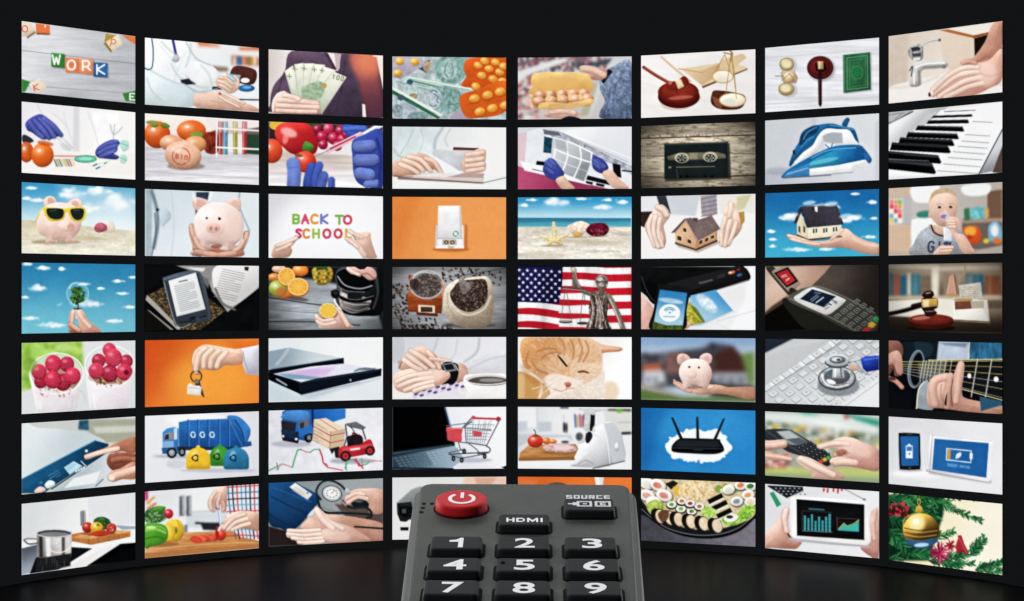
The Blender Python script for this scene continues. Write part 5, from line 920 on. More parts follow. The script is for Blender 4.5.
@art(6, 2)
def _(P):
    P.f(G('e9eaef', 'dbdce2', 540, 50, 900, 300)).e(740, 60, 120, 30, 'f6f6f9', 0, 40).e(760, 210, 190, 10, 'a8abb6', 0, 14, 0, .8).e(660, 240, 40, 20, 'c0c2cc', 0, 16, 0, .6).e(830, 268, 150, 8, 'b8bac6', 0, 12, 0, .8)
    P.p('604 112 622 96 650 90 670 96 670 200 604 196', '3f84c8', 3, .15).p('612 118 650 108 654 140 610 144', '8a949c', 3, .1).p('616 122 630 118 630 140 612 142', '3c3434').p('604 150 650 146 650 176 606 178', '86b0dc', 3).p('600 176 660 172 664 200 604 200', '2c64a4').p('650 96 664 94 664 140 652 142', 'c8d8e8')
    P.p('670 70 710 62 868 56 880 46 910 48 948 84 964 120 944 170 920 176 672 176', G('2f78c4', '1d5ca4', 740, 60, 760, 176), 3, .1)
    for x in (708, 748, 790, 834, 874): P.l([x, 60, x, 174], 4, '1a4a8a', 3, .8).l([x+5, 60, x+5, 172], 3, '64a0dc', 2.6, .7)
    P.o('868 50 884 42 920 50 960 90 962 120 940 160 930 120 900 80', '3a80c8', 3, .2).c('900 60 930 110 940 160', 5, '164484').p('940 150 966 148 970 166 944 172', '2a64ac', 3, .2).l('876 56 930 168', 4, '5c98d8', a=.6)
    P.p('664 170 920 172 900 184 664 186', '26384c').e(642, 196, 21, 22, '24282c').e(642, 196, 12, 13, 'a8acb0', 0, 3, .2).e(684, 192, 15, 20, '24282c').e(684, 192, 7, 10, '8a8e92')
    for x in (728, 766, 806): P.c([x-8, 122, x-4, 112, x+6, 112], 5, 'd8ecf8', 3).c([x+9, 118, x+8, 130, x+2, 132], 5, 'd8ecf8', 3).l([x-8, 124, x-2, 132], 5, 'd8ecf8', 3)
    for x0, y0, x1, y1, c in ((797, 166, 880, 250, '3f9a34'), (700, 172, 800, 264, 'f0c02c'), (854, 172, 958, 264, '2f7ea8')):
        m = (x0+x1)/2; w = x1-x0
        P.e(m, y0+2, 9, 9, c, 0, 3, .2).p([x0, y1-6] + [v for k_ in range(17) for v in (m - w/2*math.cos(k_*math.pi/16), y0+(y1-y0)*.62 - (y1-y0)*.60*math.sin(k_*math.pi/16)**.85)] + [x1, y1-6, x1-8, y1, x0+8, y1], c, 3, .2).e(m-w*.14, y0+30, w*.1, 16, 'ffffff', 20, 14, 0, .4).l([x0+4, y1-10, x1-4, y1-10], 3, '000000', a=.12)
        for q in range(3):
            a_ = q*2.09+.3; P.c([m-12+11*math.cos(a_), y0+45+11*math.sin(a_), m-12+13*math.cos(a_+.7), y0+45+13*math.sin(a_+.7), m-12+11*math.cos(a_+1.4), y0+45+11*math.sin(a_+1.4)], 6, '3a2c14' if c[0] != '2' else '0e2a50', 3)
@art(6, 3)
def _(P):
    P.f(G('dcdde4', 'ebebf0', 27, 60, 440, 280)).n(.05, 30).greek(50, 110, 70, 3, 12, 'c8c8d0', 2.6, -10).e(120, 180, 80, 14, 'a8aab6', 0, 16, 0, .8)
    P.p('82 50 100 38 214 36 214 140 190 170 80 150', '2266b4', 3, .1).o('84 60 110 44 180 44 196 60 190 84 140 86 80 74', '4c8cd0', 3, .15).p('78 84 140 92 136 128 80 122', '2c2c34', 3, .1).p('148 92 190 78 194 110 152 126', '6e6e76', 3).p('154 96 172 90 172 112 156 118', '36363c').p('78 122 150 130 150 172 82 160', '1c3050', 3).n(.4, 8, (1, .5)).p('82 150 150 162 148 178 84 166', '20242c').e(86, 148, 5, 5, 'e8ecf0').e(140, 160, 6, 5, 'e8ecf0').e(190, 154, 17, 21, '1a1c20').e(192, 154, 8, 10, '80848a').p('150 120 206 100 206 134 152 150', '2f70be', 3)
    P.p('204 36 342 36 342 74 290 90 214 100', G('1f62b8', '2f7cd0', 210, 50, 330, 60), 3).l('206 38 210 110', 8, '0c2c5c')
    P.p('212 80 262 74 340 118 334 190 270 200 208 166', 'd9c4a4', 3, .05).p('212 80 262 74 340 118 282 130', 'e8d6b8').p('282 130 340 118 336 190 276 200', 'cbb492').l('282 130 276 200', 3, 'a08868').l('212 108 280 146', 5, 'c8444c', a=.8).l('280 146 338 134', 5, 'c8444c', a=.8).l('210 136 278 174', 5, 'c8444c', a=.8).l('278 176 336 164', 5, 'c8444c', a=.8)
    P.l('236 78 308 124', 4, 'c0505a', a=.7).greek(220, 98, 50, 6, 13, 'a89070', 2.6, 28)
    P.e(370, 250, 90, 12, '9a9ca8', 0, 14, 0, .8).p('276 200 316 190 330 240 300 236 296 208 286 222', '26282c')
    P.o('318 196 350 186 400 180 440 160 456 186 462 214 430 222 350 236 316 236', 'c62a34', 3, .2).p('330 196 400 186 450 178 452 192 380 204 330 212', 'e04a50', 3).p('360 200 400 194 402 202 362 208', 'f0e4e4')
    P.p('346 150 380 140 410 180 350 190', '201c20', 4).p('338 98 384 88 426 112 414 122 360 112', '6c7076', 3, .1).l('342 104 348 150 336 190', 6, '505458').l('412 120 424 160', 6, '505458').l('362 108 378 130 350 170', 4, '3a3e42').c('372 136 386 140 386 156', 7, '7a1c24').o('372 150 390 140 410 150 412 176 380 182', '2a2226', 4)
    for x, y, r in ((342, 230, 22), (442, 208, 20)): P.e(x, y, r, r*1.0, '26262a').e(x, y, r*.55, r*.58, 'd8343c').e(x, y, r*.2, r*.2, '6a1c20')
    P.l('27 288 60 272 84 262 104 268 124 276', 5, 'd88a94').l('27 290 56 276', 6, '6ab48c').l('60 286 80 262', 4, '6ab48c').l('124 276 134 240 146 204 160 202', 6, '4cac7c').l('160 204 184 214 200 214', 4, 'd06a78').l('196 214 214 202 236 202', 5, '5cb088').l('236 204 246 230 250 256 270 276', 6, 'd0404c').l('262 260 270 276 300 282 330 288', 5, 'd46470').l('340 280 350 250 372 244', 6, '5cb088').l('376 244 400 264 414 280', 6, 'cc4450').l('408 240 412 268 430 262 440 250', 5, '5cb088').l('440 248 490 250', 4, 'd88a94').l('60 258 66 286', 3, '505a60').l('342 262 346 288', 5, '5cb088').l('384 240 396 270 412 268', 5, 'cc4450')
@art(6, 4)
def _(P):
    P.f(G('dfe2ea', 'f6f6f9', 760, 200, 960, 80)).p('534 27 744 27 788 176 780 186 534 230', '020203').l('748 28 786 172', 7, '2c4a60').l('756 28 792 170', 3, '9ab4c4', a=.8).p('534 212 790 176 790 188 534 232', '1c2c38').p('534 216 780 184 780 188 534 224', '3c5464', 3)
    P.p('534 230 790 188 830 240 780 276 534 284', G('2c4454', '9ab0c0', 534, 240, 800, 250), 4)
    for j in range(5):
        for i in range(14):
            x = 540 + i*19 + j*7; y = 236 - i*3.0 + j*10.5
            if x < 800 - j*6: P.p([x, y, x+14, y-2, x+17, y+5, x+3, y+7.5], '8fa8b8' if i > 6 else '5c7484', 2.6, 0, .9)
    P.p('534 276 780 278 790 284 534 284', '1a242c').p('980 276 1002 268 1002 284', '14161a')
    P.e(850, 246, 90, 10, 'a8acb8', 0, 14, 0, .7)
    P.l('756 106 860 92', 4, '6c7480').l('820 116 860 72', 5, '505862').l('862 74 976 78', 8, 'c8404c').e(866, 72, 9, 8, 'd8545e').e(968, 78, 10, 10, 'c03844').l('972 84 920 186', 5, '6c6e78').l('860 84 830 112', 4, '5c6470').l('830 114 938 122', 4, '5c6470').l('832 112 836 174', 4, '5c6470').l('836 174 916 186', 5, '5c6470').l('760 164 836 176', 4, '5c6470')
    for i in range(9): P.l([842+i*11, 114-i*3, 842+i*8.5, 178], 2.6, '707884', 2.6, .8)
    for y in (100, 124, 136, 148, 160): P.l([838, y, 952-(y-100)*.5, y+6-4], 2.6, '707884', 2.6, .8)
    for i in range(4): P.l([866+i*24, 84, 862+i*24, 118], 2.6, '80868f', 2.6, .7)
    P.o('756 112 790 114 820 116 818 140 814 172 764 164 758 140', 'dd5058', 3, .08).l('762 114 818 118', 4, 'f08a90').p('862 126 900 130 898 150 866 148', 'd0505a', 4)
    P.l('804 172 812 200 826 210', 4, '5c6068').c('846 178 876 200 890 216', 4, '5c6068').c('916 186 934 200 926 216 884 220', 5, '50545c').l('766 222 924 214', 5, '50545c').l('770 214 830 202', 4, '5c6068').l('780 228 818 238 910 222', 4, '50545c').l('766 216 780 230', 4, '50545c')
    for x, y in ((784, 240), (818, 246), (828, 210), (912, 230)): P.e(x, y, 8, 11, '24272c').e(x, y, 3, 4, '8a8e94')
    P.p('1000 272 1004 270 1004 284', '101010')
@art(6, 5)
def _(P):
    P.f(G('d4d8dc', 'e9eaeb', 27, 60, 250, 120)).p('27 30 110 30 110 110 27 120', 'e9ebed', 6).p('116 90 170 88 170 128 116 130', 'b4bcc8', 8, 0, .7).l('110 30 112 120', 3, 'b0b6bc').p('27 90 70 86 70 120 27 130', 'b9c2d0', 10, 0, .8).l('220 60 220 110', 4, 'c4c8cc').p('206 28 240 28 240 36 206 36', '6a6e74').p('380 34 496 34 496 130 400 140', 'd8d9d4', 4).p('400 36 496 36 496 48 400 44', '6a6450').e(448, 44, 14, 8, '6cb43c', 0, 6).l('440 92 496 90', 3, 'a0a29c').p('456 132 496 130 496 140 456 142', '2c2c2c')
    for i, (x, c) in enumerate(((266, '3a4a9c'), (276, 'c8a03c'), (286, '9a3c8c'), (296, 'c0443c'), (304, '3c3c4c'))): P.l([x, 60+i % 2*6, x+3, 110], 6, c, 4)
    P.p('27 140 250 144 260 170 230 150 100 160 40 190 27 200', 'c2c6ca', 10).e(222, 112, 5, 22, '34363a').e(232, 114, 4, 22, '34363a').e(226, 172, 16, 5, '3c3c40').blur(1)
    P.p('27 246 496 240 496 282 27 282', 'edeeef', 6).p('40 216 76 184 270 180 300 240 200 244 36 246', G('cc9660', 'b88048', 60, 190, 80, 244), 3).n(.15, 12, (4, .6)).p('36 236 260 232 270 246 36 250', '9a6838', 4)
    P.B(104, 168, 32, 27, 'd8402a').e(104, 146, 10, 5, 'a8301c').c('104 146 104 130 98 122', 4, '3c6a2c').leaf(100, 142, 20, 4, 20, '3c7a2c').B(150, 168, 18, 14, 'd8702a').B(176, 170, 16, 10, 'de7f34').e(204, 214, 70, 10, '8a6038', 0, 10, 0, .6)
    P.o('136 196 150 184 200 178 250 184 272 196 268 208 230 214 160 210', 'd8aca8', 3, .15).n(.3, 7).o('180 186 230 184 262 194 230 206 190 204', 'ead0cc', 8)
    P.e(330, 268, 80, 8, '8a8c90', 0, 10, 0, .6).p('264 234 280 200 296 150 340 120 380 96 406 88 420 90 440 110 460 150 474 220 470 246 430 262 360 280 340 270 318 262 296 266 268 262', G('f6f7f8', 'b4b9be', 320, 140, 450, 250), 4, .16).p('380 96 420 90 440 110 474 220 470 246 420 262 400 160', 'c6cacf', 6, 0, .9).l('384 98 398 160 410 262', 3, 'f8f8fa').c('300 200 330 160 350 130', 6, 'ffffff', 8, .8).e(440, 190, 10, 22, 'b9bec3', 10, 5, .15).e(436, 186, 6, 12, 'f4f4f6', 10, 3).c('280 262 310 246 340 262', 5, '9aa0a6', 5, .8).l('340 280 470 250', 4, '5a5e62', 4)
    P.p('276 26 420 26 400 40 350 50 350 64 306 62 300 46 280 38', 'cfd3d6', 3, .1).l('278 30 420 30', 5, 'f8f8f8').p('330 60 348 62 346 130 326 126', '202226').p('306 60 328 62 326 130 300 126', 'c9cdd0', 3, .15).o('262 150 270 126 290 120 312 128 316 152 302 174 280 176', 'd8dbdd', 3, .15).e(284, 150, 20, 22, '9a9ea2', 0, 3).e(284, 150, 12, 13, '5c6064').n(.7, 5).ring(284, 150, 19, 21, 3, 'f4f4f4').o('312 138 330 130 338 150 322 176 310 170', '24262a').c('346 110 340 134 360 150', 8, 'e4e6e8', 5)
@art(6, 6)
def _(P):
    P.f(G('1a74b8', '2a8cd0', 540, 60, 760, 150)).e(770, 110, 200, 90, '3a9cdc', 0, 110, 0, .55).p('534 32 640 34 560 300 534 300', '1664a4', 60, 0, .4)
    P.o('640 196 660 166 700 140 760 116 800 130 850 118 876 150 900 180 904 204 880 226 850 250 790 244 740 252 700 240 660 226', 'eef4f8', 8)
    rg = random.Random(9)
    for i in range(90):
        q = rg.uniform(0, 6.28); x, y = 772+126*math.cos(q)*rg.uniform(.8, 1.03), 190+62*math.sin(q)*rg.uniform(.8, 1.08)
        P.e(x, y, rg.uniform(5, 14), rg.uniform(4, 10), 'f4f8fb', rg.uniform(0, 90), 5)
    for q in ('664 72 702 158', '767 70 770 176', '877 76 840 160'):
        x0, y0, x1, y1 = [float(v) for v in q.split()]; P.p([x0-4, y0, x0+4, y0-1, x1+7, y1, x1-7, y1], '15191f')
        P.l([x0, y0+4, x1, y1], 2.6, '3a444e', a=.6)
    P.o('662 196 668 180 690 160 720 156 850 160 862 170 876 196 872 212 830 222 720 218 668 212', '14181e', 3, .15).p('690 164 850 166 866 192 672 190', '262b32', 5).p('668 198 872 202 866 212 672 208', '0a0c10', 4).l('668 196 872 200', 3, '4c545c', a=.8).greek(752, 204, 40, 1, 3, '5c6870', 2.6)
@art(6, 7)
def _(P):
    P.f('a8aca0'); rg = random.Random(12)
    for i in range(150):
        x, y = rg.uniform(27, 496), rg.uniform(50, 170); P.e(x, y + (x-27)*.1, 11, 9, rg.choice(['d8c84a', 'c87a4a', 'e8e4d8', '6a8a5c', '4c6a5c', 'd8d4c8', 'e0a83c', '7a8c9c', 'f0eee4', '2f5c50']), 0, 6, 0, .85)
    for i in range(70): P.e(rg.uniform(27, 130), rg.uniform(200, 262), 9, 9, rg.choice(['c84a4a', 'e8e4d8', 'a83c44', 'd8b0a0', '6a7a5c']), 0, 6, 0, .8)
    P.p('27 30 496 44 496 120 27 64', 'dce6e0', 10).p('340 34 496 60 496 90 400 60', '3c9c84', 8).p('150 30 210 32 260 44 200 40', '3fae8c', 6).e(362, 50, 10, 8, 'd83c3c', 0, 6).p('200 60 300 64 400 100 300 90', 'f4f8f4', 14, 0, .8).p('27 262 250 258 496 262 496 316 27 290', 'b9c47c', 14).l('27 264 250 262', 6, 'd8d44c', 8).l('330 262 496 266', 7, 'd4cf4a', 8).p('27 280 496 300 496 318 27 290', '8aa07c', 10).blur(3)
    P.o('27 106 60 98 130 100 150 110 200 140 280 190 302 220 300 240 280 252 240 240 180 210 120 190 60 150 27 140', '34393e', 3, .2).p('74 108 132 102 206 152 160 164 130 162', '8c9498', 3).p('80 110 128 106 168 134 120 140', 'b4bcbc', 4).p('118 140 168 134 206 152 160 164', '5c666a', 3).l('40 110 180 200 270 246', 4, '585e64', 4, .8)
    for i in range(5):
        for j in range(4):
            x, y = 172+i*22+j*-0+j*11, 168+i*14-j*2+j*-4; x = 170 + i*19 + j*14; y = 176 + i*12 - j*8
            P.p([x-8, y, x, y-6, x+9, y-1, x+1, y+6], '1c2024').e(x, y-1, 2.6, 2, 'b0b8bc', 0, 2.6)
    P.p('246 230 258 222 272 232 260 240', 'd0503c').p('262 222 274 214 286 224 274 232', 'd8b03c').p('278 214 288 206 300 216 290 224', '4cae5c')
    P.o('27 150 70 144 110 142 122 160 110 176 70 182 27 186', G('edc0ac', 'd0937c', 60, 144, 70, 184), 3, .28).o('27 190 60 196 110 206 150 218 110 228 60 226 27 220', 'dba48e', 3, .28).e(106, 156, 12, 9, 'f6d4c6', 0, 4)
    P.o('160 216 180 208 220 220 270 246 330 272 350 302 230 300 220 280 190 256 164 236', G('f0c6b4', 'd69c88', 200, 220, 290, 300), 3, .25).g('176 222 230 250 290 280', 22, 'f2cdbc')
    P.o('240 166 260 156 300 146 350 130 400 138 440 160 496 186 496 266 440 264 390 254 340 250 310 252 300 236 310 216 330 206 320 190 330 182 300 176 260 180', G('eec2ae', 'cb8f7c', 340, 130, 400, 256), 3, .24)
    P.g('250 170 300 160 350 158', 17, 'f2cbba').g('306 230 340 224 380 230', 24, 'efc2b0').c('310 190 350 190 380 200', 4, SKD, 5, .8).g('316 204 340 190 360 196', 15, 'd8a08a').o('320 190 350 180 366 190 350 206 330 210', 'b87462', 5, .2)
@art(6, 8)
def _(P):
    P.f(G('d8d8dc', 'e8e8eb', 534, 60, 900, 260)).e(660, 280, 110, 20, 'f4f4f6', 0, 30).e(624, 266, 50, 8, 'b0b0b8', 0, 10, 0, .8).p('700 270 930 310 960 306 950 322 700 282', 'b4b4bc', 10, 0, .8)
    P.o('576 122 584 114 620 114 656 116 664 124 666 190 666 256 656 264 620 266 588 264 580 256 577 190', '1c1f23', 2.6, .1).c('577 126 578 190 581 252', 2.6, '80858a', 2.6, .7).p('583 128 658 128 660 248 588 250', '2468a8').l('612 120 630 120', 2.6, '60666c').e(622, 258, 6, 4, '505860')
    P.p('606 166 634 166 634 218 606 218', 'eef4f8').p('614 160 626 160 626 166 614 166', 'eef4f8').p('609 170 631 170 631 188 609 188', '3a7cb8').l('616 200 626 200', 3.4, '4a86b8').l('621 195 621 206', 3, '4a86b8')
    P.o('706 136 718 126 830 136 950 146 964 154 966 180 958 290 950 310 936 314 830 296 708 270 700 262', 'f4f4f5', 3, .1).o('700 262 712 132 718 126 716 140 708 264', 'c2c2c8', 3).l('718 126 956 148', 3, 'c8c8ce', a=.8).o('700 262 708 270 936 314 950 310 936 318 706 276', 'a8a8ae', 3)
    P.p('724 138 946 156 936 298 714 264', '1f66a8').p('724 138 830 146 820 280 714 264', '2c74b4', 20, 0, .5)
    P.l('774 178 874 188 872 236 772 224 774 178', 4, 'e8f2f8').p('868 196 880 198 879 222 867 220', 'e8f2f8').p('777 181 790 183 788 222 776 221', 'd8963a').o('812 220 814 202 832 194 830 210', 'f4f8fa', 3).l('810 222 830 198', 2.6, 'a0c4e0').t('ENERGY SAVING', 778, 240, 9, '7cb0d8', 2.6, 7.0, 7, .7, .8)
# ================================================================== pictures, bottom row
@art(7, 1)
def _(P):
    P.f(G('d8dbdd', 'ececec', 60, 120, 300, 160)).p('300 60 493 52 493 180 320 190', 'dfe1e4', 8).l('300 80 310 190', 3, 'c8ccd0', a=.8).p('400 184 493 190 493 204 440 204', '9aa8ba', 6)
    P.p('266 128 288 124 290 184 268 188', 'a8aaac', 3, .3).l('278 126 278 184', 4, '5c5e60').l('270 128 270 186', 2.6, '505254')
    P.p('27 252 493 200 493 260 420 262 290 354 180 366 27 380', 'f0efee', 6).p('27 280 90 264 90 330 80 376 27 388', G('5c6470', 'a0a8b4', 40, 280, 60, 380), 3)
    P.p('425 262 494 256 494 328 290 354', '06070a').p('222 274 316 280 180 366 60 384 84 320 140 280', '14161a', 3).p('424 254 430 262 290 354 180 366', 'e8e7e5', 4)
    P.p('200 230 240 220 270 214 420 206 472 208 472 232 420 244 310 266 230 250 210 246', 'c27a40', 3, .1).p('232 236 330 206 472 208 466 214 310 240', 'dca468', 3).n(.14, 9, (3, .6))
    for x in (300, 340, 384, 424): P.l([x, 240-(x-300)*.12, x+2, 262-(x-300)*.16], 3, '8a5428', a=.8)
    P.e(344, 220, 70, 8, '7a4420', 0, 8, 0, .6).o('322 166 340 152 366 152 390 168 386 196 350 206 326 190', '2c5428', 3, .2).n(.8, 6, col='5c8c48', thr=.55).B(296, 194, 22, 22, 'c8301f').B(334, 194, 26, 22, 'e8b42c').e(340, 184, 8, 6, '7a8a2c').B(394, 198, 21, 21, 'd03424').e(394, 198, 13, 15, 'b03c2c').n(.6, 5, col='ecc0a0', thr=.62).o('310 224 330 210 370 206 386 220 350 232', 'c23c24', 3, .3).l('300 226 340 222', 5, 'c04424')
    P.o('88 230 90 218 120 208 180 202 222 204 232 212 230 300 222 316 160 322 96 318 90 300', G('8c8a88', 'e0dedc', 90, 260, 190, 260), 3, .35)
    P.p('98 232 112 230 114 316 100 316', '2c2a2a', 8, 0, .9).p('190 224 204 222 204 314 192 316', '4c4846', 8, 0, .9).p('124 230 144 228 146 318 128 318', 'f4f2f0', 12, 0, .9).p('212 222 228 220 226 300 214 306', 'd8d4d0', 5, 0, .7)
    P.e(160, 220, 72, 16, '3c3c3e', 0, 3).e(160, 222, 62, 10, '84868a', 0, 5).ring(160, 218, 72, 16, 4, 'd8d8d8').c('36 246 50 240 90 242', 6, '8a8a8c').c('38 248 56 262 92 258', 6, '5c5c5e').c('130 250 150 290 190 296 220 280 232 260', 4, 'f0eeec')
    P.p('88 322 230 300 226 352 140 372 84 376', '232426', 8).n(.9, 14, (.4, 3), col='55565a', thr=.7)
@art(7, 2)
def _(P):
    P.f(G('dfe2e4', 'ededee', 600, 60, 760, 120)).l('690 132 880 124', 5, 'b4c0c8').p('700 136 880 130 880 200 700 196', 'd0d8dc', 10)
    for x in (684, 712): P.p([x-12, 66, x+10, 62, x+10, 146, x-12, 148], '8c9096', 3, .3).l([x-5, 68, x-5, 140], 3, '24262a').l([x+5, 68, x+5, 140], 3, 'e8ecf0')
    P.p('692 184 706 182 706 218 692 218', '7c8086').l('740 176 816 180', 8, '2c3038').p('760 176 850 174 850 208 770 204', '2a2e34', 6).p('532 46 545 46 545 80 532 86', 'c8447c').l('540 96 570 70', 8, 'e8842c').l('544 116 576 96', 7, 'd8503c').l('550 84 556 110', 5, 'f0b04c').blur(1)
    P.p('532 270 620 232 700 214 880 208 1000 250 1000 278 800 296 532 322', G('d8a068', 'c4854c', 600, 230, 640, 310), 3).n(.16, 12, (5, .5)).p('532 300 800 276 1000 262 1000 278 532 322', 'b07440', 6, 0, .8).c('580 280 800 262 980 256', 3, 'e8bc88', 6, .7)
    P.p('866 24 1000 12 1000 248 920 232 866 150', 'e9e6ea', 3)
    for i in range(8): P.c([872+i*18, 22-i, 880+i*17, 120, 905+i*15, 240], 6, ('2c6ca0', '1c1c24', 'c83c44', '4ca0c0')[i % 4], 4, .8)
    for i in range(9): P.c([866, 30+i*25, 930, 26+i*25, 1000, 22+i*26], 6, ('c8404c', '2c74a8', '24242c', '54a8c4')[i % 4], 4, .7)
    P.o('534 130 560 112 600 108 620 130 616 160 580 176 534 170', '3f7440', 4, .2).n(.9, 8, col='8cb870', thr=.55).n(.7, 7, col='1f4420', thr=.6).leaf(560, 122, 60, 12, -10, '5c9c3c').B(629, 138, 19, 20, 'c8283c')
    P.B(656, 206, 36, 46, 'ecc02c').e(640, 200, 22, 40, 'f4d040', 0, 10, 0, .7).c('664 166 676 200 668 246', 5, 'c89418', 5, .7).e(656, 206, 14, 16, 'b89c28', 0, 6).e(658, 208, 6, 9, '5c7c2c').B(628, 216, 28, 40, 'f0c434', 0, .6, .3)
    P.e(590, 262, 80, 12, '7c5428', 0, 12, 0, .6).o('532 186 560 178 600 180 624 200 624 240 600 262 560 272 532 276', '4f9c2c', 3, .3).c('536 206 580 202 616 216', 10, '9cd45c', 9, .8).c('536 240 580 232 614 244', 6, '2f7418', 7, .8).e(556, 194, 20, 6, 'e0f4c0', 0, 6, 0, .8)
    for i in range(5): P.e(806-i*16, 236+i*2, 26, 14, ('d84a34', 'e06a50')[i % 2], 12, 3, .25)
    P.B(842, 224, 22, 24, 'd43c2c').e(828, 216, 8, 28, 'b0281c', 0, 4).e(846, 196, 12, 8, 'e89080')
    P.p('826 118 838 118 846 180 838 188', 'b4bcd8', 3).l('836 124 844 180', 3, 'f4f8ff').g('832 90 828 112', 15, '6c40a0').o('790 84 810 56 840 26 866 22 868 90 862 126 846 124 842 96 826 92 816 110 818 130 802 124', G('e8b8a0', 'c88c74', 800, 60, 860, 120), 3, .26)
    P.g('806 76 798 104 812 124', 15, 'e8bca4').g('850 90 856 110 852 124', 15, 'dba48c')
    P.o('846 190 860 160 890 134 940 126 1000 140 1000 206 960 202 910 196 880 198 866 208 850 206', G('f0c4ac', 'd2997f', 880, 130, 900, 206), 3, .25).c('860 196 880 170 910 156', 3, SKD, 4, .6).c('880 196 896 180 920 170', 3, SKD, 4, .6).g('850 186 840 196 836 206', 12, 'eec2ac')
@art(7, 3)
def _(P):
    P.f(G('8a9498', '9fa6a8', 100, 60, 400, 120)).p('300 140 496 150 496 236 380 240', '5c4c46', 12).p('27 230 140 260 200 306 27 314', '2c2422', 10)
    P.o('27 52 120 44 160 64 226 100 232 130 210 160 160 220 110 256 80 240 27 212', G('1d5488', '12375e', 80, 60, 120, 240), 3, .15).c('40 110 120 150 190 180', 6, '0d2c50', 7, .7).c('40 70 120 100 200 130', 5, '2c6ca4', 8, .7).c('27 180 70 206 110 226', 5, '0d2a4c', 7, .7).n(.15, 10)
    P.p('112 70 136 52 206 100 186 122', 'e3e2dc', 3, .06).greek(134, 68, 50, 3, 9, 'a8a8a4', 2.6, 32).e(186, 94, 5, 5, '8c9094')
    P.o('190 190 240 176 310 184 400 196 496 222 496 286 430 290 330 262 240 280 180 262', G('e4b49c', 'bd846c', 250, 180, 300, 270), 4, .2)
    P.o('340 108 370 84 410 76 496 84 496 172 440 176 436 140 410 120 380 124 360 140 340 134', G('e8baa4', 'c68c76', 380, 80, 440, 170), 3, .25).g('348 112 376 96 410 92', 14, 'efc6b2').c('370 130 400 118 430 130', 4, SKD, 5, .7)
    P.c('240 120 222 90 240 54 276 42 320 60 352 96', 9, '2c3438').c('250 112 234 90 248 62 280 50', 3, '8c969a', 3, .8).c('228 110 236 150 262 174 340 176 420 180 448 184', 10, '232a2e').c('240 150 290 166 350 170', 3, '707a7e', 3, .8)
    P.e(286, 96, 42, 33, '3c4448', 12, 3, .2).e(286, 96, 38, 30, 'c2cacc', 12, 3, .1).e(286, 95, 30, 23, 'f2f4f2', 12).ring(286, 95, 22, 17, 2.6, 'b0b4b4', 12, .8)
    for q in range(10): P.l([286+24*math.cos(q*.63), 95+18*math.sin(q*.63), 286+20*math.cos(q*.63), 95+15*math.sin(q*.63)], 2.6, '3c4044')
    P.l('284 96 298 84', 2.6, 'c03830').g('330 130 344 150', 14, '7a5c50').e(350, 88, 10, 14, 'b8bcbc', -30, 3, .3).l('320 126 350 148', 6, '9aa0a4')
    P.o('366 140 372 122 400 116 426 126 438 142 424 156 390 156', '1c2428', 3, .3).e(396, 128, 16, 5, '6c787e', 0, 5, 0, .8).c('350 148 376 156 420 152 444 168 448 190 430 196', 10, '242a2e').c('380 232 440 236 496 240', 8, '2c3032')
    P.o('100 262 104 246 116 240 180 248 212 240 250 238 280 230 230 196 214 168 218 150 236 156 290 206 360 232 420 266 440 290 340 302 250 296 180 306 150 300 126 280 104 276', G('f2cab6', 'd7a28c', 230, 200, 300, 300), 3, .22)
    P.o('158 236 180 206 210 190 250 206 284 232 240 246 200 252', 'e0ac94', 4, .15).c('120 252 180 264 230 262', 3, SKD, 4, .6).c('118 272 180 280 230 276', 3, SKD, 4, .6).c('142 290 190 294 236 288', 3, SKD, 4, .6).g('226 164 262 204 330 240', 20, 'f4d0be').o('186 188 204 166 224 150 226 166 214 190 196 196', 'd8dcdc', 3, .2)
@art(7, 4)
def _(P):
    P.f(G('dcdcdc', 'e8e6e4', 540, 60, 640, 240)).p('830 28 1002 24 1002 80 820 66', 'e4b8a0', 20).p('870 30 960 30 940 60 880 60', 'd49c84', 14)
    P.p('552 136 612 80 640 68 900 70 900 240 640 220 600 200', G('9a9e9e', '6c7070', 600, 80, 640, 160), 3).l('552 134 612 80 640 70', 4, 'b8bcbc').p('552 136 612 130 622 190 590 212 566 210 554 180', '22262a', 3, .1).p('562 152 600 148 606 190 584 196 564 182', '0c0e10').p('572 160 590 158 590 176 574 178', '4c5256').p('590 150 616 150 616 176 596 178', '101214').p('566 234 600 234 600 248 568 248', '1c2024').n(.2, 8)
@art(7, 5)
def _(P):
    P.f(G('d9621f', 'f07c34', 30, 60, 400, 60)).p('346 28 384 30 376 80 356 80', 'f2f0ee', 4).p('364 30 384 30 378 80 370 80', 'd8d8d8', 4, 0, .7).e(192, 76, 50, 26, '5c5450', 0, 4, .2).p('27 32 120 36 90 80 27 80', 'e07a44', 20, 0, .7)
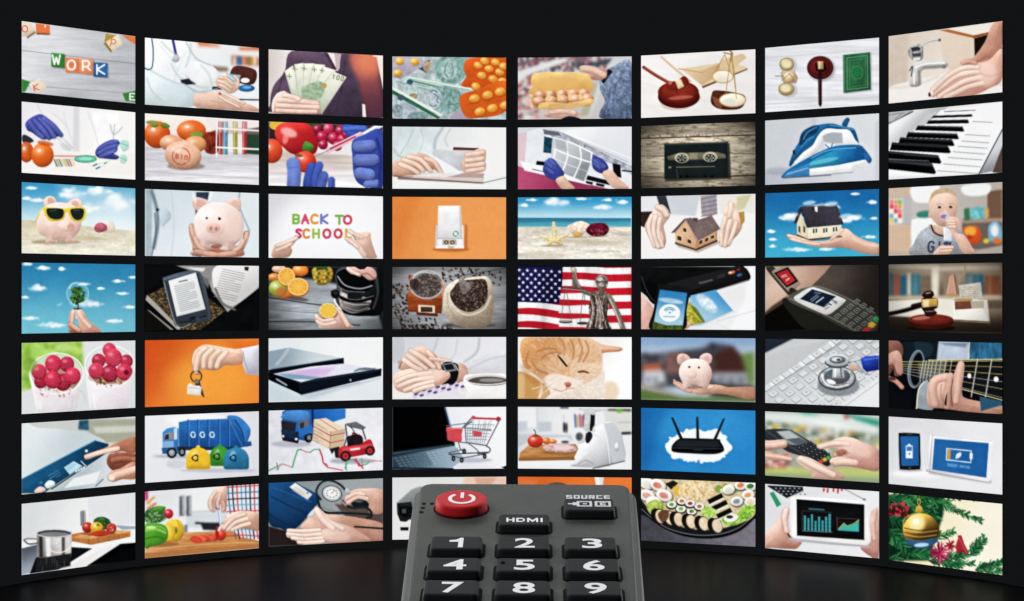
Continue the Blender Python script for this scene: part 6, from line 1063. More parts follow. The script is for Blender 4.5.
@art(7, 6)
def _(P):
    P.f(G('4a4a54', '7a7682', 560, 180, 1000, 300)).n(.12, 20)
    P.o('520 170 540 60 560 20 1030 20 1030 190 1000 200 920 256 840 276 740 272 640 240 560 190', '1c1e22', 4).c('536 156 580 200 650 244 740 272 850 274 940 246 1004 190', 9, '0b0c0e').c('540 160 590 204 660 244 760 266 860 262 940 234 1000 184', 3, 'a4a8ae', 3, .8)
    P.o('540 40 1004 60 1004 180 930 220 840 244 740 240 640 210 560 150', 'cbb88a', 8).n(.5, 12, col='e8e0c8', thr=.5)
    def roll(x, y, rx, ry, c, rot=0, rim='f2efe6'): P.e(x+2, y+3, rx+2, ry+2, '2a2622', rot, 5, 0, .7).e(x, y, rx, ry, rim, rot, 3, .2).n(.12, 5).e(x-2, y, rx*.55, ry*.5, c, rot, 4, .15)
    for x, y, c in ((560, 54, 'e8ece4'), (606, 62, 'e0836c'), (562, 104, 'e29c84'), (632, 104, 'd88a84'), (590, 132, 'e6e4d8')): roll(x, y, 34, 24, c, 20)
    P.p('636 56 668 42 690 54 660 80', '2c2420').p('668 70 690 62 704 90 690 110 676 96', 'e8b43c')
    P.e(766, 86, 76, 44, 'e6c890', 0, 8, .1).n(.7, 9, col='c08c54', thr=.6).n(.7, 8, col='fbf0d4', thr=.56)
    P.dots(850, 60, 930, 90, 14, 12, ['d8b878', 'f2e0b4', '8aa44c', 'e8cc94'], 4, .8)
    for x, y, c in ((896, 80, 'd8dcc8'), (946, 62, 'e8884c'), (986, 66, '3c8c4c'), (976, 102, 'e89a64'), (930, 128, '8898a8'), (986, 130, 'e8c8a0')): roll(x, y, 26, 20, c, -10)
    P.o('560 150 572 130 600 122 630 136 628 164 604 190 576 182', 'a4b84c', 4, .2).n(.8, 8, col='d8e080', thr=.55).n(.6, 6, col='5c8c2c', thr=.62)
    for i, (x, y) in enumerate(((662, 142), (700, 160), (744, 170), (704, 128), (738, 138), (776, 150))):
        P.e(x, y+3, 23, 17, '26221e').e(x, y-1, 20, 14, 'f2f0ea').e(x, y-1, 10, 7, ('6a9c3c', '7cae44', '5c8c34', 'c86a4c', '9a4c34', 'b06850')[i])
    for x in (610, 650, 686, 736, 788, 842):
        y = 186 + (x-610)*.17 if x < 700 else 202 + (x-700)*.16
        P.e(x-10, y+2, 22, 32, '1c1814', -16).e(x+4, y+4, 24, 32, '2a241e', -16).e(x+7, y+4, 20, 28, 'e8d4b4', -16, 3, .12).n(.4, 6, col='c89c70', thr=.55)
    P.o('606 180 626 164 650 170 646 200 622 214', '6c4c34', 4, .2)
    for x0, y0 in ((822, 112), (840, 140), (858, 172)): P.p([x0-14, y0+10, x0+44, y0-18, x0+54, y0+2, x0-4, y0+30], '1a1614').l([x0-6, y0+32, x0+52, y0+4], 6, 'f0ece0')
    P.o('780 170 800 152 830 156 848 170 836 190 800 192', '9cc84c', 5, .2).n(.8, 7, col='d0e890', thr=.5)
    P.o('868 200 890 186 920 190 960 150 1000 146 1000 180 960 210 920 226 884 224', '8cc43c', 4, .15).n(.8, 9, col='c8e878', thr=.55).n(.7, 7, col='3c7c24', thr=.64)
    P.e(906, 196, 30, 16, 'f0ece4', -10).e(900, 192, 14, 7, '2c3c2c')
@art(7, 7)
def _(P):
    P.f(G('dcdce0', 'ececee', 27, 60, 494, 300)).p('40 22 184 28 186 44 118 74 40 26', '22262c', 3, .1)
    for i in range(6):
        for j in range(3): P.e(74+i*19+j*12, 34+i*0+j*12, 5, 3.4, '8c949c')
    P.p('48 54 64 46 96 100 78 112', '2f9c6c').p('64 46 80 56 104 96 96 100', 'd0d4d8', 5)
    for x, h in ((266, 14), (282, 18), (306, 14), (324, 20), (340, 12)): P.p([x, 34, x+9, 34, x+7, 34+h, x-1, 34+h], 'd04c54', 2.6)
    P.l('352 36 436 80', 4, '9a9ca4', 4).e(436, 80, 7, 4, '70747c')
    P.o('27 230 60 190 90 150 110 116 124 112 130 130 124 160 120 200 140 234 180 250 160 280 120 282 60 278 27 276', G('ecbca8', 'cc8e78', 60, 180, 120, 260), 3, .25).g('108 130 104 160 112 196', 16, 'eec4b2').c('118 190 126 226 150 246', 6, '5c3028', 5).o('454 140 470 122 494 124 494 318 460 312 420 280 440 262 460 240 464 200', G('e8b6a2', 'c8897a', 450, 140, 490, 300), 3, .24).c('470 240 464 262 440 276', 4, SKD, 4, .7)
    P.o('134 84 150 68 300 76 440 88 456 98 464 140 462 240 452 262 430 266 300 252 160 240 142 232 136 180', 'f4f3f3', 3, .08).o('142 232 160 240 430 266 450 264 430 274 150 250', 'b4b4ba', 3)
    P.p('158 78 436 100 436 246 160 228', '101316')
    P.l('210 118 270 122', 6, '2f7c80').l('186 126 302 132', 2.6, '8a4c50', a=.6)
    for i, h in enumerate((60, 50, 66, 40, 58, 44, 60, 72)): x = 188+i*14.5; P.p([x, 205+i*.8-h, x+9, 205+i*.8-h, x+9, 206+i*.8, x, 206+i*.8], '3ba8b0', 2.6)
    for i in range(5): P.l([182, 146+i*15, 300, 153+i*15], 2.6, '5c4448', 2.6, .5)
    P.l('180 124 182 208', 2.6, '6c5458', a=.7).l('184 208 304 214', 2.6, 'a8a8b0', a=.8)
    P.p('330 202 352 178 366 190 390 182 414 164 414 212 328 206', '3cb0a8', 2.6).l('330 200 352 177 366 188 390 180 414 163', 3, 'c8c850').l('324 152 326 206', 2.6, '7c5458').l('326 156 414 160', 2.6, '7c5458', a=.7).l('326 172 414 176', 2.6, '6c4c50', a=.5)
@art(7, 8)
def _(P):
    P.f(G('f0e2b8', 'f8f0dc', 700, 120, 950, 220)).p('534 60 760 60 760 140 700 330 534 330', '123c20', 16).p('534 120 620 120 640 300 534 330', '0c2c18', 16)
    def fir(x0, y0, x1, y1, w, n, seed):
        rg = random.Random(seed)
        for i in range(n):
            t = rg.uniform(0, 1); x, y = x0+(x1-x0)*t, y0+(y1-y0)*t; a_ = math.atan2(y1-y0, x1-x0) + rg.choice([-1, 1])*rg.uniform(.35, .95); L = w*rg.uniform(.6, 1.1)*(1-.45*t)
            P.l([x, y, x+L*math.cos(a_), y+L*math.sin(a_)], 4, rg.choice(['1f6c3c', '0f4c2c', '2c8850', '3c7c44', '124428', '54a060', '0c3c2c']), 3, .9)
    fir(534, 70, 790, 90, 34, 90, 1); fir(600, 60, 900, 80, 26, 60, 2); fir(720, 84, 918, 168, 30, 100, 3); fir(534, 150, 640, 190, 46, 70, 4); fir(534, 260, 640, 220, 50, 80, 5); fir(540, 320, 700, 290, 40, 60, 6)
    fir(700, 250, 800, 210, 36, 50, 7); fir(760, 330, 860, 300, 40, 80, 8); fir(870, 310, 926, 240, 40, 90, 9); fir(760, 350, 880, 340, 32, 70, 10); fir(890, 370, 1000, 336, 34, 90, 11); fir(940, 380, 1000, 370, 30, 40, 12)
    fir(560, 100, 740, 150, 40, 110, 13); fir(540, 200, 620, 300, 50, 100, 14); fir(620, 300, 740, 300, 44, 90, 15); fir(560, 70, 720, 120, 40, 90, 16); fir(700, 330, 830, 350, 30, 60, 17)
    P.dots(534, 96, 620, 150, 40, 8, ['8c1c2c', 'b8283c', '5c1020', 'd04454'], 3, .7)
    P.leaf(824, 226, 10, 6, 100, 'b82c3c')
    P.o('646 132 648 112 654 106 666 106 672 112 674 132', 'c89c3c', 3, .3).c('660 108 654 90 660 78 666 90 660 106', 3, 'd8b458').l('661 80 660 58', 2.6, 'c8a040')
    P.e(668, 208, 76, 70, '6c5420', 0, 3, .3).e(668, 204, 73, 68, G('e8b848', '5c4418', 640, 150, 700, 230), 0, 3, .35).e(650, 176, 34, 34, 'ffe89c', 0, 26, 0, .95).e(648, 172, 14, 14, 'fffbe0', 0, 9)
    for k in range(7): y = 200+k*9; P.c([598+k*1.5, y-4, 660, y+6, 738-k*2, y-2], 3, ('2c2410', 'd8b050')[k % 2], 3, .85)
    P.o('600 240 660 250 734 236 724 262 690 280 650 280 616 264', '2f5c80', 5, .2).e(670, 266, 30, 8, 'c0e4f8', -4, 6, 0, .9).c('596 200 600 160 640 138', 5, 'f4d47c', 7, .7)
    rg = random.Random(8)
    for i in range(90):
        q, L = rg.uniform(0, 6.28), rg.uniform(14, 46); P.l([744, 298, 744+L*1.1*math.cos(q), 298+L*math.sin(q)], 4, rg.choice(['9c1c40', 'c02c54', '6c1030', '7c1c5c', 'd85074']), 3, .9)
    for i in range(34):
        q, L = rg.uniform(0, 6.28), rg.uniform(8, 26); P.l([790, 268, 790+L*math.cos(q), 268+L*math.sin(q)], 4, rg.choice(['9c1c30', 'c02c44', '6c1020']), 3, .9)
    P.o('812 262 830 224 846 262 860 290 862 306 836 296 816 300', 'b02c38', 3, .3).c('826 240 840 270 856 300', 3, 'e87a7c', 3, .8)
# ================================================================== second passes: fingers and finer things
@more(1, 8)
def _(P):
    for q in ('900 232 830 244 770 282 718 326', '912 256 846 272 790 304 744 334', '920 280 864 294 812 318 768 338'): P.g(q, 21, 'edc2ac')
    P.g('900 214 840 218 780 250 716 308', 20, 'f0c8b4').g('890 196 862 190 840 196', 17, 'd99c88').e(712, 318, 6, 8, 'f6dcd2', -30, 4).e(940, 240, 40, 50, 'f2ccb8', 0, 40, 0, .7)
    P.c('908 238 950 250 1000 236', 3, SKD, 8, .4)
@more(1, 2)
def _(P):
    for q in ('838 256 868 262 892 282', '832 270 860 280 886 298', '838 286 860 296 880 312'): P.g(q, 11, 'edc0a6')
    P.g('900 252 914 270 908 300', 12, 'e8b89c').c('838 330 862 352 900 372', 3, 'a8705c', 4, .7)
    for q in ('846 318 880 334 936 362', '838 334 868 352 916 376'): P.g(q, 10, 'efc8b2')
@more(1, 3)
def _(P):
    for q, w in (('70 246 140 250 226 262', 19), ('64 268 140 272 230 276', 18), ('62 288 140 292 220 294', 16)): P.g(q, w, 'efc2ac')
    P.g('92 226 130 234 150 242', 18, 'f4cdb8')
    P.n(.05, 20)
@more(1, 5)
def _(P):
    P.g('300 118 340 124 384 144', 26, 'e4b29c').g('168 298 210 292 262 298', 20, 'e2ae98').greek(100, 136, 200, 1, 4, 'f8dc9c', 3, -1)
    for i in range(5): P.e(118+i*45, 216-i*2, 10, 5, 'f4c8ac', 0, 6, 0, .8)
@more(2, 1)
def _(P):
    for q in ('60 100 90 140 112 160', '80 92 112 130 138 162', '100 84 136 120 160 158', '118 84 160 120 188 152'): P.g(q, 17, '5e69bc')
    for q in ('344 210 376 188 414 178', '342 226 376 206 416 194', '350 240 384 226 410 216'): P.g(q, 13, '626dc0')
    P.c('200 60 210 110 240 190', 3, 'd0d0d6', 8, .8).c('150 60 190 90 210 120', 3, 'd4d4da', 8, .8)
@more(2, 4)
def _(P):
    for q in ('600 184 650 196 690 240', '580 196 630 214 660 240', '566 214 610 232 640 250'): P.g(q, 17, 'ecc0a8')
    P.p('556 268 904 290 904 294 556 276', '8c7a76', 3, 0, .9).p('580 262 720 250 800 252 760 266', 'e6e2e0', 4)
@more(3, 2)
def _(P):
    for q in ('722 204 732 244 752 286', '738 250 752 280 776 300', '950 232 942 262 922 292', '936 262 920 288 896 304'): P.g(q, 17, 'e0aa92')
    P.g('744 306 820 318 900 312', 20, 'd89a80').p('796 60 812 60 800 100 786 110', 'f0f4f6', 5, 0, .8).p('728 62 742 62 742 110 726 90', 'f0f4f6', 5, 0, .8)
    P.o('738 190 744 150 780 116 830 106 880 116 920 150 934 200 926 246 900 262 840 262 770 256 744 240', G('fdebe4', 'ecc8ba', 780, 120, 880, 260), 8, .12).e(790, 150, 34, 24, 'fffaf6', -30, 20, 0, .8).e(785, 168, 5, 5, '1a1a20', 0, 2.6).e(837, 171, 6, 6, '1a1a20', 0, 2.6).e(818, 212, 38, 28, 'f0cabc', 0, 4, .2).e(812, 208, 30, 22, 'e8b4a6', 0, 5, .15).e(802, 210, 5, 8, 'b8786a', 0, 4).e(824, 212, 5, 8, 'b8786a', 0, 4)
    P.e(776, 150, 26, 18, 'fffaf6', -30, 16, 0, .7).e(856, 292, 18, 8, 'f6dcd0', 0, 8, 0, .5).c('798 296 830 308 856 300', 4, '8c5444', 6, .7)
@more(3, 3)
def _(P):
    P.g('62 262 96 250 140 230', 14, 'ecc4ae').g('60 280 90 268 118 254', 14, 'e8bca4').g('360 240 392 262 420 300', 22, 'eac0aa').g('346 232 370 248 392 268', 11, 'eec8b4').g('356 200 378 214 410 228', 12, 'efcab6')
@more(3, 6)
def _(P):
    for q, w in (('580 140 568 190 594 262', 17), ('596 142 588 200 608 266', 17), ('614 150 608 206 624 262', 16), ('606 104 630 116 642 136', 21)): P.g(q, w, 'f0ccb8')
    for q, w in (('884 146 868 200 868 256', 17), ('904 150 890 206 882 260', 17), ('926 168 912 214 896 252', 16), ('906 92 904 118 898 142', 20)): P.g(q, w, 'f0cab2')
@more(3, 7)
def _(P):
    for q in ('126 240 170 252 220 268', '140 254 190 268 250 276', '346 216 330 232 300 254'): P.g(q, 11, 'eec2a8')
    for x, y in ((140, 156), (110, 164), (360, 160), (400, 164), (300, 110), (210, 106)): P.e(x, y, 26, 9, 'ffffff', -8, 12, 0, .6)
@more(5, 2)
def _(P):
    for q in ('780 84 752 112 740 170', '806 88 778 116 772 158', '836 94 806 124 800 158', '866 100 838 130 826 158'): P.g(q, 20, 'efc5a8')
@more(5, 4)
def _(P):
    for q in ('610 106 660 136 704 172', '596 124 640 156 672 180', '582 144 620 170 650 184'): P.g(q, 19, 'efc6b0')
    for q in ('690 196 610 208 552 232', '700 214 620 228 560 252', '700 232 640 246 586 268', '700 248 660 258 624 270'): P.g(q, 17, 'f1cab6')
    P.e(690, 210, 50, 20, 'f4d2c0', 0, 20, 0, .6)
@more(6, 1)
def _(P):
    P.g('292 212 350 194 420 178', 19, 'eec2aa').g('392 296 430 282 494 262', 28, 'e8b49a').e(396, 298, 12, 10, 'f8dcd0', -20, 4).g('400 226 440 218 490 222', 20, 'b06c54')
@more(6, 7)
def _(P):
    P.g('256 172 310 158 370 160', 18, 'efc6b2').g('320 236 350 232 400 236', 26, 'ecc0aa').g('176 220 230 248 310 286', 24, 'f0c8b4').g('27 166 70 164 106 158', 22, 'ebbda6').g('27 206 80 212 136 222', 15, 'e0ac94').e(410, 180, 60, 30, 'f2ccb8', 20, 30, 0, .5)
@more(7, 2)
def _(P):
    for q in ('940 140 890 160 856 196', '950 158 904 174 872 204', '960 178 920 190 890 204'): P.g(q, 15, 'efc6b0')
    P.g('820 50 800 86 804 118', 15, 'e8bca4').g('840 60 830 92 832 112', 14, 'e2b29a').c('540 200 590 190 620 206', 4, 'c8f08c', 5, .6)
@more(7, 3)
def _(P):
    for q in ('236 246 170 250 108 248', '240 262 170 268 106 262', '246 278 180 284 124 278', '250 292 190 298 150 296'): P.g(q, 15, 'f2ccb8')
    P.g('290 240 250 204 224 164', 22, 'f4d0be').g('346 116 380 98 420 100', 15, 'edc0ac').g('352 134 390 112 430 118', 15, 'e6b6a0').e(300, 270, 60, 22, 'f2ccba', 6, 24, 0, .5)
@more(7, 7)
def _(P):
    P.g('116 124 110 160 118 210', 20, 'eec2b0').g('478 134 470 180 476 240', 20, 'e4b09c')
@more(4, 1)
def _(P):
    P.g('238 244 234 270 232 300', 15, 'e8b498').g('262 246 276 274 306 306', 17, 'efc0a4').g('228 296 244 308 262 320', 16, 'dda084')
@more(5, 1)
def _(P):
    P.n(.10, 16); P.e(100, 90, 40, 24, 'b4e070', 20, 20, 0, .6).e(60, 150, 30, 30, '6fa030', 0, 20, 0, .6).e(200, 80, 34, 18, 'cfe8a0', 0, 16, 0, .6)
    P.c('100 300 106 330', 8, 'ffffff', 8, .5).c('236 290 230 336', 6, 'cfc8ce', 6, .6).c('320 270 328 326', 8, 'ffffff', 8, .5)
@more(3, 5)
def _(P):
    P.dots(30, 196, 494, 312, 150, 5, ['c8baa0', 'f6f0e2', 'd2c6ae', 'bfae92'], 21, .5, 4, 0, .35)
    P.e(170, 262, 50, 5, '9a8a6c', 0, 6, 0, .5).e(366, 222, 40, 5, '8a7a62', 0, 6, 0, .5)
    for q in ('174 170 182 236', '134 224 176 238', '232 218 190 236', '156 254 180 238', '212 252 186 238'): P.l(q, 3, 'fbf0c4', 3, .6)
@more(3, 1)
def _(P):
    P.dots(30, 236, 490, 312, 120, 5, ['cbbd9c', 'f4eedc', 'd6cbb0'], 22, .5, 4, 0, .35)
@more(2, 2)
def _(P):
    P.dots(640, 190, 740, 286, 60, 2.6, ['c8845c', 'f0c4a4'], 5, 1, 2.6, 0, .4).e(664, 204, 26, 14, 'f8d8c0', -20, 14, 0, .6)
@more(1, 4)
def _(P):
    for i in range(16): P.c([720+i*6, 210+(i%3)*16, 726+i*6, 226+(i%3)*16, 722+i*6, 240+(i%3)*16], 2.6, '5a8a84', 2.6, .5)
    for i in range(12): P.l([600+i*16, 176+i*4, 606+i*16, 200+i*5], 2.6, '8aa6a6', 2.6, .5)
    P.l('604 158 850 206', 2.6, '4a8068', a=.6).l('640 196 700 210', 3, '7c98a0', a=.7).l('548 170 600 180', 3, '6a8c92', a=.6)
@more(4, 3)
def _(P):
    P.o('330 190 372 204 430 206 444 214 430 236 392 246 350 240 330 216', G('8a8480', '3c3a3a', 350, 190, 420, 246), 6, .2).c('336 204 380 216 436 214', 4, 'd8d4d0', 5, .7).c('340 226 390 240 434 228', 4, 'b8b4b0', 5, .6)
    P.o('318 176 350 190 400 194 460 176 462 190 400 208 350 204 318 190', '0c0d0f', 4).c('320 178 380 196 458 180', 3, '9a9ea2', 4, .8)
    P.p('470 60 496 60 496 314 478 260 482 160', '0e0f11', 16, 0, .9)
@more(4, 5)
def _(P):
    for q in ('350 180 360 230 352 300', '388 178 376 230 396 310', '408 190 430 240 452 300', '372 200 366 250 372 316', '332 196 340 240 326 312'): P.c(q, 4, 'e4dad2', 4, .6)
    for q in ('344 180 350 240 338 310', '380 190 388 250 384 316', '400 200 396 260 404 316'): P.c(q, 4, '1c1614', 4, .6)
    P.e(368, 112, 10, 8, 'e8dfd8', 0, 6, 0, .7).c('382 104 392 120 386 144', 4, '2c2420', 4, .6).c('268 84 274 110 284 142', 3, 'e8dcd2', 3, .6)
@more(5, 5)
def _(P):
    rg = random.Random(31)
    for i in range(260):
        x, y = rg.uniform(120, 372), rg.uniform(200, 298)
        a_ = math.atan2(y-190, x-232); L = rg.uniform(10, 20)
        P.l([x, y, x+L*math.cos(a_), y+L*math.sin(a_)], 2.6, rg.choice(['d8b490', 'ffffff', 'cfa37a', 'fbf2e8']), 2.6, .3)
    P.c('196 122 212 140 232 168', 8, '3c2c1c', 4, .9).c('190 118 210 132 236 160', 3, 'fae8d0', 3, .8).c('280 192 300 188 322 196', 6, '6a4a2c', 4, .9)
    P.o('60 150 90 200 140 240 120 256 70 220 44 180', 'b9783c', 24, 0, .5).o('226 238 240 234 250 242 244 252 232 252', 'c87668', 3, .3)
@more(5, 6)
def _(P):
    P.p('534 262 700 300 1002 304 1002 312 534 304', '506c30', 16, 0, .6)
@more(1, 2)
def _(P):
    for q in ('600 110 640 150 676 176', '560 230 620 262 720 300', '720 120 714 170 700 210', '760 205 790 236 806 280', '640 200 660 240 690 270', '700 250 740 290 790 300', '540 260 560 310 600 350'): P.c(q, 7, 'b9c8ce', 12, .7)
    P.c('700 110 740 176 800 206', 6, 'a4b2ba', 9, .7).c('690 276 750 316 830 300', 6, 'a8b6be', 8, .8).p('676 266 712 260 730 282 700 286', '2c3036', 6)
@more(2, 7)
def _(P):
    P.p('262 152 304 140 346 142 348 186 312 186 270 176', 'a9b0b8', 6, 0, .9).c('262 154 300 138 350 140', 4, 'ffffff', 5, .9).c('150 262 190 222 226 196', 5, 'ffffff', 5, .8).c('220 246 290 214 400 204', 4, '9adce8', 5, .7).c('296 112 350 118 392 130', 4, '7cbce4', 4, .7)
@more(2, 5)
def _(P):
    P.p('350 64 500 66 500 200 440 170 360 130', 'e6e8ec', 14, 0, .6).l('214 86 482 206', 4, '9aa0aa', a=.8).l('230 84 496 190', 3, 'ffffff', a=.8)
    P.p('176 104 230 118 240 160 180 150', '7a8088', 18, 0, .35).p('290 210 334 208 306 284 268 270', '6a7078', 18, 0, .35)
    P.g('150 204 172 226', 13, '5a68ba').g('162 196 186 216', 13, '5a68ba').g('342 196 366 214', 13, '5a68ba').g('344 212 368 228', 13, '5a68ba')
@more(2, 8)
def _(P):
    P.p('534 54 640 44 560 100 534 104', 'c9cacc', 14, 0, .6)
    for x0, y0, x1, y1 in ((740, 120, 840, 124), (700, 148, 816, 152), (600, 240, 740, 250), (540, 270, 716, 282)): P.l([x0, y0-6, x1, y1-8], 3, '6a6c70', 4, .5)
LABELS = {}
for (r, c, s) in (
 (1, 1, 'screen showing toy letter blocks spelling WORK on grey planks'), (1, 2, 'screen showing a doctor in a white coat treating a hand'),
 (1, 3, 'screen showing a suited hand fanning banknotes'), (1, 4, 'screen showing orange pill blisters lying on green banknotes'),
 (1, 5, 'screen showing an open yellow carton of eggs held in a shop'), (1, 6, 'screen showing a red wooden gavel beside brass scale pans'),
 (1, 7, 'screen showing brass scales, a gavel and a green book from above'), (1, 8, 'screen showing hands being washed under a chrome tap'),
 (2, 1, 'screen showing a laboratory worker in blue gloves beside orange tomatoes'), (2, 2, 'screen showing a stamped brown egg before tomatoes and test tubes'),
 (2, 3, 'screen showing blue gloved hands injecting a tomato with a syringe'), (2, 4, 'screen showing hands with a bank card over a white laptop'),
 (2, 5, 'screen showing gloved hands lifting the filter from an air conditioner'), (2, 6, 'screen showing a black audio cassette on pale planks'),
 (2, 7, 'screen showing a blue and white steam iron'), (2, 8, 'screen showing black and white piano keys'),
 (3, 1, 'screen showing a pink piggy bank in yellow sunglasses on sand'), (3, 2, 'screen showing a pink piggy bank held before a shirt and tie'),
 (3, 3, 'screen showing coloured letters spelling BACK TO SCHOOL'), (3, 4, 'screen showing a white plug-in adapter on plain orange'),
 (3, 5, 'screen showing a starfish and seashells on a beach'), (3, 6, 'screen showing two hands around a model house on a white desk'),
 (3, 7, 'screen showing a dark roofed model house on a palm against blue sky'), (3, 8, 'screen showing a small child holding an inhaler mask to the mouth'),
 (4, 1, 'screen showing a light bulb with a tiny tree held against blue sky'), (4, 2, 'screen showing an e-book reader on dark books'),
 (4, 3, 'screen showing cut oranges, a pineapple and a black juicer'), (4, 4, 'screen showing coffee beans in a sack beside a grinder'),
 (4, 5, 'screen showing a bronze justice statue before a striped starry flag'), (4, 6, 'screen showing a phone before a black printer and a photo print'),
 (4, 7, 'screen showing a smartwatch held to a grey payment terminal'), (4, 8, 'screen showing a dark gavel on a red base before blurred bookshelves'),
 (5, 1, 'screen showing two glasses of yogurt topped with raspberries'), (5, 2, 'screen showing a hand dangling house keys on plain orange'),
 (5, 3, 'screen showing a half folded black laptop on pale blue'), (5, 4, 'screen showing hands touching a black wristwatch near a coffee cup'),
 (5, 5, 'screen showing the face of a sleepy ginger cat'), (5, 6, 'screen showing a piggy bank on a palm before blurred brown houses'),
 (5, 7, 'screen showing a stethoscope lying on a white keyboard'), (5, 8, 'screen showing a hand fretting an acoustic guitar'),
 (6, 1, 'screen showing a finger pressing a key on a blue printer panel'), (6, 2, 'screen showing a toy blue refuse truck with yellow, green and blue bins'),
 (6, 3, 'screen showing a toy red forklift loading boxes beside a blue truck'), (6, 4, 'screen showing a tiny shopping trolley on a laptop keyboard'),
 (6, 5, 'screen showing a white meat grinder on a kitchen worktop'), (6, 6, 'screen showing a black router with three aerials on blue'),
 (6, 7, 'screen showing fingers typing on a payment terminal in a shop'), (6, 8, 'screen showing a phone and a tablet with battery icons on blue'),
 (7, 1, 'screen showing a steel pot beside vegetables on a chopping board'), (7, 2, 'screen showing hands slicing a tomato beside green and yellow peppers'),
 (7, 3, 'screen showing a blood pressure cuff and gauge on an arm'), (7, 4, 'screen showing a grey plug, half hidden behind the left of the remote'),
 (7, 5, 'orange screen almost hidden behind the right top of the remote'), (7, 6, 'screen showing sushi rolls on a round black platter'),
 (7, 7, 'screen showing hands holding a white tablet with bar charts'), (7, 8, 'screen showing a gold bauble on green fir branches')):
    LABELS[(r, c)] = (s, 'screen')
# ================================================================== the curved wall of panels
XE = [21.6, 135.1, 144.9, 258.7, 268.6, 382.8, 392.4, 506.0]       # panel edges, left half, and the wall's height there
HE = [553.8, 523.3, 520.6, 499.9, 497.3, 484.6, 483.0, 480.4]
HT = 480 * 10 / FPX                                                # the wall is 3.05 m tall
def corner(x, h):
    Z = 4800.0 / h
    return np.array([(x - 512) * Z / FPX, Z])
COLS = []
for k in range(4): COLS.append((corner(XE[2*k], HE[2*k]), corner(XE[2*k+1], HE[2*k+1])))
for k in range(3, -1, -1):
    a, b = COLS[k]; COLS.append((b * [-1, 1], a * [-1, 1]))
ORG = {1: (15, 40, 40, 15), 2: (98, 112, 112, 98), 3: (177, 182, 182, 177), 4: (252,)*4, 5: (328, 325, 325, 328), 6: (405, 400, 400, 405), 7: (480, 470, 470, 480)}
OX = (15, 262, 510, 758)
M_case = mat('black_casing_plastic', (0.008, 0.008, 0.009), 0.6, 0.2)
M_pic = bpy.data.materials.new('lit_picture'); M_pic.use_nodes = True
nt = M_pic.node_tree; b = nt.nodes['Principled BSDF']
b.inputs['Base Color'].default_value = (0.003, 0.003, 0.003, 1); b.inputs['Roughness'].default_value = .5
b.inputs['Specular IOR Level'].default_value = 0.0
at = nt.nodes.new('ShaderNodeAttribute'); at.attribute_name = 'picture'
nt.links.new(at.outputs['Color'], b.inputs['Emission Color']); b.inputs['Emission Strength'].default_value = 1.0
M_pic.cycles.emission_sampling = 'NONE'

def srgb2lin(C):
    C = np.clip(C, 0, 1)
    return np.where(C <= .04045, C / 12.92, ((C + .055) / 1.055) ** 2.4)
def grid_mesh(name, P, n, m, C):
    me = bpy.data.meshes.new(name)
    me.vertices.add(n*m); me.vertices.foreach_set('co', P.astype(np.float32).ravel())
    i = np.arange((m-1)*(n-1)); r, c = i // (n-1), i % (n-1); v = r*n + c
    q = np.stack([v, v+n, v+n+1, v+1], 1).astype(np.int32)
    me.loops.add(len(q)*4); me.loops.foreach_set('vertex_index', q.ravel())
    me.polygons.add(len(q)); me.polygons.foreach_set('loop_start', (np.arange(len(q))*4).astype(np.int32))
    me.polygons.foreach_set('loop_total', np.full(len(q), 4, np.int32))
    me.update(calc_edges=True)
    ca = me.color_attributes.new('picture', 'FLOAT_COLOR', 'POINT')
    buf = np.ones((n*m, 4), np.float32); buf[:, :3] = srgb2lin(C).reshape(-1, 3); ca.data.foreach_set('color', buf.ravel())
    return me
def panel(r, c):
    A, B = COLS[c-1]; mid = (A+B)/2; d = B-A; w = np.linalg.norm(d); ang = math.atan2(d[1], d[0])
    zt = CH + HT/2 - (r-1)*HT*80.47/553.8; h = HT*71.1/553.8
    root = bpy.data.objects.new('display_screen', None); scene.collection.objects.link(root); root.empty_display_size = .1
    root.location = (mid[0], mid[1], zt - h); root.rotation_euler = (0, 0, ang)
    L, cat = LABELS[(r, c)]; tag(root, L, 'screen', 'screens of the curved video wall')
    # the picture's sheet is kept slightly keystoned; u and v walk it evenly over the flat panel
    u = np.linspace(0, 1, NU)[None, :]; v = np.linspace(0, 1, NV)[:, None]
    ox, oy = OX[(c-1)//2], ORG[r][(c-1)//2]
    sx = lambda p: (512 + FPX*p[0]/p[1] - ox) * S4
    sy = lambda p, z: (298 - FPX*(z-CH)/p[1] - oy) * S4
    wa, wb = (1-u)*A[1], u*B[1]; q = wa + wb
    Xa = (wa*sx(A) + wb*sx(B)) / q + 0*v
    Ya = ((1-v)*(wa*sy(A, zt) + wb*sy(B, zt)) + v*(wa*sy(A, zt-h) + wb*sy(B, zt-h))) / q
    P = Pic(Xa, Ya); P.k = r*37 + c*11
    fn = ART.get((r, c))
    fn(P)
    for f2 in ART2.get((r, c), [])[::-1]: f2(P)
    P.finish()
    co = np.stack([(u-.5)*w + 0*v, np.full((NV, NU), -.0015), h*(1-v) + 0*u], -1).reshape(-1, 3)
    link('picture', grid_mesh('picture', co, NU, NV, P.C), root, M_pic)
    e = .002; t = .045; hw = w/2 + e
    vs = [(-hw, 0, -e), (hw, 0, -e), (hw, 0, h+e), (-hw, 0, h+e), (-hw+.02, t, .02), (hw-.02, t, .02), (hw-.02, t, h-.02), (-hw+.02, t, h-.02)]
    m2 = bpy.data.meshes.new('casing'); m2.from_pydata(vs, [], [(0, 1, 2, 3), (7, 6, 5, 4), (0, 4, 5, 1), (1, 5, 6, 2), (2, 6, 7, 3), (3, 7, 4, 0)])
    link('casing', m2, root, M_case)
for r in range(1, 8):
    for c in range(1, 9): panel(r, c)

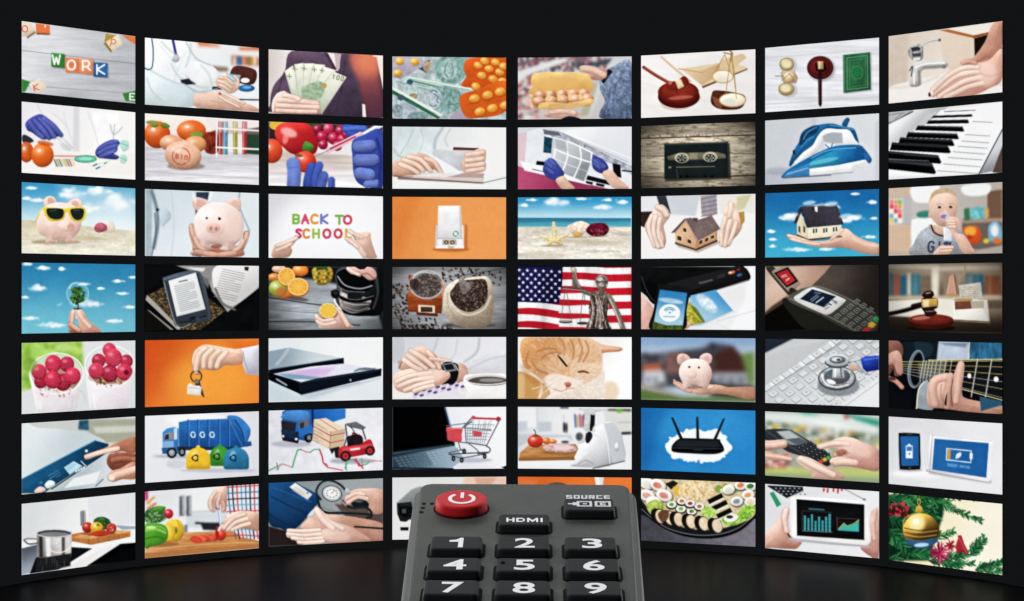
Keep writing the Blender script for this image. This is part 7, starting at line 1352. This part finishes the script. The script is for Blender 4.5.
# ================================================================== the remote control
M_body = mat('grey_soft_plastic', (.055,.063,.058), 0.5, 0.14, 0.7, 2200, .06)
M_side = mat('grey_side_plastic', (.060,.068,.063), 0.45, 0.3, 0.25, 2600)
M_rub = mat('black_rubber', (0.009, 0.010, 0.012), 0.65, 0.16, 0.2, 3000)
M_gap = mat('black_gap', (0.002, 0.002, 0.002), 0.8, 0.1)
M_red = mat('red_translucent_plastic', (.56,.014,.022), 0.6, 0.15, 0.15, 2500)
M_ink = mat('white_ink', (0.82, 0.85, 0.88), 0.5, 0.3)
M_ink2 = mat('grey_ink', (0.62, 0.65, 0.69), 0.5, 0.3)
mm = .001
rem = bpy.data.objects.new('remote_control', None); scene.collection.objects.link(rem); rem.empty_display_size = .03
rem.location = (0.00287, 0.354, CH - 0.0436)
rem.rotation_euler = (Matrix.Rotation(R_(15), 4, 'X') @ Matrix.Rotation(R_(-0.9), 4, 'Z')).to_euler()
tag(rem, 'dark grey remote control with a red power button standing before the screens', 'remote control')

def rrect(w, h, r, n=8, sup=None):
    out = []
    for cx, cy, a0 in ((w/2-r, h/2-r, 0), (-w/2+r, h/2-r, 90), (-w/2+r, -h/2+r, 180), (w/2-r, -h/2+r, 270)):
        for i in range(n+1):
            a = R_(a0 + 90*i/n); out.append((cx + r*math.cos(a), cy + r*math.sin(a)))
    return out
def inset(pl, d):
    p = np.array(pl); a, b = np.roll(p, 1, 0), np.roll(p, -1, 0); t = b - a; t /= np.linalg.norm(t, axis=1)[:, None]
    return p + np.stack([-t[:, 1], t[:, 0]], 1) * d           # outline runs counter-clockwise: left is inwards
def rings(name, outline, prof, material, parent, cap=True, smooth=True, dish=0):
    vs, fs = [], []; n = len(outline)
    for d, z in prof:
        for x, y in inset(outline, d): vs.append((x, y, z))
    for k in range(len(prof)-1):
        for i in range(n):
            j = (i+1) % n; fs.append((k*n+i, k*n+j, (k+1)*n+j, (k+1)*n+i))
    k = len(prof)-1; fs.append(tuple(k*n+i for i in range(n)))
    fs.append(tuple(reversed(range(n))))
    me = bpy.data.meshes.new(name); me.from_pydata(vs, [], fs)
    for f in me.polygons: f.use_smooth = smooth and len(f.vertices) == 4
    return link(name, me, parent, material)

def body_outline(grow=0):
    # tapered outline with softly rounded corners, running from the far end (y = 0) to the near end
    pts = []; L = 172*mm; w0, w1 = 47.4*mm/2 + grow, 40*mm/2 + grow; r = 3*mm + grow
    T = 5.2*mm                     # how far the top end reaches past the first row's datum
    def wd(y): return w0 + (w1-w0) * min(1, (-y)/(.125))
    for i in range(9):
        a = R_(90*i/8); pts.append((wd(0) - r + r*math.cos(a), T + grow - r + r*math.sin(a)))
    pts = pts[::1]
    left = [(-x, y) for x, y in reversed(pts)]
    up = pts + left
    rr = 9*mm
    for y in np.linspace(-12*mm, -L + rr, 16): up.append((-wd(y), y))
    for i in range(1, 9):
        a = R_(180 + 90*i/8); up.append((-w1 + rr + rr*math.cos(a), -L + rr + rr*math.sin(a)))
    for i in range(0, 8):
        a = R_(270 + 90*i/8); up.append((w1 - rr + rr*math.cos(a), -L + rr + rr*math.sin(a)))
    for y in np.linspace(-L + rr, -12*mm, 16): up.append((wd(y), y))
    return up
rings('top_shell', body_outline(), [(0, -4*mm), (0, -.9*mm), (.08*mm, -.45*mm), (.28*mm, -.14*mm), (.55*mm, -.03*mm), (.9*mm, 0)], M_body, rem)
rings('lower_shell', body_outline(1.45*mm), [(3*mm, -15*mm), (.8*mm, -13.5*mm), (0, -10*mm), (0, -2.6*mm), (.25*mm, -2.0*mm), (.7*mm, -1.8*mm), (1.3*mm, -1.8*mm)], M_side, rem)

def shift(pl, x, y): return [(a+x, b+y) for a, b in pl]
def mesh_ink(name, polys, x, y, z, parent, material=M_ink, t=.06*mm):
    # polys: list of outlines (lists of points), laid flat and given a little thickness
    vs, fs = [], []
    for pl in polys:
        k = len(vs); n = len(pl)
        vs += [(x+a, y+b, z+t) for a, b in pl] + [(x+a, y+b, z-.02*mm) for a, b in pl]
        fs.append(tuple(range(k, k+n)))
        fs += [(k+i, k+n+i, k+n+(i+1) % n, k+(i+1) % n) for i in range(n)]
    me = bpy.data.meshes.new(name); me.from_pydata(vs, [], fs)
    return link(name, me, parent, material)
def text_ink(name, s, x, y, z, h, wide, parent, bold=.03, material=M_ink, spacing=1.0):
    cu = bpy.data.curves.new(name, 'FONT'); cu.body = s; cu.size = 1.0; cu.offset = bold
    cu.align_x = 'CENTER'; cu.align_y = 'CENTER'; cu.extrude = .02; cu.resolution_u = 8; cu.space_character = spacing
    tmp = bpy.data.objects.new('tmp', cu); scene.collection.objects.link(tmp)
    dg = bpy.context.evaluated_depsgraph_get()
    me = bpy.data.meshes.new_from_object(tmp.evaluated_get(dg)); me.name = name
    bpy.data.objects.remove(tmp)
    co = np.zeros(len(me.vertices)*3); me.vertices.foreach_get('co', co); co = co.reshape(-1, 3)
    lo, hi = co.min(0), co.max(0); co[:, :2] -= ((lo+hi)/2)[:2]
    k = h / (hi[1]-lo[1]); kx = wide / (hi[0]-lo[0])
    co = co * [kx, k, 2.5*mm] + [x, y, z + .03*mm]
    me.vertices.foreach_set('co', co.ravel()); me.update(); me.materials.clear()
    return link(name, me, parent, material)

BH = 1.9*mm
def key(name, x, v, w, d, label=None):
    ol = shift(rrect(w, d, 1.1*mm), x, -v)
    o = rings(name, ol, [(-.15*mm, -.1*mm), (0, .3*mm), (.1*mm, BH-.38*mm), (.24*mm, BH-.12*mm), (.5*mm, BH-.02*mm), (.9*mm, BH)], M_rub, rem)
    rings('key_gap', shift(rrect(w+1.2*mm, d+1.0*mm, 1.5*mm), x, -v), [(0, -.1*mm), (0, .04*mm)], M_gap, o, smooth=False)
    return o
DW = {'1': 2.2, '2': 4.1, '3': 4.1, '4': 4.5, '5': 4.1, '6': 4.2, '7': 4.2, '8': 4.3, '9': 4.2, '0': 4.3}
cols_u = (-13.75*mm, 0, 13.75*mm)
rows_v = (32.2*mm, 42.8*mm, 53.2*mm, 63.8*mm)
k = 0
for v in rows_v:
    for u in cols_u:
        k += 1
        if k == 10:
            u0 = key('volume_button', u, v, 10.7*mm, 6.9*mm); continue
        if k == 12:
            key('channel_button', u, v, 10.7*mm, 6.9*mm); continue
        ch = str(k if k < 10 else 0)
        o = key('number_button', u, v, 10.7*mm, 6.9*mm)
        x, y = u + .25*mm, -v + .2*mm
        if ch == '1':
            H = 4.7*mm; a = H/2
            mesh_ink('numeral', [[(.35*mm, -a), (1.35*mm, -a), (1.35*mm, a), (.65*mm, a), (.35*mm, a*.80), (-.3*mm, a*.58), (-1.5*mm, a*.50), (-1.5*mm, a*.16), (.35*mm, a*.16)]], x-.2*mm, y-.4*mm, BH, o)
        else:
            text_ink('numeral', ch, x, y - .4*mm, BH, 4.7*mm, DW[ch]*mm, o, bold=.02)
        if ch == '5':
            rings('tactile_dot', shift(rrect(.9*mm, .7*mm, .3*mm), u-4.0*mm, y+.6*mm), [(0, BH-.05*mm), (.05*mm, BH+.18*mm), (.2*mm, BH+.25*mm)], M_gap, o)
o = key('hdmi_button', 0, 20.1*mm, 10.9*mm, 6.4*mm)
HD = o
o = key('source_button', 14.1*mm, 11.6*mm, 11.0*mm, 7.2*mm)
def bars(x0, y0, x1, y1, t, skip=''):
    out = []
    if 'T' not in skip: out.append([(x0, y1-t), (x1, y1-t), (x1, y1), (x0, y1)])
    if 'B' not in skip: out.append([(x0, y0), (x1, y0), (x1, y0+t), (x0, y0+t)])
    if 'L' not in skip: out.append([(x0, y0+t), (x0+t, y0+t), (x0+t, y1-t), (x0, y1-t)])
    if 'R' not in skip: out.append([(x1-t, y0+t), (x1, y0+t), (x1, y1-t), (x1-t, y1-t)])
    return out
m_ = lambda L: [[(a*mm, b*mm) for a, b in p] for p in L]
sym = bars(-2.7, -1.5, .6, 1.5, .55, 'L') + bars(1.2, -1.5, 4.7, 1.5, .55) + [[(-2.7, -.95), (-2.15, -.95), (-2.15, .95), (-2.7, .95)], [(-4.6, -.3), (-3.6, -.3), (-3.6, .3), (-4.6, .3)], [(-3.6, -.8), (-2.7, -.8), (-2.7, .8), (-3.6, .8)]]
sym += [[(-1.4, -.3), (-.5, -.3), (-.5, .3), (-1.4, .3)], [(2.3, -.75), (2.8, -.75), (2.8, .75), (2.3, .75)], [(2.8, .3), (3.6, .3), (3.6, .75), (2.8, .75)], [(2.8, -.75), (3.6, -.75), (3.6, -.3), (2.8, -.3)]]
mesh_ink('source_symbol', m_(sym), 14.1*mm, -11.4*mm, BH, o, M_ink2)
BL = {'S': 'TBM|L1|R0', 'O': 'TB|L2|R2', 'U': 'B|L2|R2', 'R': 'TM|L2|R1', 'C': 'TB|L2', 'E': 'TBM|L2'}
def block(ch, x, y, w, h, tv, th):
    out = []
    bars_, *sides = BL[ch].split('|')
    for b_, y0 in (('T', h-th), ('M', (h-th)/2), ('B', 0)):
        if b_ in bars_: out.append((0, y0, w, y0+th))
    for sd in sides:
        x0 = 0 if sd[0] == 'L' else w-tv
        lo, hi = {'0': (0, (h-th)/2), '1': ((h+th)/2, h), '2': (0, h)}[sd[1]]
        # keep clear of the bars so that nothing overlaps
        cuts = sorted([(a_, b_) for k_, (a_, b_) in {'T': (h-th, h), 'M': ((h-th)/2, (h+th)/2), 'B': (0, th)}.items() if k_ in bars_])
        p = lo
        for a_, b_ in cuts + [(hi, hi)]:
            if a_ > p + 1e-9 and p < hi: out.append((x0, p, x0+tv, min(a_, hi)))
            p = max(p, b_)
    return [[(x+a, y+b), (x+c, y+b), (x+c, y+d), (x+a, y+d)] for a, b, c, d in out]
pl = []
for i_, ch in enumerate('SOURCE'): pl += block(ch, (-4.85 + i_*1.68)*mm, 0, 1.34*mm, 2.1*mm, .42*mm, .46*mm)
x_ = (-4.85 + 3*1.68)*mm
pl.append([(x_+.52*mm, .82*mm), (x_+.88*mm, 0), (x_+1.42*mm, 0), (x_+1.06*mm, .82*mm)])
mesh_ink('source_lettering', pl, 14.1*mm, -3.9*mm, 0, rem, M_ink2)

BL['H'] = 'M|L2|R2'; BL['D'] = 'TB|L2|R2'; BL['I'] = '|L2'
w_ = 1.75*mm; h_ = 2.15*mm; t_ = .45*mm; y_ = -21.55*mm
pl = block('H', -3.85*mm, y_, w_, h_, t_, .5*mm) + block('I', 3.4*mm, y_, w_, h_, t_, .5*mm)
x_ = -1.75*mm
pl += [[(x_, y_), (x_+t_, y_), (x_+t_, y_+h_), (x_, y_+h_)], [(x_+t_, y_), (x_+1.2*mm, y_), (x_+1.4*mm, y_+.5*mm), (x_+t_, y_+.5*mm)], [(x_+t_, y_+h_-.5*mm), (x_+1.4*mm, y_+h_-.5*mm), (x_+1.2*mm, y_+h_), (x_+t_, y_+h_)],
       [(x_+1.4*mm, y_+.5*mm), (x_+1.2*mm, y_), (x_+1.8*mm, y_+.55*mm), (x_+1.8*mm, y_+h_-.55*mm), (x_+1.2*mm, y_+h_), (x_+1.4*mm, y_+h_-.5*mm)]]
x_ = .55*mm; W_ = 2.35*mm
pl += [[(x_, y_), (x_+t_, y_), (x_+t_, y_+h_), (x_, y_+h_)], [(x_+W_-t_, y_), (x_+W_, y_), (x_+W_, y_+h_), (x_+W_-t_, y_+h_)],
       [(x_+t_, y_+h_-.9*mm), (x_+W_/2, y_), (x_+W_/2, y_+.95*mm), (x_+t_, y_+h_)], [(x_+W_/2, y_), (x_+W_-t_, y_+h_-.9*mm), (x_+W_-t_, y_+h_), (x_+W_/2, y_+.95*mm)]]
mesh_ink('lettering', pl, .1*mm, 0, BH, HD)

# the power button: a low red dome with a white ring-and-bar mark
PX, PV, PR, PH = -13.75*mm, 10.1*mm, 5.6*mm, 2.5*mm
circ = [(PX + PR*math.cos(R_(i*5)), -PV + PR*.93*math.sin(R_(i*5))) for i in range(72)]
pb = rings('power_button', circ, [(-.1*mm, -.1*mm), (-.05*mm, .6*mm), (.05*mm, PH-.5*mm), (.16*mm, PH-.18*mm), (.4*mm, PH-.04*mm), (.8*mm, PH)], M_red, rem)
rings('key_gap', circ, [(-.55*mm, -.1*mm), (-.55*mm, .04*mm)], M_gap, pb, smooth=False)
polys = []; r0, r1 = 2.2*mm, 3.0*mm; N = 40; a0, a1 = 90+35, 90+325
for i in range(N):
    p, q = R_(a0+(a1-a0)*i/N), R_(a0+(a1-a0)*(i+1)/N)
    polys.append([(r0*math.cos(p), r0*math.sin(p)), (r0*math.cos(q), r0*math.sin(q)), (r1*math.cos(q), r1*math.sin(q)), (r1*math.cos(p), r1*math.sin(p))][::-1])
polys.append([(-.38*mm, .3*mm), (.38*mm, .3*mm), (.38*mm, 3.4*mm), (-.38*mm, 3.4*mm)])
mesh_ink('power_symbol', polys, PX+.1*mm, -PV-.1*mm, PH, pb)
for x, y in ((-22.2, -7.2), (-22.25, -9.6), (-22.4, -12.0), (-20.4, -7.2)):
    rings('indicator_hole', shift(rrect(.95*mm, 1.35*mm, .4*mm, 4), x*mm, y*mm), [(0, -.1*mm), (0, .03*mm)], M_gap, rem, smooth=False)
